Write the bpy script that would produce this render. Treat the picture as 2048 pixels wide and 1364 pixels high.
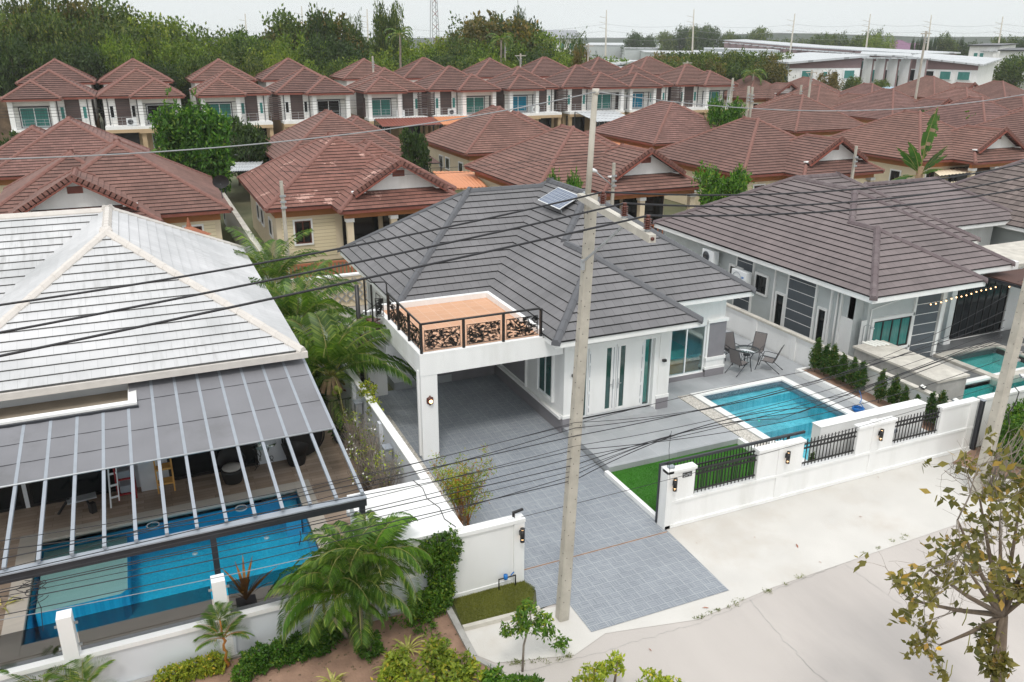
import bpy, math, random
import numpy as np
from mathutils import Vector, Matrix
R=math.radians; sin,cos,pi=math.sin,math.cos,math.pi
random.seed(7); np.random.seed(7)
sc=bpy.context.scene
for o in list(bpy.data.objects): bpy.data.objects.remove(o)
C=sc.collection
# ---------------------------------------------------------------- camera
FPX=1652.0; CAMH=12.0
_p,_r,_y=R(20.0),R(-.26),R(24.12)
_f=np.array([sin(_y)*cos(_p),cos(_y)*cos(_p),-sin(_p)]); _rr=np.array([cos(_y),-sin(_y),0.]); _d=np.cross(_f,_rr)
RX=_rr*cos(_r)+_d*sin(_r); DN=-_rr*sin(_r)+_d*cos(_r); FW=_f
cam=bpy.data.objects.new('camera',bpy.data.cameras.new('camera')); C.objects.link(cam)
cam.matrix_world=Matrix(((RX[0],-DN[0],-FW[0],0),(RX[1],-DN[1],-FW[1],0),(RX[2],-DN[2],-FW[2],CAMH),(0,0,0,1)))
cam.data.sensor_width=36; cam.data.lens=FPX/2048*36; cam.data.clip_start=.1; cam.data.clip_end=6000
sc.camera=cam
def ray(u,v): return RX*(u-1024)/FPX+DN*(v-682)/FPX+FW
def G(u,v,z=0):
    d=ray(u,v); t=(z-CAMH)/d[2]; return (float(t*d[0]),float(t*d[1]),float(z))
def PY(u,v,y):
    d=ray(u,v); t=y/d[1]; return (float(t*d[0]),float(y),float(CAMH+t*d[2]))
def FAR(u,v,D):
    d=ray(u,v)*D; return (float(d[0]),float(d[1]),float(CAMH+d[2]))
# ---------------------------------------------------------------- world, sun, exposure
SUN_EL,SUN_AZ=R(58),R(205)   # azimuth measured clockwise from +y
w=bpy.data.worlds.new('World'); sc.world=w; w.use_nodes=True
nt=w.node_tree; nt.nodes.clear()
sky=nt.nodes.new('ShaderNodeTexSky'); sky.sky_type='NISHITA'; sky.sun_disc=False
sky.sun_elevation=SUN_EL; sky.sun_rotation=SUN_AZ; sky.air_density=2.0; sky.dust_density=6.0; sky.ozone_density=.6
bg1=nt.nodes.new('ShaderNodeBackground'); bg1.inputs[1].default_value=.06
bg2=nt.nodes.new('ShaderNodeBackground'); bg2.inputs[1].default_value=1.0
tc=nt.nodes.new('ShaderNodeTexCoord'); sx=nt.nodes.new('ShaderNodeSeparateXYZ'); cr=nt.nodes.new('ShaderNodeValToRGB')
nt.links.new(tc.outputs['Generated'],sx.inputs[0]); nt.links.new(sx.outputs[2],cr.inputs[0])
cr.color_ramp.elements[0].position=0; cr.color_ramp.elements[0].color=(.9,.95,.96,1)
cr.color_ramp.elements[1].position=.9; cr.color_ramp.elements[1].color=(1.42,1.46,1.5,1)
e=cr.color_ramp.elements.new(.1); e.color=(.92,.96,.97,1)
nt.links.new(sky.outputs[0],bg1.inputs[0]); nt.links.new(cr.outputs[0],bg2.inputs[0])
ad=nt.nodes.new('ShaderNodeMixShader'); ad.inputs[0].default_value=.88
nt.links.new(bg1.outputs[0],ad.inputs[1]); nt.links.new(bg2.outputs[0],ad.inputs[2])
wo=nt.nodes.new('ShaderNodeOutputWorld'); nt.links.new(ad.outputs[0],wo.inputs[0])
sl=bpy.data.lights.new('sun','SUN'); sl.energy=1.4; sl.angle=R(12); sl.color=(1,.96,.9)
so=bpy.data.objects.new('sun',sl); C.objects.link(so)
_sd=Vector((sin(SUN_AZ)*cos(SUN_EL),cos(SUN_AZ)*cos(SUN_EL),sin(SUN_EL)))
so.rotation_euler=_sd.to_track_quat('Z','Y').to_euler(); so.location=(0,0,60)
sc.view_settings.view_transform='Standard'; sc.view_settings.look='None'; sc.view_settings.exposure=.05; sc.view_settings.gamma=1
# ---------------------------------------------------------------- materials
def nmat(name):
    m=bpy.data.materials.new(name); m.use_nodes=True; n=m.node_tree; n.nodes.clear()
    o=n.nodes.new('ShaderNodeOutputMaterial'); return m,n,o
def N(n,t,**k):
    x=n.nodes.new('ShaderNode'+t)
    for a,b in k.items():
        if hasattr(x,a): setattr(x,a,b)
        else: x.inputs[a].default_value=b
    return x
def mixc(n,fac,a,b,mode='MIX'):
    x=n.nodes.new('ShaderNodeMix'); x.data_type='RGBA'; x.blend_type=mode
    for s,v in ((0,fac),(6,a),(7,b)):
        if hasattr(v,'links'): n.links.new(v,x.inputs[s])
        else: x.inputs[s].default_value=v if s==0 else (*v,1)
    return x.outputs[2]
def ramp(n,src,p0,p1,a=(0,0,0),b=(1,1,1)):
    r=n.nodes.new('ShaderNodeValToRGB'); r.color_ramp.elements[0].position=p0; r.color_ramp.elements[1].position=p1
    r.color_ramp.elements[0].color=(*a,1); r.color_ramp.elements[1].color=(*b,1); n.links.new(src,r.inputs[0]); return r.outputs[0]
def sc3(c,k): return tuple(x*k for x in c)
def mat(name,col,rough=.6,var=.15,scale=1.5,bump=0,metal=0,stain=None,bscale=None,spec=.5,stretch=None):
    m,n,o=nmat(name); b=N(n,'BsdfPrincipled'); b.inputs['Roughness'].default_value=rough; b.inputs['Metallic'].default_value=metal
    b.inputs['Specular IOR Level'].default_value=spec
    tc=N(n,'TexCoord'); src=tc.outputs['Object']
    if stretch:
        mp=N(n,'Mapping'); mp.inputs['Scale'].default_value=stretch; n.links.new(src,mp.inputs[0]); src=mp.outputs[0]
    a=N(n,'TexNoise'); a.inputs['Scale'].default_value=scale; a.inputs['Detail'].default_value=8; n.links.new(src,a.inputs['Vector'])
    c=mixc(n,ramp(n,a.outputs[0],.3,.7),sc3(col,1-var),sc3(col,1+var*.6))
    if stain:
        s=N(n,'TexNoise'); s.inputs['Scale'].default_value=scale*.35; s.inputs['Detail'].default_value=10; s.inputs['Roughness'].default_value=.7; n.links.new(src,s.inputs['Vector'])
        c=mixc(n,ramp(n,s.outputs[0],.5,.72),c,stain)
    n.links.new(c,b.inputs['Base Color'])
    if bump:
        q=N(n,'TexNoise'); q.inputs['Scale'].default_value=bscale or scale*8; q.inputs['Detail'].default_value=6; n.links.new(src,q.inputs['Vector'])
        bp=N(n,'Bump'); bp.inputs['Strength'].default_value=bump; bp.inputs['Distance'].default_value=.02; n.links.new(q.outputs[0],bp.inputs['Height']); n.links.new(bp.outputs[0],b.inputs['Normal'])
    n.links.new(b.outputs[0],o.inputs[0]); return m
def tilemat(name,col,tw=.33,var=.12,joint=.35,rough=.75,patch=None,stain=None,streak=None,jw=.035):
    """roof tile: uv = metres along the eave, course number"""
    m,n,o=nmat(name); b=N(n,'BsdfPrincipled'); b.inputs['Roughness'].default_value=rough; b.inputs['Specular IOR Level'].default_value=.3
    tc=N(n,'TexCoord'); br=N(n,'TexBrick'); n.links.new(tc.outputs['UV'],br.inputs[0]); br.offset=.5
    br.inputs['Scale'].default_value=1; br.inputs['Brick Width'].default_value=tw; br.inputs['Row Height'].default_value=1; br.inputs['Mortar Size'].default_value=.006; br.inputs['Mortar Smooth'].default_value=0; br.inputs['Bias'].default_value=0
    br.inputs[1].default_value=(*sc3(col,1-var),1); br.inputs[2].default_value=(*sc3(col,1+var),1); br.inputs[3].default_value=(*sc3(col,joint),1)
    c=br.outputs[0]
    a=N(n,'TexNoise'); a.inputs['Scale'].default_value=.5; a.inputs['Detail'].default_value=8; n.links.new(tc.outputs['Object'],a.inputs['Vector'])
    c=mixc(n,1.0,c,ramp(n,a.outputs[0],.3,.7,(.82,.82,.82),(1.12,1.1,1.1)),'MULTIPLY')
    oi=N(n,'ObjectInfo'); c=mixc(n,1.0,c,ramp(n,oi.outputs['Random'],0,1,(.88,.88,.9),(1.12,1.09,1.05)),'MULTIPLY')
    if patch:
        p=N(n,'TexNoise'); p.inputs['Scale'].default_value=.55; p.inputs['Detail'].default_value=9; p.inputs['Roughness'].default_value=.75; n.links.new(tc.outputs['Object'],p.inputs['Vector'])
        c=mixc(n,ramp(n,p.outputs[0],patch[1],patch[1]+.03),c,patch[0])
    if streak:
        mp=N(n,'Mapping'); mp.inputs['Scale'].default_value=(7,.35,1); n.links.new(tc.outputs['UV'],mp.inputs[0])
        p=N(n,'TexNoise'); p.inputs['Scale'].default_value=1; p.inputs['Detail'].default_value=5; n.links.new(mp.outputs[0],p.inputs['Vector'])
        q=N(n,'TexNoise'); q.inputs['Scale'].default_value=.3; q.inputs['Detail'].default_value=3; n.links.new(tc.outputs['Object'],q.inputs['Vector'])
        f=mixc(n,1.0,ramp(n,p.outputs[0],.5,.72),ramp(n,q.outputs[0],.45,.6),'MULTIPLY'); c=mixc(n,f,c,streak)
    n.links.new(c,b.inputs['Base Color']); n.links.new(b.outputs[0],o.inputs[0]); return m
def brick(name,c1,c2,mort,bw,bh,ms=.01,off=.5,rough=.5,bump=.0,var=.12,rot=0,freq=2,stain=None,vert=False,spec=.5):
    m,n,o=nmat(name); b=N(n,'BsdfPrincipled'); b.inputs['Roughness'].default_value=rough; b.inputs['Specular IOR Level'].default_value=spec
    tc=N(n,'TexCoord'); mp=N(n,'Mapping'); mp.inputs['Rotation'].default_value=(R(90) if vert else 0,0,rot); n.links.new(tc.outputs['Object'],mp.inputs[0])
    br=N(n,'TexBrick'); br.offset=off; br.offset_frequency=freq; n.links.new(mp.outputs[0],br.inputs[0])
    br.inputs['Scale'].default_value=1; br.inputs['Brick Width'].default_value=bw; br.inputs['Row Height'].default_value=bh; br.inputs['Mortar Size'].default_value=ms; br.inputs['Mortar Smooth'].default_value=.1
    br.inputs[1].default_value=(*c1,1); br.inputs[2].default_value=(*c2,1); br.inputs[3].default_value=(*mort,1)
    a=N(n,'TexNoise'); a.inputs['Scale'].default_value=.9; a.inputs['Detail'].default_value=9; n.links.new(tc.outputs['Object'],a.inputs['Vector'])
    c=mixc(n,1.0,br.outputs[0],ramp(n,a.outputs[0],.3,.7,(1-var,)*3,(1+var*.6,)*3),'MULTIPLY')
    if stain:
        q=N(n,'TexNoise'); q.inputs['Scale'].default_value=.5; q.inputs['Detail'].default_value=10; n.links.new(tc.outputs['Object'],q.inputs['Vector'])
        c=mixc(n,ramp(n,q.outputs[0],.5,.75),c,stain)
    n.links.new(c,b.inputs['Base Color'])
    if bump:
        bp=N(n,'Bump'); bp.inputs['Strength'].default_value=bump; bp.inputs['Distance'].default_value=.01; bp.invert=True; n.links.new(br.outputs[1],bp.inputs['Height']); n.links.new(bp.outputs[0],b.inputs['Normal'])
    n.links.new(b.outputs[0],o.inputs[0]); return m
def leafmat(name,c1,c2,c3=None,trans=.3,rough=.55):
    m,n,o=nmat(name); g=N(n,'NewGeometry'); r=n.nodes.new('ShaderNodeValToRGB')
    r.color_ramp.elements[0].color=(*c1,1); r.color_ramp.elements[1].color=(*c2,1)
    if c3:
        r.color_ramp.elements[1].position=.85; e=r.color_ramp.elements.new(1.0); e.color=(*c3,1)
    n.links.new(g.outputs['Random Per Island'],r.inputs[0])
    tc=N(n,'TexCoord'); a=N(n,'TexNoise'); a.inputs['Scale'].default_value=.7; a.inputs['Detail'].default_value=4; n.links.new(tc.outputs['Object'],a.inputs['Vector'])
    c=mixc(n,1.0,r.outputs[0],ramp(n,a.outputs[0],.35,.65,(.7,.72,.7),(1.25,1.2,1.1)),'MULTIPLY')
    oi=N(n,'ObjectInfo'); c=mixc(n,1.0,c,ramp(n,oi.outputs['Random'],0,1,(.82,.9,.8),(1.2,1.05,1.0)),'MULTIPLY')
    b=N(n,'BsdfPrincipled'); b.inputs['Roughness'].default_value=rough; b.inputs['Specular IOR Level'].default_value=.35; n.links.new(c,b.inputs['Base Color'])
    t=N(n,'BsdfTranslucent'); n.links.new(mixc(n,1.0,c,(1.3,1.5,.6),'MULTIPLY'),t.inputs[0])
    x=N(n,'MixShader'); x.inputs[0].default_value=trans; n.links.new(b.outputs[0],x.inputs[1]); n.links.new(t.outputs[0],x.inputs[2]); n.links.new(x.outputs[0],o.inputs[0]); return m
def glassmat(name,tint,rough=.02,refl=1.0,ior=1.5,bump=0,bscale=6):
    m,n,o=nmat(name); t=N(n,'BsdfTransparent'); t.inputs[0].default_value=(*tint,1); g=N(n,'BsdfGlossy'); g.inputs['Roughness'].default_value=rough
    f=N(n,'Fresnel'); f.inputs[0].default_value=ior
    mm=N(n,'Math',operation='MULTIPLY'); mm.inputs[1].default_value=refl; n.links.new(f.outputs[0],mm.inputs[0])
    if bump:
        tc=N(n,'TexCoord'); q=N(n,'TexNoise'); q.inputs['Scale'].default_value=bscale; q.inputs['Detail'].default_value=3; n.links.new(tc.outputs['Object'],q.inputs['Vector'])
        bp=N(n,'Bump'); bp.inputs['Strength'].default_value=bump; bp.inputs['Distance'].default_value=.03; n.links.new(q.outputs[0],bp.inputs['Height'])
        n.links.new(bp.outputs[0],g.inputs['Normal']); n.links.new(bp.outputs[0],f.inputs['Normal'])
    x=N(n,'MixShader'); n.links.new(mm.outputs[0],x.inputs[0]); n.links.new(t.outputs[0],x.inputs[1]); n.links.new(g.outputs[0],x.inputs[2]); n.links.new(x.outputs[0],o.inputs[0]); return m
def emat(name,col,s):
    m,n,o=nmat(name); e=N(n,'Emission'); e.inputs[0].default_value=(*col,1); e.inputs[1].default_value=s; n.links.new(e.outputs[0],o.inputs[0]); return m
W='white'
M=dict(
 white=mat('white_paint',(.84,.84,.83),.6,.04,2.2,stain=(.72,.715,.69),stretch=(1,1,.18)), whiteold=mat('old_white_paint',(.70,.73,.77),.6,.07,.8,stain=(.6,.62,.64)),
 greyw=mat('grey_plaster',(.23,.22,.235),.8,.06,3), lgrey=mat('light_grey_plaster',(.50,.53,.53),.8,.06,2,bump=.15,bscale=60), dgrey=mat('dark_grey_plaster',(.09,.105,.12),.7,.08,3,bump=.15,bscale=60),
 conc=mat('concrete',(.56,.53,.47),.85,.18,2.5,bump=.3,stain=(.4,.37,.33)), concd=mat('aged_concrete',(.42,.41,.39),.9,.2,1.5,bump=.3,stain=(.22,.21,.19)), pole=mat('pole_concrete',(.47,.44,.38),.85,.16,3,bump=.3,stain=(.36,.33,.28)),
 black=mat('black_metal',(.012,.011,.011),.4,.1,5), dmetal=mat('dark_grey_metal',(.03,.033,.04),.4,.1,4), gmetal=mat('grey_metal',(.3,.33,.37),.4,.08,4), galv=mat('galvanised_metal',(.45,.47,.49),.45,.12,6,metal=.5), whitem=mat('white_metal',(.8,.82,.83),.35,.04,4),
 cable=mat('black_cable',(.01,.01,.014),.5,.1,3), gcable=mat('grey_cable',(.28,.29,.3),.5,.1,3), blue=mat('blue_plastic',(.01,.16,.5),.4,.1,5), teal=mat('teal_fabric',(.08,.5,.45),.8,.15,8,stretch=(12,12,.2)),
 brownr=mat('brown_barge_board',(.22,.065,.045),.6,.15,3), orange=mat('orange_paint',(.42,.17,.06),.7,.1,2), cream=brick('cream_siding',(.76,.66,.46),(.78,.68,.48),(.45,.35,.2),40,.2,.012,vert=True,var=.05), creamp=mat('cream_plaster',(.74,.63,.46),.8,.06,1.5),
 tanw=mat('tan_plaster',(.5,.36,.22),.8,.08,1.5), siding=brick('brown_siding',(.065,.042,.038),(.08,.05,.045),(.03,.02,.018),60,.2,.015,vert=True,var=.08), wsiding=brick('white_siding',(.78,.77,.74),(.8,.79,.76),(.5,.5,.48),60,.22,.01,vert=True,var=.05),
 wood=mat('dark_wood',(.09,.022,.012),.5,.2,4), terracotta=mat('terracotta',(.34,.12,.06),.7,.15,3), yellow=mat('yellow_wood',(.62,.33,.08),.6,.12,5), red=mat('red_paint',(.32,.015,.02),.45,.1,5), rattan=mat('black_rattan',(.014,.012,.012),.6,.3,40,bump=.6,bscale=80), cushion=mat('grey_cushion',(.4,.37,.34),.9,.08,5),
 sling=mat('grey_sling_fabric',(.19,.17,.165),.8,.06,20), bulb=emat('lit_bulb',(1,.62,.3),4), porcelain=mat('brown_porcelain',(.1,.025,.015),.25,.1,5), bark=mat('bark',(.16,.12,.085),.9,.3,6,bump=.6), barkg=mat('grey_bark',(.27,.23,.19),.9,.25,6,bump=.5), palmt=mat('palm_trunk',(.3,.25,.18),.9,.3,5,bump=.5,stretch=(1,1,6)), stem=mat('green_stem',(.25,.24,.06),.6,.2,4), stemo=mat('orange_stem',(.4,.16,.03),.6,.2,4), coconut=mat('green_coconut',(.28,.34,.05),.5,.15,6),
 soil=mat('soil',(.32,.2,.14),.95,.3,2.2,bump=.7,bscale=18,stain=(.2,.12,.085)), pebble=mat('pebbles',(.6,.57,.52),.8,.4,22,bump=1,bscale=30,stain=(.3,.27,.22)), dpebble=mat('brown_pebbles',(.17,.12,.07),.8,.55,16,bump=1,bscale=20),
 ground=mat('ground',(.11,.12,.055),.95,.3,.12,bump=.3,stain=(.2,.17,.11)), asph=mat('concrete_road',(.49,.452,.422),.85,.14,.35,bump=.3,bscale=9,stain=(.385,.352,.335),stretch=(1,.22,1)), apron=mat('concrete_apron',(.6,.58,.545),.85,.07,.8,bump=.25,bscale=30,stain=(.52,.475,.42)), back=mat('rear_street',(.4,.38,.35),.9,.12,.4),
 turf=mat('turf_base',(.04,.16,.015),.9,.2,9), grassb=mat('lawn_soil',(.15,.16,.045),.95,.3,5),
 drive=None)
def drivemat():
    m,n,o=nmat('driveway_tiles'); b=N(n,'BsdfPrincipled'); b.inputs['Roughness'].default_value=.45
    tc=N(n,'TexCoord'); src=tc.outputs['Object']
    def br(bw,bh,ms,off,rot=0):
        mp=N(n,'Mapping'); mp.inputs['Rotation'].default_value=(0,0,rot); n.links.new(src,mp.inputs[0])
        x=N(n,'TexBrick'); x.offset=off; n.links.new(mp.outputs[0],x.inputs[0]); x.inputs['Scale'].default_value=1; x.inputs['Brick Width'].default_value=bw; x.inputs['Row Height'].default_value=bh; x.inputs['Mortar Size'].default_value=ms; x.inputs['Mortar Smooth'].default_value=.1
        return x
    a=br(.20,.067,.004,0); h=br(.20,.067,.004,0,R(90)); g=br(.4,.4,.0045,0)
    col=((.215,.24,.275),(.26,.285,.32),(.42,.44,.46))
    for x in (a,h):
        for i,c in enumerate(col): x.inputs[i+1].default_value=(*c,1)
    ck=N(n,'TexChecker'); ck.inputs['Scale'].default_value=5; n.links.new(src,ck.inputs[0])
    c=mixc(n,ck.outputs[1],a.outputs[0],h.outputs[0])
    c=mixc(n,g.outputs[1],c,(.46,.48,.5))
    q=N(n,'TexNoise'); q.inputs['Scale'].default_value=.6; q.inputs['Detail'].default_value=8; n.links.new(src,q.inputs['Vector'])
    c=mixc(n,1.0,c,ramp(n,q.outputs[0],.3,.7,(.86,.86,.86),(1.1,1.09,1.07)),'MULTIPLY')
    n.links.new(c,b.inputs['Base Color']); n.links.new(b.outputs[0],o.inputs[0]); return m
M['drive']=drivemat()
M['porch']=brick('porch_tiles',(.33,.345,.36),(.38,.395,.41),(.47,.48,.49),.6,.6,.004,0,.35,var=.14)
M['terr']=brick('terrace_tiles',(.58,.32,.19),(.62,.35,.21),(.68,.5,.38),.42,.42,.006,0,.5,var=.06)
M['deck']=brick('wood_look_deck',(.27,.195,.14),(.42,.32,.25),(.13,.09,.07),1.1,.16,.004,.37,.5,var=.3)
M['ddeck']=brick('dark_patio_tiles',(.12,.125,.13),(.15,.155,.16),(.07,.07,.07),.6,.3,.004,.5,.4,var=.2)
M['cop']=mat('travertine_coping',(.5,.45,.39),.7,.08,2,stretch=(1,4,1)); M['wcop']=mat('white_coping',(.82,.82,.8),.6,.04,2); M['marble']=mat('white_marble',(.8,.8,.79),.3,.05,1.2,stain=(.68,.68,.69),stretch=(1,1,.35))
M['pool']=brick('blue_mosaic',(.008,.43,.68),(.03,.6,.84),(.05,.48,.74),.05,.05,.003,0,.4,var=.12); M['poolm']=brick('blue_pool_tile',(.07,.47,.58),(.14,.6,.70),(.25,.58,.66),.1,.1,.004,0,.4,var=.2); M['poolg']=brick('green_pool_tile',(.06,.45,.42),(.09,.52,.5),(.25,.62,.6),.1,.1,.004,0,.4,var=.15); M['ledge']=mat('pool_ledge_stone',(.32,.5,.48),.6,.06,2,stretch=(1,5,1)); M['band']=brick('waterline_tile',(.1,.14,.18),(.22,.27,.32),(.2,.22,.25),.05,.05,.003,0,.4,vert=True)
M['water']=glassmat('water',(.9,.98,.99),.03,.9,1.33,1.0,3.5); M['tint']=glassmat('tinted_glass',(.52,.53,.54),.02,.35); M['clear']=glassmat('clear_glass',(.86,.95,.94),.02,.7); M['tableg']=glassmat('table_glass',(.78,.88,.86),.02,.8)
M['win']=mat('window_glass',(.03,.085,.08),.06,.4,1.2,spec=.8); M['winb']=mat('black_window_glass',(.006,.009,.011),.1,.3,1,spec=.4); M['wint']=mat('teal_window_glass',(.05,.22,.2),.12,.3,3,spec=.6,stretch=(6,6,.3)); M['winblue']=mat('blue_curtain_glass',(.0,.22,.36),.2,.3,3,stretch=(6,6,.3))
M['fabric']=mat('awning_fabric',(.2,.2,.215),.8,.14,.5,bump=.1,bscale=50,stain=(.12,.12,.12))
M['r_grey']=tilemat('grey_roof_tile',(.165,.168,.18),.33,.05,.55); M['g_grey']=mat('grey_edge_shade_grime',(.012,.012,.013),.9,.2,3); M['c_grey']=mat('grey_ridge_cap',(.105,.108,.118),.7,.06,3)  # g_ materials: shadow gap between tile courses painted dark, plus grime
M['r_brn']=tilemat('brown_roof_tile',(.19,.106,.088),.33,.13,.6); M['r_brnp']=tilemat('peeling_brown_roof_tile',(.2,.098,.08),.33,.13,.6,patch=((.5,.3,.25),.59)); M['r_brnw']=tilemat('worn_brown_roof_tile',(.2,.11,.095),.33,.16,.55,patch=((.36,.2,.17),.70)); M['g_brn']=mat('brown_edge_shade_grime',(.02,.009,.009),.9,.2,3); M['c_brn']=mat('brown_ridge_cap',(.215,.1,.08),.8,.16,5)
M['r_mau']=tilemat('mauve_brown_roof_tile',(.19,.162,.163),.33,.06,.6,patch=((.42,.4,.4),.735)); M['g_mau']=mat('mauve_edge_shade_grime',(.02,.015,.016),.9,.2,3); M['c_mau']=mat('mauve_ridge_cap',(.13,.1,.105),.8,.1,4,stain=(.2,.17,.17))
M['r_wht']=tilemat('white_roof_tile',(.58,.595,.605),.33,.03,.8,streak=(.42,.42,.42)); M['g_wht']=mat('white_edge_shade_grime',(.09,.09,.088),.9,.3,9); M['c_wht']=mat('white_ridge_cap',(.62,.58,.54),.7,.08,4)
M['r_pur']=mat('purple_roof',(.2,.1,.17),.7,.1,1); M['wroof']=brick('white_sheet_roof',(.5,.52,.54),(.55,.57,.58),(.28,.29,.3),60,1.6,.12,var=.1,rot=.3); M['oroof']=mat('orange_sheet_roof',(.6,.24,.11),.6,.1,1); M['groof']=mat('grey_sheet',(.27,.28,.3),.6,.1,1)
# foliage
M['lf_forest']=leafmat('forest_leaf',(.025,.06,.014),(.13,.19,.038),(.25,.26,.06)); M['lf_dark']=leafmat('dark_leaf',(.016,.042,.014),(.07,.125,.03)); M['lf_lime']=leafmat('lime_leaf',(.06,.12,.015),(.21,.3,.035),(.3,.34,.06)); M['lf_olive']=leafmat('olive_leaf',(.06,.07,.018),(.19,.16,.04),(.27,.18,.05))
M['lf_mango']=leafmat('mango_leaf',(.02,.08,.01),(.1,.25,.025),(.26,.38,.06)); M['lf_palm']=leafmat('palm_leaf',(.04,.1,.018),(.14,.25,.05),(.3,.36,.1),.35,.4); M['lf_palmb']=leafmat('bright_palm_leaf',(.06,.16,.015),(.14,.28,.03),None,.3,.4); M['lf_banana']=leafmat('banana_leaf',(.03,.10,.015),(.07,.17,.03),None,.35,.45)
M['lf_top']=leafmat('topiary_leaf',(.02,.07,.014),(.08,.17,.03),(.2,.18,.05)); M['lf_hedge']=leafmat('hedge_leaf',(.03,.10,.01),(.1,.22,.02),(.26,.34,.04)); M['lf_ylw']=leafmat('yellow_green_leaf',(.12,.2,.02),(.3,.38,.04),(.5,.4,.05)); M['lf_aut']=leafmat('autumn_leaf',(.08,.085,.022),(.26,.22,.06),(.48,.28,.07)); M['lf_orange']=leafmat('orange_leaf',(.3,.1,.02),(.55,.22,.04),None,.4); M['lf_spider']=leafmat('variegated_leaf',(.3,.35,.08),(.6,.58,.25)); M['lf_grass']=leafmat('turf_blade',(.03,.17,.012),(.08,.3,.025)); M['lf_lawn']=leafmat('lawn_blade',(.11,.14,.025),(.24,.27,.06)); M['petal']=mat('white_petal',(.8,.8,.75),.6,.05,3); M['petaly']=mat('yellow_petal',(.8,.5,.02),.6,.05,3); M['dryl']=mat('dry_leaf',(.35,.12,.06),.8,.3,8); M['husk']=mat('dry_husk',(.3,.2,.12),.9,.3,6)
M['soilpv']=M['solar']=brick('solar_cells',(.11,.14,.2),(.13,.16,.23),(.4,.43,.47),.158,.158,.006,0,.2,var=.05)
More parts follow.
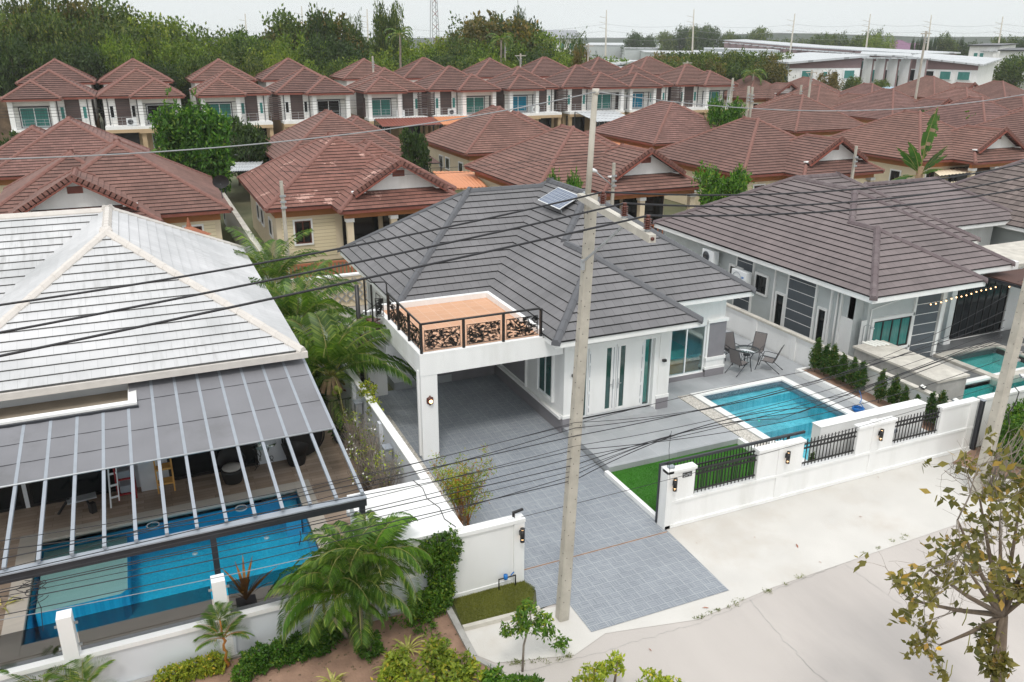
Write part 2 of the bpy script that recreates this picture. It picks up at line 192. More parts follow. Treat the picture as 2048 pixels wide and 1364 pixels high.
# ---------------------------------------------------------------- mesh helpers
class MB:
    def __init__(s): s.v=[];s.f=[];s.m=[];s.uv=[];s.mats=[];s.hasuv=False;s.sm=[]
    def mi(s,m):
        if isinstance(m,str): m=M[m]
        if m not in s.mats: s.mats.append(m)
        return s.mats.index(m)
    def poly(s,pts,m,uv=None,sm=False):
        b=len(s.v); s.v+= [tuple(p) for p in pts]; s.f.append(tuple(range(b,b+len(pts)))); s.m.append(s.mi(m)); s.sm.append(sm)
        if uv: s.hasuv=True
        s.uv.append(uv or [(0,0)]*len(pts)); return s
    def idx(s,vs,fs,m,sm=False):
        b=len(s.v); s.v+=[tuple(p) for p in vs]; i=s.mi(m)
        for f in fs: s.f.append(tuple(b+k for k in f)); s.m.append(i); s.sm.append(sm); s.uv.append([(0,0)]*len(f))
        return s
    def box(s,x0,x1,y0,y1,z0,z1,m):
        v=[(x,y,z) for z in (z0,z1) for y in (y0,y1) for x in (x0,x1)]
        return s.idx(v,[(0,2,3,1),(4,5,7,6),(0,1,5,4),(2,6,7,3),(0,4,6,2),(1,3,7,5)],m)
    def obox(s,c,ax,ay,az,m):   # oriented box, half-vectors
        c,ax,ay,az=map(Vector,(c,ax,ay,az)); v=[c+ax*i+ay*j+az*k for k in (-1,1) for j in (-1,1) for i in (-1,1)]
        return s.idx(v,[(0,2,3,1),(4,5,7,6),(0,1,5,4),(2,6,7,3),(0,4,6,2),(1,3,7,5)],m)
    def bar(s,a,b,w,h,m,up=(0,0,1)):
        a,b=Vector(a),Vector(b); d=(b-a).normalized(); u=Vector(up)
        if abs(d.dot(u))>.95: u=Vector((0,1,0))
        l=d.cross(u).normalized(); u=l.cross(d)
        return s.obox((a+b)/2,(b-a)/2,l*w/2,u*h/2,m)
    def prism(s,pts,z0,z1,m,mt=None):  # plan polygon extruded
        n=len(pts); v=[(p[0],p[1],z0) for p in pts]+[(p[0],p[1],z1) for p in pts]
        s.idx(v,[(i,(i+1)%n,n+(i+1)%n,n+i) for i in range(n)]+[tuple(range(n-1,-1,-1))],m); s.idx(v[n:],[tuple(range(n))],mt or m); return s
    def tube(s,path,r,m,n=8,cap=True,sm=True):
        P=[Vector(p) for p in path]; k=len(P); rr=r if hasattr(r,'__len__') else [r]*k; vs=[];fs=[]; pu=None
        for i,p in enumerate(P):
            d=(P[min(i+1,k-1)]-P[max(i-1,0)]).normalized()
            if pu is None: pu=Vector((0,0,1)) if abs(d.z)<.9 else Vector((1,0,0))
            l=d.cross(pu).normalized(); u=l.cross(d); pu=u
            vs+=[p+(l*cos(2*pi*j/n)+u*sin(2*pi*j/n))*rr[i] for j in range(n)]
        for i in range(k-1):
            for j in range(n): fs.append((i*n+j,i*n+(j+1)%n,(i+1)*n+(j+1)%n,(i+1)*n+j))
        if cap: fs+= [tuple(range(n-1,-1,-1)),tuple((k-1)*n+j for j in range(n))]
        return s.idx(vs,fs,m,sm)
    def cyl(s,x,y,z0,z1,r,m,n=16,r2=None): return s.tube([(x,y,z0),(x,y,z1)],[r,r if r2 is None else r2],m,n)
    def lathe(s,c,prof,m,n=16,sm=True):
        vs=[];fs=[];k=len(prof)
        for r,z in prof: vs+=[(c[0]+r*cos(2*pi*j/n),c[1]+r*sin(2*pi*j/n),c[2]+z) for j in range(n)]
        for i in range(k-1):
            for j in range(n): fs.append((i*n+j,i*n+(j+1)%n,(i+1)*n+(j+1)%n,(i+1)*n+j))
        return s.idx(vs,fs,m,sm)
    def ball(s,c,r,m,n=10,sz=1): return s.lathe(c,[(r*sin(pi*i/7)+1e-4,-r*sz*cos(pi*i/7)) for i in range(8)],m,n)
    def wall(s,ax,c,a0,a1,z0,z1,th,m,holes=()):
        """wall along axis ax at coordinate c (outer face c, thickness th signed), holes (a,b,zlo,zhi)"""
        A=sorted({a0,a1,*[h[0] for h in holes],*[h[1] for h in holes]}); Z=sorted({z0,z1,*[h[2] for h in holes],*[h[3] for h in holes]})
        lo,hi=min(c,c+th),max(c,c+th)
        for i in range(len(A)-1):
            for j in range(len(Z)-1):
                ca,cz=(A[i]+A[i+1])/2,(Z[j]+Z[j+1])/2
                if any(h[0]<ca<h[1] and h[2]<cz<h[3] for h in holes): continue
                if ax=='x': s.box(A[i],A[i+1],lo,hi,Z[j],Z[j+1],m)
                else: s.box(lo,hi,A[i],A[i+1],Z[j],Z[j+1],m)
        return s
    def build(s,name,parent=None,bevel=0):
        me=bpy.data.meshes.new(name); me.from_pydata(s.v,[],s.f); me.validate(clean_customdata=False)
        for m in s.mats: me.materials.append(m)
        if len(me.polygons)==len(s.f):
            me.polygons.foreach_set('material_index',s.m); me.polygons.foreach_set('use_smooth',s.sm)
            if s.hasuv:
                l=me.uv_layers.new(name='UVMap'); fl=[]
                for u in s.uv:
                    for q in u: fl+=q
                l.data.foreach_set('uv',fl)
        o=bpy.data.objects.new(name,me); C.objects.link(o); put(o,parent)
        if bevel:
            b=o.modifiers.new('bevel','BEVEL'); b.width=bevel; b.segments=2; b.limit_method='ANGLE'
        return o
ROOT={}
def put(o,parent):
    if parent is not None:
        o.parent=parent; o.matrix_parent_inverse=Matrix.Translation(-Vector(ROOT.get(parent.name,(0,0,0))))
        ROOT[o.name]=ROOT.get(parent.name,(0,0,0)) if parent.type=='EMPTY' else (0,0,0)
def _fix(o):
    return o
def thing(name,label,cat,loc=(0,0,0),group=None):
    o=bpy.data.objects.new(name,None); o.empty_display_size=.2; C.objects.link(o); o.location=loc; ROOT[o.name]=tuple(loc); tag(o,label,cat,group); return o
def tag(o,label=None,cat=None,group=None,kind=None):
    if label: o['label']=label
    if cat: o['category']=cat
    if group: o['group']=group
    if kind: o['kind']=kind
    return o
def _clusters(mb):
    n=len(mb.v); par=list(range(n))
    def fd(a):
        while par[a]!=a: par[a]=par[par[a]]; a=par[a]
        return a
    for f in mb.f:
        for q in f[1:]: par[fd(q)]=fd(f[0])
    isl={}
    for i,f in enumerate(mb.f): isl.setdefault(fd(f[0]),[]).append(i)
    L=list(isl.values())
    if len(L)<2 or len(L)>900: return [sum(L,[])]
    V=np.array(mb.v); bb=[(V[[q for i in l for q in mb.f[i]]].min(0)-.03,V[[q for i in l for q in mb.f[i]]].max(0)+.03) for l in L]
    lo=np.array([b[0] for b in bb]); hi=np.array([b[1] for b in bb]); p=list(range(len(L)))
    def f2(a):
        while p[a]!=a: p[a]=p[p[a]]; a=p[a]
        return a
    for i in range(len(L)):
        for j in np.nonzero(np.all((lo<=hi[i])&(hi>=lo[i]),1))[0]: p[f2(int(j))]=f2(i)
    out={}
    for i,l in enumerate(L): out.setdefault(f2(i),[]).extend(l)
    return list(out.values())
def _split(mb,name):
    cl=_clusters(mb)
    if not 2<=len(cl)<=10: return [mb]
    R_=[]
    for l in cl:
        m=MB(); m.mats=mb.mats; m.hasuv=mb.hasuv; mp={}
        for i in l:
            f=[]
            for q in mb.f[i]:
                if q not in mp: mp[q]=len(m.v); m.v.append(mb.v[q])
                f.append(mp[q])
            m.f.append(tuple(f)); m.m.append(mb.m[i]); m.sm.append(mb.sm[i]); m.uv.append(mb.uv[i])
        R_.append(m)
    return R_
NOSPLIT={'roof','bars','twigs','branches','pickets','balustrade','lattice','leaves','pane','siding_panel'}
def part(mb,name,root,**k):
    if name not in NOSPLIT and mb.f:
        S=_split(mb,name)
        if len(S)>1: return [_part(s,name,root,**k) for s in S][0]
    return _part(mb,name,root,**k)
def _part(mb,name,root,**k):
    """part of a thing whose mesh is in world coordinates"""
    o=mb.build(name,None,**k); o.parent=root
    o.matrix_parent_inverse=Matrix.Translation(-Vector(ROOT[root.name])) if root.name in ROOT and root.type=='EMPTY' else Matrix()
    return o
def struct(mb,name): o=mb.build(name); tag(o,kind='structure'); return o
def dup(o,loc=None,rz=None,parent=None,label=None,scale=None,group=None):
    c=o.copy(); C.objects.link(c)
    if parent is not None: c.parent=parent
    for ch in o.children: dup(ch,parent=c)
    if loc is not None: c.location=loc
    if rz is not None: c.rotation_euler=(0,0,rz)
    if scale is not None: c.scale=(scale,)*3 if not hasattr(scale,'__len__') else scale
    if label: c['label']=label
    if group: c['group']=group
    return c
# fast leaf meshes -------------------------------------------------
def quads(name,cen,U,V,m,parent=None,shape='leaf'):
    """n small leaf faces: centres, half-length vectors U, half-width vectors V"""
    n=len(cen)
    if shape=='leaf': K=[(-1,0),(-.15,1),(1,0),(-.15,-1)]
    else: K=[(-1,-1),(1,-1),(1,1),(-1,1)]
    vs=np.stack([cen+U*a+V*b for a,b in K],1).reshape(-1,3).astype(np.float32)
    me=bpy.data.meshes.new(name); me.vertices.add(4*n); me.vertices.foreach_set('co',vs.ravel())
    me.loops.add(4*n); me.loops.foreach_set('vertex_index',np.arange(4*n,dtype=np.int32))
    me.polygons.add(n); me.polygons.foreach_set('loop_start',np.arange(0,4*n,4,dtype=np.int32)); me.update(calc_edges=True)
    me.materials.append(M[m] if isinstance(m,str) else m)
    o=bpy.data.objects.new(name,me); C.objects.link(o)
    if parent is not None:
        o.parent=parent; o.matrix_parent_inverse=Matrix.Translation(-Vector(ROOT[parent.name]))
    return o
def unit(a): return a/np.maximum(np.linalg.norm(a,axis=1,keepdims=True),1e-6)
def leafcloud(rng,centres,crad,k,size,droop=.3,asp=.45,out=None,flat=1.0):
    """clusters of k leaves round each centre"""
    n=len(centres); c=np.repeat(centres,k,0); off=rng.normal(size=(n*k,3))*np.array([1,1,flat]); c=c+off*np.repeat(np.atleast_1d(crad)*np.ones(n),k)[:,None]*.55
    d=unit(off+rng.normal(size=(n*k,3))*.7+(0,0,-droop)); s=size*rng.uniform(.6,1.25,(n*k,1))
    w=unit(np.cross(d,rng.normal(size=(n*k,3))*.6+np.array([0,0,1.]))); 
    w=unit(np.cross(d,np.cross(w,d)+rng.normal(size=(n*k,3))*.5))
    return c,d*s,w*s*asp
def blobpts(rng,blobs,n,rmin=.5):
    vol=np.array([b[3]*b[4]*b[5] for b in blobs])**.67; pr=vol/vol.sum(); idx=rng.choice(len(blobs),n,p=pr); B=np.array(blobs)[idx]
    d=unit(rng.normal(size=(n,3))); r=rng.uniform(rmin**3,1,(n,1))**(1/3); p=B[:,:3]+d*r*B[:,3:6]
    # lumpy outline
    lump=.12*np.sin(d[:,:1]*7+B[:,:1])+.1*np.sin(d[:,1:2]*9+B[:,1:2]*3)+.08*np.sin(d[:,2:3]*8)
    return B[:,:3]+(p-B[:,:3])*(1+lump)
def blobs_for(rng,r,h,base,n=9):
    L=[(0,0,base+h*.5,r*.72,r*.72,h*.42)]
    for i in range(n):
        a=rng.uniform(0,2*pi); q=r*rng.uniform(.3,.68); z=base+h*rng.uniform(.22,.82); s=r*rng.uniform(.28,.5)
        L.append((q*cos(a),q*sin(a),z,s,s,s*rng.uniform(.6,.95)))
    return L
def limbs(mb,rng,base,blobs,m,r0=.2,fork=.35):
    top=Vector((blobs[0][0],blobs[0][1],blobs[0][2])); b=Vector(base); f=b.lerp(top,fork)
    mb.tube([b,b.lerp(f,.5)+Vector((rng.uniform(-.1,.1)*r0*4,0,0)),f,top],[r0,r0*.8,r0*.65,r0*.25],m,8)
    for q in blobs[1:]:
        e=Vector(q[:3]); mid=f.lerp(e,.5)+Vector((0,0,-.1*(e-f).length)); st=f.lerp(top,rng.uniform(0,.6)); mb.tube([st,mid,e],[r0*.4,r0*.28,r0*.1],m,6)
def tree_proto(name,label,cat,seed,r,h,base,leaf,nc,k,size,crad,trunk=.22,bark='bark',nb=9,droop=.3,asp=.45,rmin=.5,group=None,blobs=None):
    rng=np.random.default_rng(seed); t=thing(name,label,cat,(0,0,0),group); B=blobs or blobs_for(rng,r,h,base,nb)
    mb=MB(); limbs(mb,rng,(0,0,-.1),B,bark,trunk); part(mb,'trunk',t)
    P=blobpts(rng,B,nc,rmin); c,u,v=leafcloud(rng,P,crad,k,size,droop,asp); quads('crown',c,u,v,leaf,t); return t
# roofs -------------------------------------------------------------
def hroof(b,x,y):
    x0,x1,y0,y1,ze,t=b[:6]; dg=b[6] if len(b)>6 else 0
    if not(x0<x<x1 and y0<y<y1): return -9
    q=[x-x0,x1-x,y1-y]
    if dg and y>y0+dg-.5: pass
    else: q.append(y-y0)
    return ze+t*min(min(q),min(x1-x0,y1-y0)/2)
def roof(root,blocks,mt,me,mc,course=.27,rz=.032,fascia='white',fh=.22,capw=.13,caps=True,seg=.42,name='roof',proud=.05):
    mb=MB()
    for bi,b in enumerate(blocks):
        x0,x1,y0,y1,ze,t=b[:6]; dg=b[6] if len(b)>6 else 0; ze=ze-.006*bi; H=min(x1-x0,y1-y0)/2; ov=.55; k=0; c=course
        if dg: dg=round(dg/c)*c
        a=0
        while a<H-1e-6:
            e=min(a+c,H); za,zb=ze+t*a+rz,ze+t*e+.004; j=random.random()*3 if c>1 else 0
            ys=(y0+a,y0+e) if not(dg and a>=dg-1e-6) else (y0+dg-ov,y0+dg-ov)
            F=[]
            if not(dg and a>=dg-1e-6): F.append(((x0+a,y0+a),(x1-a,y0+a),(x1-e,y0+e),(x0+e,y0+e),0))
            F.append(((x1-a,ys[0]),(x1-a,y1-a),(x1-e,y1-e),(x1-e,ys[1]),1))
            F.append(((x1-a,y1-a),(x0+a,y1-a),(x0+e,y1-e),(x1-e,y1-e),0))
            F.append(((x0+a,y1-a),(x0+a,ys[0]),(x0+e,ys[1]),(x0+e,y1-e),1))
            for p,q,r,s_,ax in F:
                g=lambda w:(w[ax]+.01,k+.02); h=lambda w:(w[ax]+.01,k+.98)
                mb.poly([(*p,za),(*q,za),(*r,zb),(*s_,zb)],mt,[g(p),g(q),h(r),h(s_)])
                mb.poly([(*p,za-rz-.012),(*q,za-rz-.012),(*q,za),(*p,za)],me)  # riser below the tile lip, gap shade and grime in its dark colour
            a=e;k+=1
    o=part(mb,name,root)
    fb=MB()
    for bi,b in enumerate(blocks):
        x0,x1,y0,y1,ze,t=b[:6]; i=.03+.004*bi; fb.box(x0+i,x1-i,y0+i,y1-i,ze-fh-.004*bi,ze-.016-.006*bi,fascia)
    part(fb,'fascia',root)
    if caps:
        cb=MB(); n=0
        for bi,b in enumerate(blocks):
            x0,x1,y0,y1,ze,t=b[:6]; dg=b[6] if len(b)>6 else 0; H=min(x1-x0,y1-y0)/2; zr=ze+t*H
            if x1-x0<y1-y0: A,B_=(x0+H,y0+H),(x0+H,y1-H)
            else: A,B_=(x0+H,y0+H),(x1-H,y0+H)
            yl=(y1-y0)>(x1-x0)
            if yl: ends=[((x0,y0),A),((x1,y0),A),((x0,y1),B_),((x1,y1),B_)]
            else: ends=[((x0,y0),A),((x0,y1),A),((x1,y0),B_),((x1,y1),B_)]
            L=[]
            for q,(c0,c1) in enumerate(ends):
                fr=(c0[1]==y0)
                if dg and fr:
                    f=dg/H; L.append((Vector((*c0,ze)),Vector((c0[0]+(c1[0]-c0[0])*f,c0[1]+dg,ze+t*dg)),1))
                else: L.append((Vector((*c0,ze)),Vector((*c1,zr)),1))
            if dg: L.append((Vector((x0+H,y0+dg-.55,zr)),Vector((*B_,zr)),0))
            elif (Vector(A)-Vector(B_)).length>.1: L.append((Vector((*A,zr)),Vector((*B_,zr)),0))
            for p,q,hip in L:
                d=q-p; n_=max(1,int(d.length/seg)); lat=Vector((d.y,-d.x,0)).normalized(); dr=t/1.414 if hip else t
                for i in range(n_):
                    a_,b2=p+d*(i/n_),p+d*((i+1)/n_+.02); mid=(a_+b2)/2
                    UH=lambda v:max(hroof(o2,v.x,v.y) for o2 in blocks)
                    h0=UH(mid); e_=.12; hp,hm_=UH(mid+lat*e_),UH(mid-lat*e_)
                    if h0>mid.z+.03 or (2*h0-hp-hm_)<.9*dr*e_: continue
                    w0,w1=capw*1.06,capw*.94
                    def ring(c,w,lf): return [c+lat*w+Vector((0,0,-dr*w-.03)),c+lat*w+Vector((0,0,-dr*w+proud+lf)),c+lat*w*.45+Vector((0,0,-dr*w*.4+proud+.055+lf)),c-lat*w*.45+Vector((0,0,-dr*w*.4+proud+.055+lf)),c-lat*w+Vector((0,0,-dr*w+proud+lf)),c-lat*w+Vector((0,0,-dr*w-.03))]
                    v=ring(a_,w0,.012)+ring(b2,w1,0); cb.idx(v,[(j,j+1,j+7,j+6) for j in range(5)]+[(5,4,3,2,1,0),(6,7,8,9,10,11)],mc)
        part(cb,'ridge_cap',o) if False else _child(cb,'ridge_cap',o)
    return o
def _child(mb,name,o):
    for s in _split(mb,name): c=s.build(name,None); c.parent=o; c.matrix_parent_inverse=Matrix()
    return c   # o carries the offset already
def window(root,ax,c,a0,a1,z0,z1,out,frame='whitem',glass='win',panes=2,fw=.05,trim=None,tw=.1,depth=.05,sub=None):
    """framed window on a wall face; out=+-1 direction of the outside along the other axis"""
    mb=MB()
    def bx(A0,A1,Z0,Z1,d0,d1,m):
        lo,hi=sorted((c+out*d0,c+out*d1))
        if ax=='x': mb.box(A0,A1,lo,hi,Z0,Z1,m)
        else: mb.box(lo,hi,A0,A1,Z0,Z1,m)
    bx(a0,a1,z0,z0+fw,-.02,depth,frame);bx(a0,a1,z1-fw,z1,-.02,depth,frame)
    n=panes
    for i in range(n+1):
        q=a0+(a1-a0-fw)*i/n; bx(q,q+fw,z0+fw,z1-fw,-.02,depth-.006,frame)
    if trim:
        bx(a0-tw,a1+tw,z1,z1+tw,-.01,depth+.03,trim);bx(a0-tw,a1+tw,z0-tw,z0,-.01,depth+.03,trim);bx(a0-tw,a0,z0,z1,-.01,depth+.027,trim);bx(a1,a1+tw,z0,z1,-.01,depth+.027,trim)
    o=part(mb,'window',root); mb=MB()
    lo,hi=sorted((c+out*.004,c+out*(depth-.025)))
    if ax=='x': mb.box(a0+fw*.5,a1-fw*.5,lo,hi,z0+fw*.5,z1-fw*.5,glass)
    else: mb.box(lo,hi,a0+fw*.5,a1-fw*.5,z0+fw*.5,z1-fw*.5,glass)
    _child(mb,'pane',o); return o
# ---------------------------------------------------------------- ground
def sheet(name,x0,x1,y0,y1,z,m,holes=(),kind='structure'):
    mb=MB(); A=sorted({x0,x1,*[h[0] for h in holes],*[h[1] for h in holes]}); B=sorted({y0,y1,*[h[2] for h in holes],*[h[3] for h in holes]})
    for i in range(len(A)-1):
        for j in range(len(B)-1):
            cx,cy=(A[i]+A[i+1])/2,(B[j]+B[j+1])/2
            if any(h[0]<cx<h[1] and h[2]<cy<h[3] for h in holes): continue
            mb.poly([(A[i],B[j],z),(A[i+1],B[j],z),(A[i+1],B[j+1],z),(A[i],B[j+1],z)],m)
    o=mb.build(name); tag(o,kind=kind) if kind else None; return o
PA=(17.05,20.65,16.2,21.7)      # main pool water x0,x1,y0,y1
PB=(-3.58,2.8,16.85,21.0)      # left pool
PC=(25.1,40,16.2,18.75); PC2=(28.3,31.2,18.75,21.0)
holes=[PA,PB,PC,PC2]
sheet('ground',-690,2290,-80,2290,-.03,'ground',holes)
rd=MB(); P=[(-30,-20),(60,-20),(60,14),(12.4,14.2),(7.6,13.9),(5.1,13.4),(4.0,10.6),(-30,6)]
rd.poly([(x,y,-.012) for x,y in P],'asph'); struct(rd,'road')
ap=MB(); ap.poly([(x,y,-.004) for x,y in [(11.25,15.4),(22.7,15.4),(24,13.4),(24,12.6),(12.2,12.28),(9.9,12.05),(8.2,12.4),(7.4,12.55),(7.3,13.0),(11.2,13.2)]],'apron')
ap.poly([(x,y,-.002) for x,y in [(5.05,13.75),(6.9,13.75),(7.6,13.65),(7.9,12.5),(6.9,12.15),(5.3,12.6),(5.0,13.0)]],'apron'); struct(ap,'concrete_apron')
dv=MB(); dv.poly([(x,y,.006) for x,y in [(6.66,15.4),(6.95,15.2),(6.98,14.78),(7.08,14.4),(6.82,13.78),(7.27,13.79),(7.56,13.62),(7.56,12.62),(11.2,12.6),(11.3,15.3),(11.38,18.5),(11.5,27.0),(6.9,27),(5.6,27),(5.6,25),(6.62,24.9)]],'drive'); struct(dv,'driveway')
gt=MB(); gt.box(6.95,11.25,15.21,15.25,.006,.02,mat('rusted_rail',(.42,.24,.15),.8,.3,8)); gt.box(6.95,11.25,15.225,15.235,.02,.03,'galv'); o=gt.build('gate_rail'); tag(o,'rusty orange sliding gate rail across the tiled driveway','gate rail')
ps=MB(); ps.box(5.52,6.62,15.1,25,-.02,.02,'pebble'); struct(ps,'pebble_strip')
ps=MB(); ps.box(16.24,16.72,16.2,21.97,.1,.235,'pebble'); struct(ps,'gravel_strip')
# individual stones on both pebble strips
def stones(name,x0,x1,y0,y1,z,n,r,m,seed):
    g=np.random.default_rng(seed); mb=MB(); 
    for i in range(n):
        x,y,s=g.uniform(x0,x1),g.uniform(y0,y1),r*g.uniform(.5,1.3); a=g.uniform(0,pi)
        v=[(x+s*cos(a+k*1.05)*1.2,y+s*sin(a+k*1.05),z) for k in range(6)]+[(x,y,z+s*.6)]
        mb.idx(v,[(k,(k+1)%6,6) for k in range(6)],m)
    o=mb.build(name); tag(o,kind='stuff'); return o
stones('pebbles',5.55,6.6,15.2,24.9,.02,2600,.03,'pebble',1); stones('gravel',16.27,16.7,16.3,21.9,.235,500,.022,'pebble',2)
# porch, paved surround and planters
def slab(mb,x0,x1,y0,y1,z0,z1,m,side='concd'): mb.box(x0,x1,y0,y1,z0,z1-.004,side); mb.poly([(x0,y0,z1),(x1,y0,z1),(x1,y1,z1),(x0,y1,z1)],m)
po=MB(); slab(po,11.42,16.22,18.48,23.25,-.02,.22,'porch','porch'); slab(po,16.224,22.45,22.0,35,-.02,.216,'porch','porch'); slab(po,20.95,21.55,15.6,21.996,-.02,.212,'porch','porch'); slab(po,7.4,9.6,26.95,34,-.02,.3,'porch','porch'); struct(po,'porch_floor')
kb=MB(); kb.box(11.28,11.4,15.45,18.5,0,.13,'white'); kb.box(16.08,16.22,15.6,18.46,0,.25,'white'); kb.box(21.56,21.72,16.2,22.0,.0,.42,'white'); kb.box(21.72,22.4,21.9,22.02,0,.42,'white'); struct(kb,'kerb')
pl=MB(); pl.box(21.722,22.44,16.2,21.898,-.02,.36,'soil'); struct(pl,'planting_bed')
lw=MB(); lw.box(11.4,16.08,15.6,18.48,-.02,.05,'turf'); struct(lw,'lawn')
g=np.random.default_rng(3)
def grass(name,pts,n,h,m,zz,seed):
    g=np.random.default_rng(seed); P=np.array(pts); x0,y0=P.min(0); x1,y1=P.max(0)
    c=np.stack([g.uniform(x0,x1,n*2),g.uniform(y0,y1,n*2),np.full(n*2,zz)],1)
    ins=np.zeros(len(c),bool); k=len(P)
    for i in range(k):
        a,b=P[i],P[(i+1)%k]; cond=((a[1]>c[:,1])!=(b[1]>c[:,1]))&(c[:,0]<(b[0]-a[0])*(c[:,1]-a[1])/(b[1]-a[1]+1e-9)+a[0]); ins^=cond
    c=c[ins][:n]; n=len(c); d=unit(g.normal(size=(n,3))*.45+(0,0,1))*h*g.uniform(.5,1.2,(n,1)); w=unit(np.cross(d,g.normal(size=(n,3))))*h*.16
    o=quads(name,c+d*.9,d,w,m); tag(o,kind='stuff'); return o
grass('artificial_grass',[(11.42,15.62),(16.06,15.62),(16.06,18.46),(11.42,18.46)],60000,.02,'lf_grass',.05,5)
vg=MB(); vg.poly([(x,y,.012) for x,y in [(5.08,13.9),(6.72,13.88),(7.05,14.5),(6.95,14.9),(5.2,14.95)]],'grassb'); struct(vg,'verge')
grass('verge_grass',[(5.08,13.9),(6.74,13.86),(7.1,14.5),(6.95,14.93),(5.2,14.97)],22000,.022,'lf_lawn',.012,6)
kb=MB(); kb.bar((5.05,13.8,.04),(6.85,13.72,.04),.1,.12,'conc'); kb.bar((5.0,15.0,.02),(4.95,12.9,.02),.14,.1,'concd'); kb.bar((4.95,12.9,.0),(5.3,12.3,.0),.1,.08,'concd'); struct(kb,'verge_kerb')
bd=MB(); bd.poly([(x,y,.0) for x,y in [(-30,15.2),(5.1,15.2),(4.98,12.9),(5.25,12.3),(4.6,10.9),(2,8),(-30,4)]],'soil'); bd.box(-12,4.9,14.86,14.98,0,.05,'concd'); struct(bd,'garden_soil')
g=np.random.default_rng(11); mb=MB()
for i in range(900):
    x,y=g.uniform(-4,4.9),g.uniform(10.8,14.9); s=g.uniform(.008,.035); mb.idx([(x-s,y-s*.6,0),(x+s,y-s*.8,0),(x+s*.8,y+s,0),(x-s,y+s*.7,0),(x,y,s*.9)],[(0,1,4),(1,2,4),(2,3,4),(3,0,4)],'dpebble')
tag(mb.build('soil_clods'),kind='stuff')
# weeds on the road joint, dead leaves, cracks
g=np.random.default_rng(12); E=[]
for a,b,k in (((9.9,12.07),(13.5,12.35),16),((5.6,12.45),(6.9,12.1),12),((14.3,12.45),(17,12.55),5)):
    for i in range(k):
        q=g.uniform(0,1)**1.3; E.append((a[0]+(b[0]-a[0])*q,a[1]+(b[1]-a[1])*q+g.normal()*.03,.01))
c,u,v=leafcloud(g,np.array(E),.07,26,.022,-1.2,.3,flat=.3); c[:,2]=np.abs(c[:,2])*.5+.005; tag(quads('weeds',c,u,v,'lf_lawn'),kind='stuff')
def crack(name,pts,w,seed,m='concd'):
    g=np.random.default_rng(seed); mb=MB(); P=[]
    for i in range(len(pts)-1):
        a,b=np.array(pts[i]),np.array(pts[i+1]); n=int(np.linalg.norm(b-a)/.12)
        for j in range(n): P.append(a+(b-a)*j/n+g.normal(size=2)*.02)
    for i in range(len(P)-1):
        a,b=P[i],P[i+1]; d=b-a; q=np.array([-d[1],d[0]])/np.linalg.norm(d)*w*g.uniform(.4,1.2); mb.poly([(*(a-q),-.007),(*(b-q),-.007),(*(b+q),-.007),(*(a+q),-.007)],m)
    struct(mb,name)
crack('road_crack',[G(1492,1190)[:2],G(1560,1270)[:2],G(1620,1335)[:2],G(1700,1400)[:2]],.007,1); crack('road_joint',[G(1690,1128)[:2],G(1790,1200)[:2],G(1900,1290)[:2]],.005,2); crack('road_joint',[(5.2,12.2),(7.4,12.0),(8.6,12.0),(9.9,11.95),(12.3,12.2),(16,12.45),(22,12.8)],.006,3)
g=np.random.default_rng(14)
for i,(u,v) in enumerate([(1721,1034),(1594,1092),(1760,1094),(1411,1216),(1756,955),(1584,968),(1393,1087),(1640,1125),(1509,1075),(1300,1300)]):
    x,y,_=G(u,v); s=[.05,.09,.03,.08,.04,.03,.03,.04,.03,.05][i]; a=g.uniform(0,pi); mb=MB(); L=[]
    for t,wd,z in ((-1,0,.004),(-.5,.35,.012),(.2,.4,.022),(1,0,.01)):
        L.append((t*s,wd*s*.5,z)); 
        if wd: L.append((t*s,-wd*s*.5,z))
    L=[(x+p*cos(a)-q*sin(a),y+p*sin(a)+q*cos(a),z) for p,q,z in L]
    mb.idx(L,[(0,2,1),(1,2,4,3),(3,4,5)],'dryl')
    tag(mb.build('fallen_leaf'),'small dry brown leaf lying on the pale concrete outside the white wall','leaf','dead leaves on the concrete')
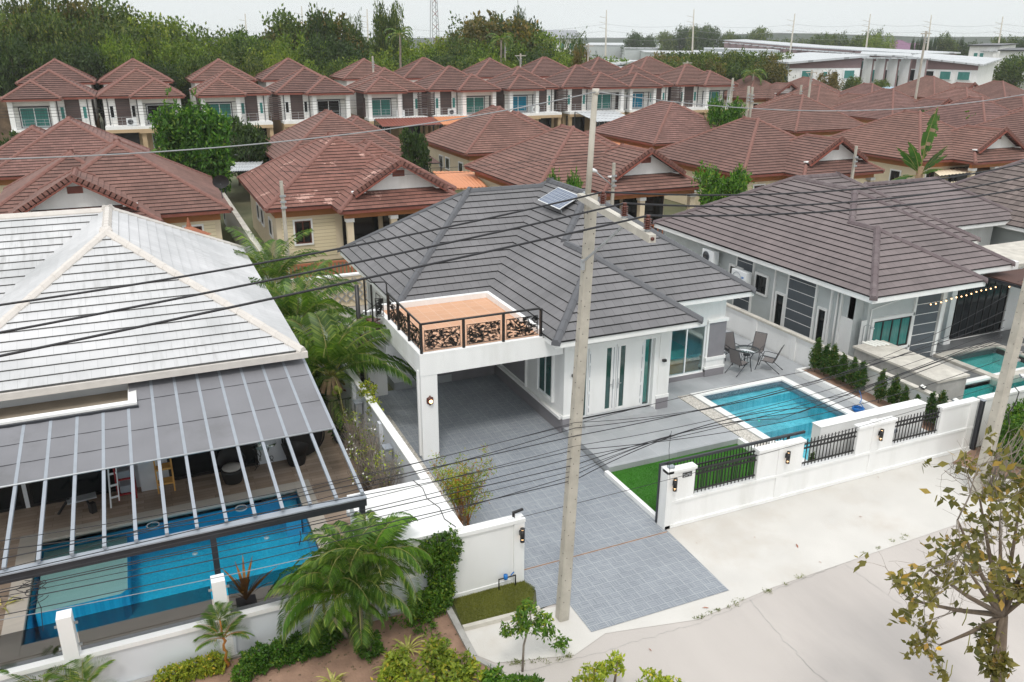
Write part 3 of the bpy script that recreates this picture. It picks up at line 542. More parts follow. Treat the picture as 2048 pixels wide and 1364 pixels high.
# ---------------------------------------------------------------- main house
def mainhouse():
    t=thing('white_bungalow','white bungalow with dark grey tiled hip roof and open carport under a tiled terrace','house',(11.4,26,0))
    z=3.51
    roof(t,[(7.37,19.7,26.07,34.7,z,.68),(10.66,19.82,22.65,34.9,z,.68),(10.66,16.0,20.62,30,z,.68)],'r_grey','g_grey','c_grey',.27,.045,'white',.2)
    b=MB(); zt=3.36; zb=.22
    # wing front wall and its deep door recess
    b.wall('x',21.4,11.4,15.36,zb,zt,.25,'white',[(12.02,14.72,.38,2.86)])
    b.wall('y',11.4,21.65,27.0,0,zt,.2,'white',[(22.12,23.2,.87,2.55)])
    b.wall('y',15.36,21.65,23.2,zb,zt,-.2,'white')
    b.wall('x',23.2,15.36,19.0,zb,zt,.25,'white',[(16.55,18.22,.4,2.24)])
    b.wall('y',19.0,23.45,34,zb,zt,-.2,'white')
    b.wall('x',27.0,8.6,11.4,0,zt,.2,'white'); b.wall('y',8.6,27.2,34.2,.3,zt,.2,'white',[(27.6,28.6,1.0,2.1),(28.75,29.7,1.0,2.1)]); b.wall('x',34.2,8.4,19,0,zt,.2,'white')
    b.box(16.3,17.0,21.2,21.5,3.05,3.3,'white') if False else None
    # trim round the doorway, pilasters with moulded feet
    b.box(11.9,12.02,21.33,21.4,.38,2.98,'white'); b.box(14.72,14.84,21.33,21.4,.38,2.98,'white'); b.box(11.86,14.88,21.31,21.4,2.86,3.0,'white'); b.box(11.8,14.94,21.34,21.4,3.0,3.05,'white')
    b.box(14.9,15.42,21.36,21.9,.62,.74,'white'); b.box(14.95,15.39,21.38,21.8,.74,3.3,'white')
    b.box(11.36,11.75,21.36,21.6,.52,.62,'white')
    b.box(18.2,19.1,23.08,23.6,.86,.98,'white'); b.box(18.24,19.06,23.12,23.5,.6,.86,'white'); b.box(18.2,19.1,23.1,23.5,.5,.6,'white'); b.box(18.2,19.1,23.08,23.5,2.33,2.45,'white')
    b.box(11.3,11.4,21.5,26.98,.47,.57,'white'); b.box(8.6,11.4,26.93,27,.47,.57,'white')
    b.box(11.33,11.4,24.15,24.22,.57,2.8,'white');b.box(11.33,11.4,26.3,26.37,.57,2.8,'white')
    part(b,'wall',t,bevel=.006)
    b=MB(); b.box(11.345,11.4,21.45,26.98,0,.47,'greyw'); b.box(8.6,11.34,26.955,27,0,.47,'greyw'); b.box(14.93,15.4,21.37,21.8,.22,.62,'greyw'); b.box(18.22,19.08,23.1,23.5,.22,.5,'greyw'); b.box(15.37,18.22,23.16,23.2,.22,.39,'greyw')
    b.box(18.3,19.04,23.13,23.2,.98,2.33,'greyw'); b.box(19.0,19.04,23.2,23.5,.98,2.33,'greyw'); b.box(11.36,11.4,24.22,26.3,.66,2.7,'greyw'); b.box(11.36,11.8,21.365,21.4,.22,.52,'greyw')
    part(b,'grey_panel',t)
    # terrace over the carport
    b=MB(); b.box(6.68,10.64,21.45,26.05,2.9,3.38,'white'); b.box(6.676,11.36,21.446,21.85,2.76,3.384,'white'); b.box(10.64,11.36,21.85,27,2.98,3.2,'white')
    b.box(6.677,6.98,21.85,26.05,2.76,2.9,'white'); b.box(6.6,10.7,21.4,21.46,3.38,3.47,'white') if False else None
    b.box(6.672,10.64,21.442,21.6,3.384,3.44,'white'); b.box(6.672,6.84,21.6,26.05,3.38,3.44,'white'); b.box(6.84,10.62,25.95,26.12,3.38,3.62,'white'); b.box(10.62,10.76,21.6,26.12,3.38,3.62,'white')
    part(b,'terrace_slab',t)
    b=MB(); b.poly([(6.84,21.6,3.43),(10.62,21.6,3.43),(10.62,25.95,3.43),(6.84,25.95,3.43)],'terr'); part(b,'terrace_floor',t)
    b=MB(); b.box(6.69,7.2,21.46,21.9,0,2.9,'white'); b.box(6.63,6.69,21.6,21.68,.1,2.9,'white'); part(b,'carport_column',t,bevel=.008)
    b=MB(); b.box(6.4,7.08,26.7,26.95,0,3.2,'white'); part(b,'pier',t)
    # doors
    b=MB(); yy=21.5
    b.box(12.02,14.72,yy,yy+.05,.38,.44,'whitem'); b.box(12.02,14.72,yy,yy+.05,2.8,2.86,'whitem')
    for x in (12.02,12.26,13.3,14.4,14.68): b.box(x,x+.05,yy-.004,yy+.054,.44,2.8,'whitem')
    d=part(b,'door_frame',t)
    for x0,x1,g0,g1 in ((12.32,13.3,12.98,13.16),(13.36,14.38,13.5,13.68)):
        b=MB(); b.box(x0,g0,yy-.02,yy+.04,.45,2.79,'white'); b.box(g1,x1,yy-.02,yy+.04,.45,2.79,'white'); b.box(g0,g1,yy-.02,yy+.04,.45,.55,'white'); b.box(g0,g1,yy-.02,yy+.04,2.7,2.79,'white')
        for xx in (x0+.05,x1-.05): b.box(xx-.008,xx+.008,yy-.03,yy-.02,.55,2.7,'gmetal')
        for zz in (.7,1.2,1.7,2.2,2.6):
            xx=x0+.03 if g0<13.2 else x1-.03; b.box(xx-.03,xx+.03,yy-.035,yy-.02,zz,zz+.09,'whitem')
        dr=part(b,'door',t); b=MB(); b.box(g0,g1,yy,yy+.02,.55,2.7,'win'); _child(b,'door_glass',dr)
        b=MB(); hx=13.24 if g0<13.2 else 13.42; b.bar((hx,yy-.07,1.25),(hx,yy-.07,1.6),.02,.02,'galv'); b.bar((hx,yy-.07,1.42),(hx+(.12 if g0>13.2 else -.12),yy-.07,1.42),.02,.02,'galv'); _child(b,'door_handle',dr)
    for x0,x1 in ((12.07,12.26),(14.45,14.68)):
        b=MB(); b.box(x0,x1,yy+.02,yy+.03,.44,2.8,'clear'); part(b,'sidelight',t)
        b=MB(); n=10
        for i in range(n):
            xa,xb=x0+(x1-x0)*i/n,x0+(x1-x0)*(i+1)/n; ya,yb=(yy+.12+.03*(i%2)),(yy+.12+.03*((i+1)%2)); b.poly([(xa,ya,.46),(xb,yb,.46),(xb,yb,2.8),(xa,ya,2.8)],'teal')
        part(b,'curtain',t)
    b=MB(); b.box(12.0,14.75,21.0,21.55,.22,.38,'porch'); b.box(11.9,14.8,21.55,22.4,.2,.42,'greyw'); part(b,'door_step',t)
    window(t,'y',11.4,22.15,23.17,.9,2.52,-1,'whitem','win',2,.06,'white',.07,.06)
    for a in (27.6,28.75): window(t,'y',8.6,a,a+.97,1.0,2.1,-1,'whitem','wint',2,.05)
    # bedroom sliding doors, room and bed behind the glass
    b=MB(); yy=23.24
    for x in (16.55,17.36,18.17): b.box(x,x+.05,yy,yy+.06,.44,2.2,'whitem')
    b.box(16.55,18.22,yy-.01,yy+.07,.4,.45,'whitem'); b.box(16.55,18.22,yy-.01,yy+.07,2.19,2.24,'whitem'); b.box(16.47,16.55,23.15,23.2,.36,2.3,'white'); b.box(18.22,18.3,23.15,23.2,.36,2.3,'white')
    w_=part(b,'sliding_door',t); b=MB(); b.box(16.6,17.36,yy+.02,yy+.03,.45,2.19,'clear'); b.box(17.41,18.17,yy+.03,yy+.04,.45,2.19,'clear'); _child(b,'pane',w_)
    b=MB(); b.box(15.8,18.8,23.46,27,.3,.38,'yellow'); b.box(15.75,15.8,23.46,27,.3,3,'creamp'); b.box(15.75,18.8,27,27.05,.3,3,'creamp'); part(b,'bedroom_floor',t)
    bed=thing('bed','teal covered bed on a wooden base seen through the sliding glass doors','bed',(17.2,25,0)); b=MB(); b.box(16.2,18.3,24.2,26.4,.38,.6,'yellow'); part(b,'base',bed)
    b=MB(); b.box(16.25,18.25,24.22,26.35,.6,.98,'teal'); part(b,'mattress',bed,bevel=.06)
    for x,y in ((16.6,25.9),(17.2,25.6),(17.8,25.95),(17.0,26.1)): b=MB(); b.obox((x,y,1.12),(.3,.05,0),(-.04,.2,.08),(0,-.05,.1),'teal'); part(b,'pillow',bed,bevel=.05)
    return t
HOUSE=mainhouse()
# lamps on walls
def wall_lamp(loc,rz,label,kind='cyl'):
    t=thing('wall_lamp',label,'lamp',(0,0,0),'outdoor wall lamps'); b=MB()
    if kind=='cyl':
        b.box(-.03,.03,-.02,.05,-.06,.06,'black'); part(b,'bracket',t); b=MB(); b.cyl(0,-.09,-.1,.1,.055,'black',12); part(b,'body',t)
        b=MB()
        for z in (-.15,-.19,.11,.15): b.cyl(0,-.09,z,z+.012,.055,'black',12)
        for a in (0,2.1,4.2): b.tube([(.05*cos(a),-.09+.05*sin(a),-.19),(.05*cos(a),-.09+.05*sin(a),.16)],.005,'black',4)
        part(b,'cage',t); b=MB(); b.cyl(0,-.09,-.17,-.1,.025,'bulb',8); b.cyl(0,-.09,.1,.15,.025,'bulb',8); part(b,'bulb',t)
    elif kind=='box':
        b.box(-.06,.06,-.1,0,-.04,.04,'black'); part(b,'body',t)
    else:
        b.lathe((0,0,0),[(.02,-.16),(.03,-.12),(.1,-.09),(.11,0),(.1,.09),(.03,.12),(.02,.16)],'wood',10); part(b,'body',t)
        b=MB(); b.ball((0,-.09,0),.06,'bulb'); part(b,'bulb',t)
    t.location=loc; t.rotation_euler=(0,0,rz); return t
wall_lamp((6.95,21.46,1.95),0,'round nautical bronze lamp on the front of the white carport column','ball')
wall_lamp((6.4,26.8,2.6),R(-90),'lit round lamp on the white pier beside the spiral stairs','ball')
wall_lamp((11.72,21.4,2.0),0,'small black box lamp on the white wall left of the double doors','box'); wall_lamp((15.12,21.38,2.0),0,'small black box lamp on the white pilaster right of the double doors','box')
# terrace railing with leaf pattern panels
def railing():
    t=thing('terrace_railing','black metal railing with cut-out leaf pattern panels round the terrace','railing',(6.76,21.52,3.4)); z0,z1=3.4,4.34
    P=[(6.76,21.52),(8.07,21.52),(9.35,21.52),(10.6,21.52)]; Q=[(6.76,21.52),(6.76,22.7),(6.76,23.8),(6.76,24.9)]
    for x,y in P+Q[1:]:
        b=MB(); b.box(x-.036,x+.036,y-.036,y+.036,z0,z1,'black'); b.box(x-.06,x+.06,y-.06,y+.06,z0,z0+.012,'black'); part(b,'post',t)
    b=MB(); b.tube([(6.76,24.95,z1),(6.76,21.52,z1),(10.52,21.52,z1),(10.6,21.52,z1-.08),(10.6,21.52,z1-.4)],.036,'black',8); part(b,'handrail',t)
    g=np.random.default_rng(4)
    def panel(a,b2):
        a,b2=np.array(a),np.array(b2); d=b2-a; L=np.linalg.norm(d); d/=L; mb=MB(); zz0,zz1=z0+.12,z1-.2
        def pt(s,z): return (a[0]+d[0]*s,a[1]+d[1]*s,z)
        nx,ny=-d[1]*.003,d[0]*.003
        for s0,s1,za,zb in ((.1,L-.1,zz0,zz0+.02),(.1,L-.1,zz1-.02,zz1),(.1,.12,zz0,zz1),(L-.12,L-.1,zz0,zz1)): mb.poly([pt(s0,za),pt(s1,za),pt(s1,zb),pt(s0,zb)],'black')
        for k in range(int(95*L)):
            s,z=g.uniform(.1,L-.1),g.uniform(zz0+.0,zz1); an=g.uniform(-.9,.9)+(.0 if g.random()<.5 else pi*.8); ln=g.uniform(.14,.24)
            for i in range(8):
                c=(s+cos(an)*ln*i/8,z+sin(an)*ln*i/8)
                for sd in (-1,1):
                    al=an+sd*.85; l=.055*(1-i/10); w=.0085; e=(c[0]+cos(al)*l,c[1]+sin(al)*l); m_=(c[0]+cos(al)*l*.5,c[1]+sin(al)*l*.5); px,pz=-sin(al)*w,cos(al)*w
                    q=[c,(m_[0]+px,m_[1]+pz),e,(m_[0]-px,m_[1]-pz)]
                    if all(.1<p[0]<L-.1 and zz0<p[1]<zz1 for p in q):
                        f=[pt(*p) for p in q]; mb.poly([(p[0]+nx,p[1]+ny,p[2]) for p in f],'black'); mb.poly([(p[0]-nx,p[1]-ny,p[2]) for p in f],'black')
            e=(s+cos(an)*ln,z+sin(an)*ln)
            if .1<e[0]<L-.1 and zz0<e[1]<zz1: mb.bar(pt(s,z),pt(*e),.012,.008,'black')
        part(mb,'leaf_panel',t)
    for i in range(3): panel(P[i],P[i+1]); panel(Q[i],Q[i+1])
    b=MB()
    for x,y in ((6.3,25.2),(6.3,26.1)): b.box(x-.025,x+.025,y-.025,y+.025,3.3,4.6,'black')
    b.tube([(6.76,25.0,3.6),(6.76,25.0,4.62),(6.72,25.06,4.68),(6.3,25.2,4.68),(6.3,26.1,4.6)],.024,'black',8); b.bar((6.3,25.2,3.9),(6.3,26.1,3.9),.02,.02,'black'); part(b,'handrail',t); panel((6.74,25.02),(6.3,25.2))
    return t
railing()
# solar panel tilted on its roof frame
def solar():
    n=Vector((-.5,0,.85)).normalized(); t=thing('solar_panel','tilted blue solar panel near the ridge of the dark grey roof','solar panel',(0,0,0))
    b=MB(); b.box(-.8,.8,-.5,.5,0,.03,'whitem'); part(b,'frame',t); b=MB(); b.box(-.77,.77,-.47,.47,.03,.036,'solar'); part(b,'cell_grid',t)
    b=MB(); b.bar((-.7,-.4,0),(-.7,-.4,-.12),.03,.03,'galv'); b.bar((.7,-.4,0),(.7,-.4,-.3),.03,.03,'galv'); b.bar((-.7,-.42,-.03),(.7,-.42,-.03),.04,.03,'galv'); part(b,'mount',t)
    return t
SOL=solar()
# spiral stair beside the party wall
def spiral():
    cx,cy=6.02,26.0; t=thing('spiral_staircase','spiral staircase with dark red treads and black pole beside the carport','staircase',(cx,cy,0))
    b=MB(); b.cyl(cx,cy,0,4.4,.075,'black',12); part(b,'pole',t); n=15; pts=[]
    for i in range(n):
        a=R(-75)-R(24)*i; z=.22*(i+1); b=MB(); w=R(15); r=.78; v=[]
        for zz in (z-.035,z): v+=[(cx+.07*cos(a-w),cy+.07*sin(a-w),zz),(cx+r*cos(a-w),cy+r*sin(a-w),zz),(cx+r*cos(a+w),cy+r*sin(a+w),zz),(cx+.07*cos(a+w),cy+.07*sin(a+w),zz)]
        b.idx(v,[(0,1,2,3),(7,6,5,4),(0,4,5,1),(1,5,6,2),(2,6,7,3)],'wood'); part(b,'tread',t)
        b=MB(); p=(cx+.76*cos(a),cy+.76*sin(a)); b.tube([(*p,z),(*p,z+.95)],.014,'black',6); b.ball((p[0],p[1],z+.5),.03,'black',6); part(b,'baluster',t); pts.append((*p,z))
    for h in (.45,.95):
        b=MB(); b.tube([(p[0],p[1],p[2]+h) for p in pts],.014,'black',6); part(b,'handrail',t)
spiral()
# garden furniture
def chair_proto():
    t=thing('garden_chair','grey sling garden chair','chair',(0,0,0),'garden chairs round the glass table'); 
    b=MB(); b.poly([(-.24,.2,.42),(.24,.2,.42),(.23,-.22,.38),(-.23,-.22,.38)],'sling'); b.poly([(-.24,.2,.41),(.24,.2,.41),(.23,-.22,.37),(-.23,-.22,.37)],'sling'); part(b,'seat',t)
    b=MB(); b.poly([(-.23,-.22,.38),(.23,-.22,.38),(.22,-.44,1.0),(-.22,-.44,1.0)],'sling'); b.poly([(-.23,-.23,.38),(.23,-.23,.38),(.22,-.45,1.0),(-.22,-.45,1.0)],'sling'); part(b,'backrest',t)
    for s in (-1,1):
        b=MB(); b.tube([(s*.27,.42,0),(s*.26,.26,.6),(s*.26,.1,.63),(s*.25,-.3,.6)],.014,'dmetal',6); part(b,'arm',t)
        b=MB(); b.tube([(s*.26,.25,.42),(s*.24,-.2,.38),(s*.23,-.45,1.02)],.014,'dmetal',6); part(b,'side_rail',t)
        b=MB(); b.tube([(s*.25,.1,.41),(s*.26,-.5,0)],.014,'dmetal',6); part(b,'leg',t)
    b=MB(); b.tube([(-.23,-.45,1.02),(.23,-.45,1.02)],.014,'dmetal',6); part(b,'top_rail',t); return t
CH=chair_proto()
TX,TY=20.32,23.35
for i,(x,y,a,l) in enumerate([(19.72,23.0,-75,'nearest to the bedroom wall'),(20.25,24.05,175,'behind the table, farthest from the pool'),(21.1,23.75,120,'against the white party wall, backrest leaning right'),(20.9,22.75,35,'nearest to the pool edge')]):
    o=CH if i==0 else dup(CH); o.location=(x,y,.22); o.rotation_euler=(0,0,R(a)); o['label']='grey sling chair at the glass table, '+l
t=thing('round_table','round glass garden table with dark metal legs beside the pool','table',(TX,TY,.22)); b=MB(); b.cyl(TX,TY,.93,.942,.44,'tableg',32); part(b,'tabletop',t)
b=MB(); b.tube([(TX+.45*cos(a*pi/16),TY+.45*sin(a*pi/16),.932) for a in range(33)],.014,'dmetal',6,False); b.cyl(TX,TY,.7,.715,.14,'dmetal',16); part(b,'rim',t)
for k in range(4): b=MB(); a=k*pi/2+.6; b.tube([(TX+.32*cos(a),TY+.32*sin(a),.93),(TX+.16*cos(a),TY+.16*sin(a),.6),(TX+.2*cos(a),TY+.2*sin(a),.22)],.013,'dmetal',6); part(b,'leg',t)
t=thing('side_table','small round green glass side table behind the garden chairs','table',(19.75,24.1,.22)); b=MB(); b.cyl(19.75,24.1,.72,.735,.26,'tint',24); part(b,'tabletop',t); b=MB(); b.tube([(19.75+.27*cos(a*pi/12),24.1+.27*sin(a*pi/12),.73) for a in range(25)],.012,'dmetal',6,False); part(b,'rim',t)
for k in range(3): b=MB(); a=k*2.1; b.tube([(19.75+.2*cos(a),24.1+.2*sin(a),.72),(19.75+.2*cos(a),24.1+.2*sin(a),.22)],.012,'dmetal',6); part(b,'leg',t)
# ---------------------------------------------------------------- pools
def pool(name,label,P,zc,zw,depth,floor,coping,cw,parts=(),side=None):
    x0,x1,y0,y1=P; t=thing(name,label,'pool',((x0+x1)/2,y0,0)); b=MB(); zb=zw-depth; th=.2
    b.box(x0,x1,y0,y1,zb-.1,zb,floor); s=side or floor
    b.box(x0-.03,x0,y0,y1,zb,zc-.1,s);b.box(x1,x1+.03,y0,y1,zb,zc-.1,s);b.box(x0,x1,y0-.03,y0,zb,zc-.1,s);b.box(x0,x1,y1,y1+.03,zb,zc-.1,s); part(b,'basin',t)
    b=MB(); b.box(x0-cw,x0,y0-cw,y1+cw,-.03,zc,coping); b.box(x1,x1+cw,y0-cw,y1+cw,-.03,zc,coping); b.box(x0,x1,y0-cw,y0,-.03,zc,coping); b.box(x0,x1,y1,y1+cw,-.03,zc,coping); part(b,'coping',t,bevel=.01)
    b=MB(); b.poly([(x0,y0,zw),(x1,y0,zw),(x1,y1,zw),(x0,y1,zw)],'water'); part(b,'pool_water',t); return t
p=pool('swimming_pool','blue rectangular swimming pool with white coping beside the artificial lawn',PA,.26,.17,1.25,'poolm','wcop',.28)
b=MB(); x0,x1,y0,y1=PA
b.box(x0,x0+.02,y0,y1,0,.2,'band'); b.box(x1-.02,x1,y0,y1,0,.2,'band'); b.box(x0,x1,y1-.02,y1,0,.2,'band'); part(b,'waterline_tiles',p)
b=MB(); b.box(x0,x1,y1-.55,y1,-1.1,-.05,'poolm'); b.box(x0,x1,y1-1.5,y1-.55,-1.1,-.32,'poolm'); b.box(x0,x1,y1-1.95,y1-1.5,-1.1,-.6,'poolm'); part(b,'pool_steps',p)
for u,v in ((1500,742),(1524,737),(1400,776),(1445,766)): pass
p=pool('swimming_pool','long bright blue mosaic pool under the awning beam with a pale shallow ledge',PB,.17,.1,.95,'pool','cop',.42)
x0,x1,y0,y1=PB; b=MB(); b.prism([(x0+.1,y0+1.46),(x0+1.85,y0+1.46),(x0+2.0,y0+1.6),(x0+2.0,y1-.12),(x0+.1,y1-.12)],-.84,-.12,'pool','ledge'); part(b,'shallow_ledge',p)
b=MB(); b.box(x1-.45,x1-.05,y1-.75,y1-.05,-1.2,-.12,'pool'); part(b,'pool_steps',p)
for x,y in ((x0+2.7,y0+1.15),(x0+4.0,y0+1.2),(x0+3.55,y1-.55),(x0+5.4,y1-.55)):
    b=MB(); b.cyl(x,y,-.85,-.82,.07,'whitem',14); part(b,'pool_light',p)
for x,y in ((x0+2.65,y1-.25),(x0+4.85,y1-.3)): b=MB(); b.tube([(x+.15*cos(a*pi/8),y+.15*sin(a*pi/8),.09) for a in range(17)],.02,'whitem',6,False); b.cyl(x,y,.05,.085,.12,'pool',14); part(b,'skimmer_ring',p)
p=pool('swimming_pool','green-tiled pool of the grey house behind the party wall',PC,.26,.18,1.2,'poolg','wcop',.22)
p=pool('jacuzzi','small green-tiled square jacuzzi pool beside the grey house',PC2,.3,.24,.7,'poolg','conc',.3)
tag(p,cat='jacuzzi')
SOL.matrix_world=Matrix.Translation((14.42,27.9,6.33))@Matrix(((0,-.90,-.43,0),(-1,0,0,0),(0,-.43,.90,0),(0,0,0,1))).to_4x4() if False else Matrix.Translation((14.42,27.9,6.36))
def _orient(o,X,Z):
    X,Z=Vector(X).normalized(),Vector(Z).normalized(); Y=Z.cross(X).normalized(); X=Y.cross(Z); m=Matrix((X,Y,Z)).transposed(); o.rotation_euler=m.to_euler()
_orient(SOL,(.06,-1,-.03),(-.42,-.08,.9))
# ---------------------------------------------------------------- front wall of the main lot
def front_wall():
    t=thing('front_wall','white street wall with three black railing openings before the pool','wall',(11.25,15.35,0)); y=15.35
    b=MB(); op=[(12.15,14.15),(15.77,17.72),(19.2,21.05)]
    b.box(11.25,22.6,y+.03,y+.17,0,.72,'white'); b.box(11.25,22.6,y-.01,y+.21,.72,.8,'white'); b.box(11.25,22.6,y-.02,y+.2,0,.1,'white')
    for x0,x1 in ((11.25,12.12),(14.17,15.75),(17.74,19.18),(21.07,22.6)):
        b.box(x0,x1,y+.03,y+.17,.8,1.62,'white'); b.box(x0-.02,x1+.02,y-.02,y+.22,1.62,1.7,'white')
    for x0,x1,zt in ((11.25,11.55,1.62),(14.85,15.1,1.74),(18.3,18.55,1.74),(22.3,22.58,1.62)): b.box(x0,x1,y-.004,y+.204,.1,zt,'white')
    b.box(11.23,11.42,y-.02,y+.32,0,1.72,'white')
    part(b,'wall',t,bevel=.006)
    for x0,x1 in op:
        b=MB(); yy=y+.1
        for z in (.9,1.36,1.5): b.box(x0-.04,x1+.04,yy-.02,yy+.02,z,z+.03,'black')
        n=int((x1-x0)/.125)
        for i in range(n+1):
            x=x0+.03+(x1-x0-.06)*i/n; b.box(x-.01,x+.01,yy-.01,yy+.01,.82,1.66 if x0>15 else 1.52,'black')
            if i<n: b.tube([(x+(x1-x0-.06)/n/2+.045*cos(a*pi/5),yy,1.445+.045*sin(a*pi/5)) for a in range(11)],.008,'black',4,False)
        part(b,'railing_panel',t)
    return t
front_wall()
for x,l in ((11.42,'beside the black house number'),(15.0,'between the first and second railing openings'),(18.43,'between the second and third railing openings')):
    wall_lamp((x if x<12 else x+.1,15.345,1.36),0,'black cylinder lamp on the white street wall, '+l)
wall_lamp((6.87,14.8,1.38),0,'black cylinder lamp on the white wall left of the driveway, beside the water meter')
# house number plate with its digits
t=thing('house_number','small black number sign on the white gate pier','sign',(11.83,15.37,1.47)); b=MB(); b.box(11.72,12.0,15.363,15.378,1.42,1.55,'black'); part(b,'plate',t)
b=MB(); x=11.74
def seg(d,x,z,w,h):
    S={'5':['t','m','b','tl','br'],'1':['r'],'/':['/'],'4':['tl','m','tr','br'],'7':['t','tr','br'],'2':['t','tr','m','bl','b'],'8':['t','m','b','tl','tr','bl','br']}[d]; y=15.36
    for s in S:
        if s in 'tmb' and len(s)==1: zz={'t':h,'m':h/2,'b':0}[s]; b.box(x,x+w,y-.002,y+.003,z+zz-.004,z+zz+.004,'whitem')
        elif s=='r': b.box(x+w/2,x+w/2+.008,y-.002,y+.003,z,z+h,'whitem')
        elif s=='/': b.bar((x,y,z),(x+w,y,z+h),.005,.008,'whitem')
        else: xx=x if s[1]=='l' else x+w; zz=z+h/2 if s[0]=='t' else z; b.box(xx-.004,xx+.004,y-.002,y+.003,zz,zz+h/2,'whitem')
for ch in '51/41': seg(ch,x,1.445,.028,.075); x+=.05
part(b,'digits',t)
# sliding gate parked behind the wall
t=thing('sliding_gate','black sliding gate parked behind the white street wall','gate',(11.25,15.75,0)); b=MB(); y=15.68
b.box(11.2,11.26,y-.03,y+.03,.05,1.78,'dmetal'); b.box(15.4,15.46,y-.03,y+.03,.05,1.75,'dmetal'); b.box(11.26,16.0,y-.03,y+.03,1.72,1.79,'dmetal'); b.box(11.26,15.4,y-.02,y+.02,.08,.14,'dmetal'); b.box(11.26,15.4,y-.02,y+.02,1.5,1.53,'black'); b.box(11.26,15.4,y-.02,y+.02,1.36,1.39,'black'); part(b,'frame',t)
b=MB()
for i in range(40):
    x=11.36+i*.1; b.box(x-.008,x+.008,y-.008,y+.008,.14,1.72,'black')
    b.tube([(x+.05+.038*cos(a*pi/4),y,1.445+.05*sin(a*pi/4)) for a in range(9)],.007,'black',4,False)
part(b,'bars',t)
t=thing('motor_box','small grey gate sensor on top of the gate pier','sensor',(11.4,15.5,1.72)); b=MB(); b.box(11.33,11.5,15.42,15.54,1.725,1.78,'gmetal'); b.cyl(11.4,15.6,1.72,1.84,.02,'black',8); part(b,'housing',t,bevel=.008)
# left gate wing
t=thing('gate_wall','white wall panel left of the driveway entrance','wall',(6.1,14.95,0)); b=MB()
b.box(5.22,6.8,14.88,15.0,.12,1.62,'white'); b.box(6.72,6.98,14.83,15.06,0,1.66,'white'); b.box(5.2,7.0,14.82,15.07,1.62,1.72,'white'); b.box(5.2,6.72,14.86,15.02,.0,.12,'white'); part(b,'wall',t,bevel=.006)
t=thing('gate_camera','black camera bracket on top of the white wall left of the driveway','camera',(6.85,14.97,1.72)); b=MB(); b.bar((6.75,14.95,1.72),(6.75,14.95,1.82),.05,.05,'black'); b.bar((6.73,14.95,1.85),(7.0,14.98,1.87),.05,.05,'black'); part(b,'body',t)
b=MB(); b.box(6.6,6.75,14.9,15.0,1.725,1.75,'whitem'); part(b,'base_plate',t)
t=thing('water_meter','blue water meter on black pipes at the foot of the white wall','water meter',(6.6,14.75,.2)); b=MB(); b.tube([(6.3,14.75,0),(6.3,14.75,.3),(6.72,14.75,.3),(6.72,14.75,0)],.018,'black',6); part(b,'pipe',t)
b=MB(); b.cyl(6.47,14.75,.27,.38,.05,'blue',10); b.ball((6.47,14.75,.3),.055,'blue',8); b.bar((6.6,14.75,.33),(6.68,14.75,.4),.02,.02,'blue'); part(b,'meter',t)
# party walls
t=thing('party_wall','long white party wall between the carport driveway and the left garden','wall',(5.42,20,0)); b=MB(); b.box(5.36,5.5,17.3,34,0,1.74,'whiteold'); b.box(5.32,5.54,17.3,34,1.74,1.8,'white'); part(b,'wall',t)
b=MB()
for y in (21.0,24.2,27.5): b.box(5.26,5.36,y,y+.22,0,1.7,'whiteold')
part(b,'pier',t)
for y,l in ((20.0,'nearest to the street'),(23.3,'beside the bare white-flowered bush')):
    o=thing('switch_box','grey outdoor electric box on the left white party wall, '+l,'electric box',(5.2,y,1.3)); b=MB(); b.box(5.1,5.3,y-.14,y+.14,1.08,1.45,'galv'); part(b,'box',o,bevel=.01); b=MB(); b.box(5.08,5.32,y-.16,y+.16,1.45,1.48,'gmetal'); part(b,'hood',o)
t=thing('pump_house','white flat-topped masonry box in the front corner of the left lot','outbuilding',(4.4,16,0)); b=MB(); b.box(3.5,5.5,14.98,17.3,0,1.72,'white'); b.box(3.46,5.54,14.94,17.34,1.72,1.8,'white'); part(b,'wall',t,bevel=.01)
t=thing('party_wall','white panelled party wall between the pool terrace and the grey house','wall',(22.6,22,0)); b=MB(); b.box(22.5,22.62,15.6,35,0,1.2,'white'); b.box(22.44,22.66,15.6,35,1.2,1.28,'conc')
for i in range(8): b.box(22.46,22.5,16.2+i*2.3,16.45+i*2.3,0,1.2,'white')
b.box(22.48,22.5,15.6,35,1.06,1.2,'white'); part(b,'wall',t)
# marble feature wall
t=thing('feature_wall','white marble feature wall at the street end of the pool','wall',(19,16.1,0)); b=MB(); b.box(16.86,21.05,15.93,16.26,.2,1.6,'marble'); b.box(16.84,21.07,15.91,16.28,1.6,1.62,'wcop'); part(b,'wall',t)
t=thing('socket_box','small grey socket box on the street side of the marble wall','socket',(19.9,15.9,.9)); b=MB(); b.box(19.85,19.95,15.88,15.93,.85,.98,'gmetal'); part(b,'box',t,bevel=.005); b=MB(); b.box(19.87,19.93,15.87,15.88,.88,.95,'dmetal'); part(b,'lid',t)
t=thing('hose_coil','coiled blue garden hose on the paving beside the pool','hose',(21.15,18.6,.24)); b=MB(); P=[]
for i in range(100):
    a=i*.5; r=.17+.03*sin(i*.7); P.append((21.2+r*cos(a),18.55+r*sin(a),.235+.0011*i))
P+=[(21.4,18.7,.42),(21.58,18.8,.46),(21.66,18.95,.6),(21.6,19.0,.75)]; b.tube(P,.013,'blue',6); part(b,'hose',t)
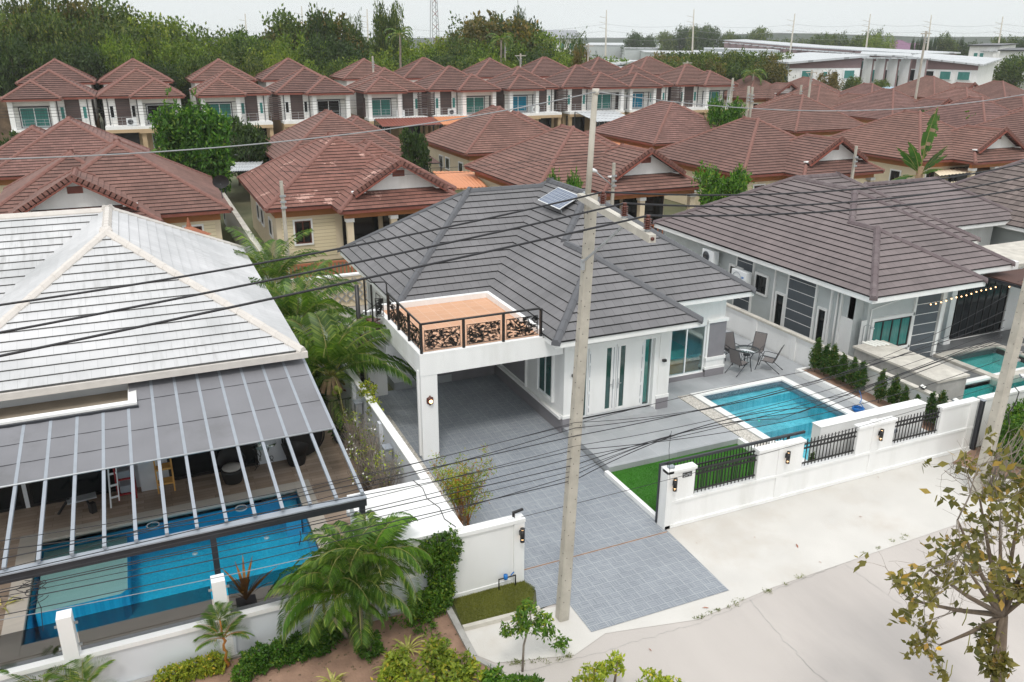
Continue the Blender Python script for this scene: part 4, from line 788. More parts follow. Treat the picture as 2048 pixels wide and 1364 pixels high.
# planting: 11 slim topiary trees
TOP=tree_proto('slim_conifer','topiary','conical shrub',40,.3,1.15,.12,'lf_top',230,16,.034,.055,.022,'bark',0,-.3,.5,.2,'conical evergreens along the party wall',[(0,0,.42,.22,.22,.26),(0,0,.62,.2,.2,.3),(0,0,.86,.14,.14,.26),(0,0,1.08,.075,.075,.2)])
ys=[21.6,21.2,20.78,20.3,19.85,19.4,18.55,18.05,17.55,17.05,16.6]
lab=['first, nearest to the garden chairs','second from the garden chairs','third and bushiest','fourth from the garden chairs','fifth from the garden chairs','last of the six before the gap','first after the gap beside the blue hose','second after the gap','third after the gap, small','fourth after the gap, smallest','fifth after the gap, behind the railing']
for i,y in enumerate(ys):
    o=TOP if i==0 else dup(TOP); s=[1.1,1.0,1.12,.95,.98,1.0,1.0,.95,.82,.75,.95][i]; o.location=(22.12+.05*sin(i*2),y,.34); o.scale=(s*(1+.1*sin(i*3)),)*2+(s,); o.rotation_euler=(0,0,i*1.3); o['label']='slim conical evergreen by the white party wall, '+lab[i]
o=dup(TOP,(22.15,16.25,.34),2.2); o['label']='slim conical evergreen in the street corner of the planting bed, beside the tall white pier'
o=dup(TOP,(16.5,15.75,.1),1,scale=(.6,.6,.7)); o['label']='small green shrub beside the marble wall, behind the middle railing'
# flower bed circle in the lawn corner
t=thing('round_planter','curved white planter with low green plants in the lawn corner','planter',(15.6,15.9,0)); b=MB(); b.lathe((15.5,15.95,0),[(.42,0),(.42,.18),(.36,.18),(.36,.1)],'white',24); part(b,'rim',t)
g=np.random.default_rng(5); c,u,v=leafcloud(g,np.array([(15.5+.2*cos(a),15.95+.2*sin(a),.25) for a in range(7)]),.12,60,.05,-.3); quads('foliage',c,u,v,'lf_ylw',t)
# ---------------------------------------------------------------- left house
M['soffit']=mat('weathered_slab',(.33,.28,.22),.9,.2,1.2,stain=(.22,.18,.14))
def left_house():
    t=thing('white_roofed_house','house with white tiled hip roof, grey stained, left of the carport','house',(-1,28,0)); z=3.84
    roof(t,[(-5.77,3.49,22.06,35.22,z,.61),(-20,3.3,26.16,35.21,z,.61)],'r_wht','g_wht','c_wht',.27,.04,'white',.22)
    b=MB(); b.wall('x',22.9,-5.5,2.9,.1,3.7,.25,'whiteold',[(-5.5,-4.0,.12,2.5),(-3.9,-1.7,.12,2.5),(-.4,2.05,.12,2.5)]); b.wall('y',2.9,23.15,35,0,3.7,-.25,'whiteold'); b.wall('x',26.7,-19,-5.25,0,3.7,.25,'whiteold'); b.wall('x',34.8,-19,2.9,0,3.7,.2,'whiteold'); b.box(-1.15,-.62,22.6,22.9,.1,2.9,'whiteold'); part(b,'wall',t)
    b=MB(); b.box(-5.6,3.6,21.98,22.08,z-.2,z-.02,'c_wht'); b.box(3.4,3.5,22.06,35,z-.2,z-.02,'c_wht'); part(b,'gutter',t)
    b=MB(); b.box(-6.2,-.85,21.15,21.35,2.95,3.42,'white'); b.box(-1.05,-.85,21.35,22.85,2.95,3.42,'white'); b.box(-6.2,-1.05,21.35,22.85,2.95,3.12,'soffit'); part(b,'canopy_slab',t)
    for x0,x1 in ((-5.5,-4.0),(-3.9,-1.7),(-.4,2.05)): window(t,'x',22.95,x0,x1,.14,2.5,-1,'black','winb',2,.09)
    return t
left_house()
b=MB(); hs=[PB]
for (x0,x1,y0,y1) in ((-8,-3.97,15.3,22.9),(3.17,5.34,17.35,28),(-3.97,3.17,21.4,22.9),(3.2,3.48,16.2,17.35)): b.box(x0,x1,y0,y1,0,.146,'deck'); 
for (x0,x1,y0,y1) in ((-8,-4.0,15.3,22.9),(3.17,5.34,17.35,28),(-4.0,3.17,21.4,22.9)): b.poly([(x0,y0,.15),(x1,y0,.15),(x1,y1,.15),(x0,y1,.15)],'deck')
struct(b,'timber_deck')
b=MB(); b.box(-3.97,3.48,16.1,16.43,0,.14,'cop'); b.box(-3.97,3.48,15.3,15.62,0,.14,'concd'); b.box(-3.97,3.48,15.62,16.1,0,.1,'dpebble'); struct(b,'pool_edge_paving')
stones('brown_pebbles',-3.9,3.4,15.68,16.05,.1,1600,.03,'dpebble',8)
t=thing('garden_wall','white masonry street wall of the left lot below the tinted glass','wall',(0,15.1,0)); b=MB(); b.box(-9,3.5,15.0,15.16,0,.86,'whiteold'); b.box(-9,3.5,14.94,15.22,.86,.96,'white'); b.box(3.5,5.2,14.9,14.98,0,.86,'whiteold'); b.box(3.5,5.2,14.86,14.98,.86,.96,'white'); b.box(.26,.5,14.94,15.0,0,.86,'whiteold')
b.box(-9,3.5,15.22,15.3,.7,.8,'black'); part(b,'wall',t)
for x in (-2.42,.32):
    b=MB(); b.box(x-.13,x+.13,14.93,15.2,0,1.88,'white'); part(b,'pillar',t,bevel=.006)
    for z in (1.1,1.6): b=MB(); b.box(x-.2,x+.2,15.07,15.1,z,z+.05,'galv'); part(b,'clamp',t)
for x0,x1 in ((-9,-2.58),(-2.26,.16),(.48,3.44)): b=MB(); b.box(x0,x1,15.08,15.092,.98,1.72,'tint'); part(b,'glass_panel',t)
# awning
t=thing('pool_awning','grey fabric pool awning with pale rafters and dark front beam','awning',(0,19,2.7)); b=MB()
b.box(-9,3.6,15.86,15.98,2.3,2.5,'dmetal'); b.box(-9,3.6,15.82,16.02,2.5,2.53,'gmetal'); part(b,'front_beam',t)
def zr(y,x): return 2.62+(y-16.0)*(.13)
for k in range(-8,13):
    x=-3.4+.573*k+.05; y1=22.95 if x>-.9 else 21.1; b=MB(); b.bar((x,15.9,zr(15.9,x)),(x,y1,zr(y1,x)),.07,.07,'gmetal'); part(b,'rafter',t)
b=MB(); b.tube([(-9,18.56,zr(18.56,0)+.05),(3.52,18.56,zr(18.56,0)+.05)],.022,'galv',6); b.box(-.9,3.6,22.84,22.92,zr(22.9,0)-.06,zr(22.9,0)+.08,'dmetal'); b.box(-9,-.82,21.06,21.14,zr(21.1,0)-.05,zr(21.1,0)+.08,'dmetal'); part(b,'cross_rail',t)
for k in range(-8,12):
    x=-3.4+.573*k+.05; xa,xb=x+.03,x+.543; y1=22.86 if x+.5>-.7 else 21.08; b=MB(); n=6
    for j in range(n):
        ya,yb=18.58+(y1-18.58)*j/n,18.58+(y1-18.58)*(j+1)/n; s=-.012
        b.poly([(xa,ya,zr(ya,0)+.03),((xa+xb)/2,ya,zr(ya,0)+.03+s),((xa+xb)/2,yb,zr(yb,0)+.03+s),(xa,yb,zr(yb,0)+.03)],'fabric',sm=True); b.poly([((xa+xb)/2,ya,zr(ya,0)+.03+s),(xb,ya,zr(ya,0)+.03),(xb,yb,zr(yb,0)+.03),((xa+xb)/2,yb,zr(yb,0)+.03+s)],'fabric',sm=True)
        if j in(2,4): b.box(xa,xb,ya-.006,ya+.006,zr(ya,0)+.028,zr(ya,0)+.036,'dmetal')
    part(b,'fabric_panel',t)
for x in (.36,-8.5,3.5): b=MB(); b.box(x-.06,x+.06,15.87,15.97,0,2.3,'dmetal'); part(b,'post',t)
# things on the left deck
def rattan_chair(loc,rz,label):
    t=thing('rattan_chair',label,'armchair',(0,0,0),'black rattan armchairs'); b=MB(); b.lathe((0,0,0),[(.24,0),(.27,.1),(.3,.3),(.33,.42),(.3,.42),(.02,.4)],'rattan',20); part(b,'base',t)
    b=MB(); vs=[];n=14
    for i in range(n+1):
        a=pi*.0+pi*i/n; h=.62+.28*sin(a); 
        for r,z in ((.33,.38),(.4,h),(.36,h),(.3,.4)): vs.append((r*cos(a),r*sin(a),z))
    b.idx(vs,[(i*4+j,i*4+(j+1)%4,i*4+4+(j+1)%4,i*4+4+j) for i in range(n) for j in range(4)]+[(0,1,2,3)],'rattan',True); part(b,'backrest',t)
    b=MB(); b.lathe((0,-.02,.42),[(.001,.0),(.25,0),(.27,.03),(.25,.07),(.001,.08)],'cushion',20); part(b,'cushion',t); t.location=loc; t.rotation_euler=(0,0,rz); return t
rattan_chair((1.25,22.2,.15),0,'black rattan armchair with grey cushion left of the wrought iron table'); rattan_chair((3.1,22.55,.15),R(160),'black rattan armchair turned to the pool, right of the wrought iron table')
t=thing('wrought_iron_table','wrought iron table with round glass top and scrolled legs','table',(2.2,22.7,.15)); b=MB(); b.cyl(2.2,22.75,.87,.885,.4,'tableg',24); part(b,'tabletop',t)
for k in range(4):
    a=k*pi/2+.5; b=MB(); b.tube([(2.2+r*cos(a),22.75+r*sin(a),.15+z) for r,z in ((.3,.72),(.2,.5),(.12,.35),(.22,.15),(.3,.04),(.36,.0))],.012,'black',5); b.tube([(2.2+(.24+.08*cos(q*.7))*cos(a),22.75+(.24+.08*cos(q*.7))*sin(a),.3+.08*sin(q*.7)) for q in range(10)],.01,'black',5,False); part(b,'leg',t)
t=thing('spray_bottle','small pink and clear spray bottle on the wrought iron table','bottle',(2.1,22.6,.89)); b=MB(); b.lathe((2.1,22.6,.887),[(.045,0),(.045,.12),(.015,.17),(.015,.2)],'tableg',10); part(b,'bottle_body',t); b=MB(); b.lathe((2.1,22.6,.9),[(.047,0),(.047,.06)],'petal',10); part(b,'label_band',t)
t=thing('wicker_screen','large round black wicker disc leaning behind the right armchair','table',(3.3,22.85,.7)); b=MB(); b.tube([(3.4,22.87,.85),(3.42,22.81,.86)],[.62,.62],'rattan',32,sm=False); part(b,'disc',t); b=MB(); b.tube([(3.4+.62*cos(a*pi/16),22.84,.85+.62*sin(a*pi/16)) for a in range(33)],.025,'rattan',6,False); part(b,'rim',t)
t=thing('tool_rack','red metal rack and white ladder with a grey crate in the awning shade','rack',(-1.5,22.4,.15)); b=MB()
for x in (-1.72,-1.28):
    for y in (22.3,22.75): b.bar((x,y,.15),(x,y,1.6),.04,.04,'red')
for z in (.3,.75,1.2,1.5): b.box(-1.72,-1.28,22.3,22.75,z,z+.04,'red')
part(b,'frame',t); b=MB(); b.bar((-1.92,22.0,.15),(-1.8,22.6,1.9),.03,.06,'whitem'); b.bar((-1.7,22.05,.3),(-1.62,22.5,1.9),.03,.05,'whitem')
for k in range(5): b.bar((-1.9+.02*k,22.1+.1*k,.4+.3*k),(-1.7+.02*k,22.1+.1*k,.42+.3*k),.03,.05,'whitem')
part(b,'ladder',t); b=MB(); b.box(-1.66,-1.34,22.34,22.7,.79,1.0,'gmetal'); b.box(-1.66,-1.34,22.34,22.7,.34,.55,'gmetal'); part(b,'crate',t,bevel=.02)
t=thing('shelf','yellow wooden shelf stand against the white pier under the awning','shelf',(-.5,22.5,.15)); b=MB()
for x in (-.72,-.3): b.bar((x,22.3,.15),(x,22.55,1.9),.04,.05,'yellow'); b.bar((x,22.7,.15),(x,22.6,1.9),.04,.05,'yellow')
part(b,'frame',t)
for z in (.4,.85,1.3,1.75):
    b=MB()
    for k in range(4): y=22.34+.09*k; b.box(-.72,-.3,y,y+.06,z,z+.02,'yellow')
    b.bar((-.72,22.33,z),(-.3,22.33,z),.02,.06,'yellow'); part(b,'shelf_board',t)
t=thing('planter_pot','dark green pot with foliage at the right end of the deck','plant pot',(4.6,23.4,.15)); b=MB(); b.lathe((4.6,23.4,.15),[(.12,0),(.2,.1),(.24,.35),(.2,.36)],'dmetal',16); part(b,'pot',t)
g=np.random.default_rng(7); c,u,v=leafcloud(g,np.array([(4.6,23.4,.7),(4.5,23.3,.6)]),.2,70,.08,.2); quads('foliage',c,u,v,'lf_dark',t)
t=thing('deck_railing','black metal railing at the back of the timber deck','railing',(4.2,24.6,.15)); b=MB(); b.bar((3.5,24.6,1.05),(5.3,24.6,1.05),.04,.04,'black'); b.bar((3.5,24.6,.25),(5.3,24.6,.25),.03,.03,'black'); part(b,'rail',t); b=MB()
for i in range(18): b.bar((3.5+.1*i,24.6,.25),(3.5+.1*i,24.6,1.05),.015,.015,'black')
part(b,'bars',t)
t=thing('exercise_bench','folded silver bench with black padding in the shade at the left','bench',(-2.8,22.2,.15)); b=MB(); b.obox((-2.6,22.3,.45),(.35,.05,0),(-.02,.15,0),(0,0,.02),'galv'); part(b,'top',t); b=MB(); b.bar((-3.2,22.2,.15),(-2.9,22.35,.5),.05,.05,'black'); b.bar((-2.4,22.1,.15),(-2.5,22.3,.42),.05,.05,'black'); b.obox((-2.35,21.95,.3),(.06,.04,0),(-.04,.06,0),(0,0,.14),'rattan'); part(b,'frame',t)
t=thing('valve_stand','white plastic pipe stand with cups beside the deck corner','pipe',(3.9,17.9,.15)); b=MB()
for x,y,h in ((3.75,17.9,.9),(3.95,17.8,1.2)): b.tube([(x,y,.15),(x,y,h),(x-.12,y,h+.02)],.03,'whitem',8); b.cyl(x-.14,y,h,h+.14,.07,'whitem',10)
part(b,'pipe',t)
# ---------------------------------------------------------------- grey house on the right
def ac_unit(loc,rz,label,logo=False,s=1):
    t=thing('ac_unit',label,'air conditioner',(0,0,0),'outdoor air conditioner units'); b=MB(); b.box(-.42*s,.42*s,-.16,.16,0,.62*s,'whitem'); part(b,'casing',t,bevel=.012)
    b=MB(); b.tube([(-.1+.24*s*cos(a*pi/12),-.17,.31*s+.24*s*sin(a*pi/12)) for a in range(25)],.012,'gmetal',5,False)
    if logo: [b.tube([(-.1+r*cos(a*pi/2+.78),-.175,.31*s+r*sin(a*pi/2+.78)) for a in range(5)],.01,'gmetal',4,False) for r in (.1,.05)]
    else: b.tube([(-.1,-.162,.31*s),(-.1,-.175,.31*s)],[.22*s,.22*s],'dmetal',20)
    part(b,'fan_grille',t)
    if logo: b=MB(); b.box(.2,.34,-.166,-.16,.42,.5,'blue'); b.box(.225,.315,-.17,-.166,.455,.466,'whitem'); part(b,'badge',t)
    b=MB(); b.box(-.36*s,-.3*s,-.14,.3,-.06,0,'galv'); b.box(.3*s,.36*s,-.14,.3,-.06,0,'galv'); part(b,'bracket',t); t.location=loc; t.rotation_euler=(0,0,rz); return t
def right_house():
    t=thing('grey_bungalow','grey rendered bungalow with mauve brown tiled roof right of the pool','house',(23.8,26,0)); z=3.49
    roof(t,[(23.07,28.88,20.29,33.9,z,.57),(23.07,32.19,21.59,34.33,z,.57),(23.07,34.81,25.21,34.34,z,.57),(30,41.2,27.6,33.8,z+.05,.57)],'r_mau','g_mau','c_mau',.27,.045,'white',.22)
    b=MB(); zt=3.3; wins=[(28.05,28.85,1.85,2.55),(26.42,27.1,1.85,2.6),(25.3,25.72,.4,2.1),(22.95,23.3,.75,2.15)]
    b.wall('y',23.7,21.6,34,.0,zt,.2,'lgrey',wins); b.wall('x',21.4,24.15,28.0,0,zt,.2,'lgrey',[(24.5,26.45,.9,2.1)]); b.wall('x',22.3,28,33.5,0,zt,.2,'white',[(28.1,29.4,.2,2.75),(29.8,33.3,.2,2.75)]); b.wall('y',28.0,21.6,22.3,0,zt,-.2,'lgrey'); b.wall('y',24.15,21.6,22.0,0,zt,.2,'lgrey'); b.box(23.7,24.15,21.62,21.9,0,zt,'lgrey')
    b.wall('y',33.5,22.5,34,0,zt,-.2,'lgrey'); b.wall('x',34,23.7,40,0,zt,.2,'lgrey'); b.wall('x',28.4,33.5,40,0,zt,.2,'white'); part(b,'wall',t)
    b=MB(); b.box(23.64,23.7,23.6,25.1,.1,3.1,'dgrey'); b.box(23.64,23.7,27.35,28.4,.1,3.1,'dgrey'); b.box(26.6,27.85,21.33,21.4,.1,3.2,'dgrey'); part(b,'dark_panel',t)
    b=MB()
    for i in range(7):
        zz=.4+.42*i; b.box(23.632,23.64,23.6,25.1,zz,zz+.022,'white'); b.box(23.632,23.64,27.35,28.4,zz,zz+.022,'white'); b.box(26.6,27.85,21.322,21.33,zz,zz+.022,'white')
    for y in (23.52,25.1,25.9,22.72,22.2,28.4,27.28): b.box(23.62,23.7,y,y+.08,.1,3.25,'white')
    b.box(26.5,26.6,21.32,21.4,.1,3.25,'white'); b.box(27.95,28.1,21.3,21.4,0,3.3,'white'); b.box(29.5,29.8,22.1,22.35,.2,2.8,'lgrey'); b.box(29.45,29.85,22.05,22.4,.2,.4,'white'); part(b,'trim',t)
    b=MB(); b.box(23.9,24.15,21.37,21.4,.1,2.2,'marble'); b.box(23.685,23.7,21.62,22.2,.1,2.2,'marble'); part(b,'marble_cladding',t)
    for a,b2,c,d in wins: window(t,'y',23.7,a,b2,c,d,-1,'black','winb',1 if b2-a<.5 else 2,.05,'white',.09,.05)
    window(t,'x',21.4,24.5,26.45,.9,2.1,-1,'black','wint',4,.06,'white',.12,.05); window(t,'x',22.4,28.1,29.4,.22,2.74,-1,'black','winblue',2,.07); window(t,'x',22.4,29.8,33.3,.22,2.74,-1,'black','winb',8,.05)
    b=MB(); b.tube([(23.66,22.45,.1),(23.66,22.45,3.2)],.04,'white',8); b.tube([(24.3,21.36,.3),(24.3,21.36,2.6),(25.5,21.2,2.9)],.025,'white',6); part(b,'drainpipe',t); return t
right_house()
ac_unit((23.3,29.9,2.45),R(-90),'white air conditioner unit with round grille under the mauve roof eave, farther one'); ac_unit((23.3,27.65,1.95),R(-90),'big white air conditioner unit with square blue badge high on the grey wall',True,1.15)
t=thing('outdoor_shower','chrome outdoor shower head on the marble wall of the grey house','shower',(24.0,21.3,1)); b=MB(); b.tube([(24.0,21.33,.7),(24.0,21.33,2.0),(24.02,21.2,2.1),(24.1,21.05,2.05)],.014,'galv',6); b.tube([(24.0,21.3,1.1),(23.9,21.25,.8),(23.93,21.25,.5),(24.03,21.3,.6)],.012,'galv',6); part(b,'pipe',t); b=MB(); b.lathe((24.1,21.05,1.98),[(.001,.05),(.09,.03),(.09,0),(.001,0)],'galv',14); part(b,'shower_head',t)
t=thing('concrete_store','raw concrete flat-roofed box against the white party wall','outbuilding',(23.8,19,0)); b=MB(); b.box(23.16,24.55,17.26,20.85,0,1.42,'concd'); b.box(23.1,24.6,17.2,20.9,1.42,1.5,'conc'); part(b,'wall',t)
for i in range(4): b=MB(); b.obox((23.75+.18*i,20.75-.03*i,1.52+.004*i),(.07,.02,0),(-.05,.28,.0),(0,0,.012),'petal'); o=part(b,'tile_piece',t)
b=MB(); b.box(22.64,40,20.9,22.3,0,.2,'ddeck'); b.box(24.6,28.0,18.98,21.4,0,.19,'ddeck'); b.box(31.5,40,18.98,20.9,0,.195,'ddeck'); b.box(26.9,27.9,19.6,20.9,.19,.22,'concd'); struct(b,'neighbour_patio')
t=thing('festoon_lights','string of warm bulbs under the eave of the grey house','string lights',(29,21.5,2.8)); b=MB(); P=[(27.0+.3*i,21.05+.02*i,2.62+.03*((i%5)-2)**2*.25+.015*i) for i in range(14)]+[(31.2+.25*i,20.95-.1*i,2.9+.1*i) for i in range(6)]; b.tube(P,.006,'cable',4); part(b,'wire',t)
for p in P[::1]:
    b=MB(); b.cyl(p[0],p[1],p[2]-.06,p[2],.012,'black',6); b.ball((p[0],p[1],p[2]-.09),.028,'bulb',7); part(b,'bulb',t)
t=thing('patio_canopy','dark framed canopy with red brown sheet roof beyond the grey house','canopy',(33,21,0)); b=MB(); b.box(31.2,38,19.6,22.2,2.85,2.95,'dmetal'); part(b,'frame',t); b=MB(); b.box(31.25,38,19.65,22.2,2.95,3.0,'r_brn'); part(b,'roof_sheet',t)
for x in (31.3,34.5): b=MB(); b.box(x,x+.08,19.65,19.73,0,2.85,'dmetal'); part(b,'post',t)
t=thing('flat_roof_annex','pale weathered flat concrete roof annex beside the mauve roof','outbuilding',(36,27,0)); b=MB(); b.box(32.6,41,22.5,25.3,0,2.95,'white'); b.box(32.5,41,22.45,25.4,2.95,3.12,'conc'); part(b,'wall',t)
t=thing('street_wall','white street wall of the grey house lot behind the hedge','wall',(26,15.4,0)); b=MB(); b.box(22.75,40,15.35,15.5,0,1.62,'white'); b.box(22.75,40,15.31,15.54,1.62,1.7,'white'); part(b,'wall',t)
t=thing('metal_post','grey steel post in the gap between the two white street walls','post',(22.68,15.3,0)); b=MB(); b.box(22.64,22.74,15.22,15.34,0,1.68,'dmetal'); b.box(22.62,22.76,15.2,15.36,1.68,1.7,'gmetal'); part(b,'post',t)
t=thing('glass_screen_post','slim grey screen post standing in the green pool edge','post',(24.3,15.9,0)); b=MB(); b.box(24.2,24.28,15.55,15.63,1.7,3.1,'gmetal'); b.cyl(24.24,15.59,3.1,3.16,.07,'petal',8); part(b,'post',t)
for x,y,z,rz,l in ((22.55,17.3,1.3,.4,'black floodlight on the white party wall top beside the concrete box'),(22.6,16.1,1.3,.2,'small solar floodlight on the party wall near the street'),(24.75,15.5,2.0,-.4,'white flat solar light on an arm by the leaning concrete pole')):
    t=thing('floodlight',l,'floodlight',(0,0,0)); b=MB(); b.obox((0,0,.06),(.12,0,0),(0,.09,.03),(0,-.006,.02),'black' if 'black' in l else 'gmetal'); part(b,'housing',t); b=MB(); b.obox((0,0,.085),(.1,0,0),(0,.07,.023),(0,-.001,.003),'petal'); part(b,'lens',t); t.location=(x,y,z); t.rotation_euler=(0,0,rz)
# hedge by the right pole
def hedge(name,label,blobs,leaf,nc,k,size,seed,cat='hedge',stems=True):
    rng=np.random.default_rng(seed); c=np.array([b[:3] for b in blobs]).mean(0); t=thing(name,label,cat,(float(c[0]),float(c[1]),0)); P=blobpts(rng,blobs,nc,.75); P[:,2]=np.maximum(P[:,2],.06); a,u,v=leafcloud(rng,P,size*1.6,k,size,.1,.55); a[:,2]=np.abs(a[:,2])+.01; quads('foliage',a,u,v,leaf,t)
    if stems:
        mb=MB()
        for b in blobs: mb.tube([(b[0],b[1],0),(b[0]+.03,b[1],b[2]*.6),(b[0]+.05*sin(b[0]*9),b[1],b[2]+b[5]*.5)],[.03,.022,.008],'bark',6)
        part(mb,'stem',t)
    return t
hedge('hedge','dense bright green hedge behind the leaning concrete pole',[(x,y,.7,.75,.6,.75) for x,y in ((22.9,14.2),(23.7,14.3),(24.6,14.4),(25.6,14.4),(26.6,14.4))]+[(24,14.6,1.2,.8,.5,.5),(25.3,14.5,1.1,.9,.5,.5)],'lf_hedge',2600,14,.045,21)
b=MB(); b.poly([(21.3,14.9,.004),(22.7,15.3,.004),(30,15.3,.004),(30,12.8,.004),(22.3,13.0,.004)],'soil'); struct(b,'roadside_soil')
# ---------------------------------------------------------------- poles and cables
def cpole(name,label,x,y,h,lean=(0,0),r0=.13,r1=.09,arms=(),group=None,cat='utility pole',holes=True,top=0):
    t=thing(name,label,cat,(x,y,0),group); b=MB(); n=6
    def w(s): return r0+(r1-r0)*s
    vs=[]
    for i in (0,1):
        c=(x+lean[0]*i,y+lean[1]*i,h*i); q=w(i); k=q*.25
        vs+=[(c[0]+a,c[1]+d,c[2]) for a,d in ((-q,-q+k),(-q+k,-q),(q-k,-q),(q,-q+k),(q,q-k),(q-k,q),(-q+k,q),(-q,q-k))]
    b.idx(vs,[(j,(j+1)%8,8+(j+1)%8,8+j) for j in range(8)]+[tuple(range(8,16)),tuple(range(7,-1,-1))],'pole'); part(b,'shaft',t)
    if holes:
        b=MB()
        for i in range(int(h/.28)):
            s=(.5+i*.28)/h; 
            if s>.97: break
            cx,cy,cz=x+lean[0]*s,y+lean[1]*s,h*s; q=w(s); o=.45*q*(1 if i%2 else -1); b.tube([(cx+o,cy-q-.003,cz),(cx+o,cy-q+.02,cz)],.011,'black',6); b.tube([(cx-q-.003,cy+o,cz+.1),(cx-q+.02,cy+o,cz+.1)],.011,'black',6)
        part(b,'bolt_holes',t)
    return t
PX0,PY0=7.2,13.3
t=cpole('utility_pole','tall square concrete utility pole with a crossarm standing at the driveway edge',PX0,PY0,9.35,(.36,0),.124,.088)
b=MB(); b.tube([(7.5,13.38,8.9),(7.6,13.4,11.15)],.055,'pole',10); b.tube([(7.61,13.4,11.1),(7.61,13.4,11.2)],.065,'conc',10); part(b,'mast_pipe',t)
A0,A1=(7.42,13.5,9.28),(6.72,10.0,9.28); b=MB(); b.bar(A0,A1,.11,.12,'conc'); v=Vector(A1)-Vector(A0)
b.tube([Vector(A1)-v*.001,Vector(A1)+v*.004],.03,'porcelain',8); part(b,'crossarm',t)
b=MB(); b.bar(Vector(A0)+v*.66+Vector((0,0,-.06)),(7.36,13.2,8.1),.035,.035,'galv'); b.bar((7.36,13.2,8.15),(7.36,13.2,7.95),.06,.06,'galv'); b.tube([(7.44,13.0,9.2),(7.5,13.5,9.35),(7.38,13.6,9.2)],.02,'galv',6); part(b,'brace',t)
INS=[]
for f in (.36,.66,.94):
    p=Vector(A0)+v*f; b=MB(); pr=[(.035,0),(.035,.04)]
    for k in range(5): z=.04+k*.034; pr+=[(.03,z),(.062,z+.008),(.058,z+.02),(.03,z+.026)]
    pr+=[(.03,.215),(.036,.22),(.036,.25),(.001,.255)]; b.lathe(p+Vector((0,0,.06)),pr,'porcelain',14); b.cyl(p.x,p.y,p.z+.055,p.z+.1,.04,'galv',10); part(b,'insulator',t); INS.append(p+Vector((0,0,.3)))
def para(p0,p1,p2,n=24):
    """parabola in the vertical plane through three (x,z) points"""
    X=[p0[0],p1[0],p2[0]]; Z=[p0[2],p1[2],p2[2]]; c=np.polyfit(X,Z,2); xs=np.linspace(X[0],X[2],n); return [(float(x),float(p0[1]+(p2[1]-p0[1])*(x-X[0])/(X[2]-X[0])),float(np.polyval(c,x))) for x in xs]
def cable(label,segs,r=.012,m='cable',group='overhead lines',name='cable'):
    b=MB()
    for s in segs: b.tube(s,r,m,6)
    o=b.build(name); tag(o,label,'cable',group); return o
def ext(a,b,k): a,b=Vector(a),Vector(b); return tuple(b+(b-a)*k)
HV=[((0,610),(600,512),(1702,379),(2048,327),'highest, on the insulator nearest to the pole'),((0,665),(600,548),(1702,404),(2048,354),'middle one, on the central insulator'),((0,712),(600,585),(1702,420),(2048,377),'lowest, on the outermost insulator')]
for (a,b_,c,d,l),p in zip(HV,INS):
    y=p.y; L=para(PY(*a,y),PY(*b_,y),tuple(p)); Rr=para(tuple(p),PY(*c,y),PY(*d,y)); L0=ext(L[1],L[0],8); R0=ext(Rr[-2],Rr[-1],14)
    cable('thick black power line, '+l,[[L0]+L+Rr[1:]+[R0]],.016,group='power lines over the roofs')
def lv(a,mid,b2,y=13.2): return para(PY(*a,y),PY(*mid,y),PY(*b2,y))
LV=[((0,1082),(640,968),(1150,845),(1700,740),(2015,590)),((0,1148),(640,998),(1150,856),(1600,775),(2012,620)),((0,1118),(640,984),(1150,872),(1600,770),(2010,640)),((0,1165),(640,1020),(1150,892),(1620,790),(2008,655)),((0,1180),(640,1040),(1150,915),(1600,812),(2005,672)),((0,1185),(640,1046),(1150,930),(1340,872),(1600,825)),((0,1194),(640,1060),(1150,941),(1340,872),(1700,790)),((0,1231),(640,1090),(1150,950),(1340,873),(1560,838)),((0,1205),(640,1075),(1150,960),(1340,874),(1650,815)),((0,1140),(640,975),(1150,848),(1340,800),(2005,690)),((0,1100),(640,1006),(1150,900),(1345,880),(2000,720))]
ORD=['topmost','second','third','fourth','fifth','sixth','seventh','eighth','ninth','lowest','stray crossing']
for i,(a,b_,c,d,e) in enumerate(LV):
    y=13.16+.012*i; L=lv(a,b_,c,y); q=lv(c,d,e,y); 
    if e[0]<2000: q=q+[tuple(PY(2003,650+i*4,y))]
    cable('thin black cable on the concrete pole, %s one of the sagging bundle'%ORD[i],[[ext(L[1],L[0],6)]+L+q[1:]],.006+.0015*(i%3),group='communication cables')
for c,e,l in (((0,318),(700,268),'grey cable from the left edge to the top of the pole pipe'),):
    p=(7.61,13.35,11.15); L=para(PY(*c,13.35),PY(*e,13.35),p); cable(l,[[ext(L[1],L[0],6)]+L],.01,'gcable'); q=para(p,PY(1523,218,13.35),PY(2048,189,13.35)); cable('grey cable from the top of the pole pipe to the right edge',[q+[ext(q[-2],q[-1],8)]],.01,'gcable')
L=para(PY(1043,1034,14.5),PY(1345,957,14.5),PY(2048,752,14.5)); cable('single thin cable from the white gate wall over the railings',[L+[ext(L[-2],L[-1],3)]],.006)
cable('pale cable sagging over the tinted glass to the left edge',[lv((0,1240),(420,1158),(640,1110),13.6)],.007,'gcable')
g=np.random.default_rng(9); b=MB()
for i in range(7):
    p=Vector(PY(40+g.uniform(-30,40),1185+g.uniform(-20,18),13.2)); P=[p+Vector((.18*cos(a+i)*g.uniform(.6,1),.03*i-.1,.07*sin(a+i*2))) for a in np.linspace(0,5,12)]; b.tube(P,.006,'cable',5)
P=[PY(*q,13.2) for q in ((95,1165),(75,1180),(72,1195),(82,1215),(86,1262))]; b.tube(P,.006,'cable',5); P=[PY(*q,13.2) for q in ((600,1062),(602,1075),(598,1090))]; b.tube(P,.009,'cable',5)
tag(b.build('cable_tangle'),'loose tangle of black cable loops hanging over the left pool','cable')
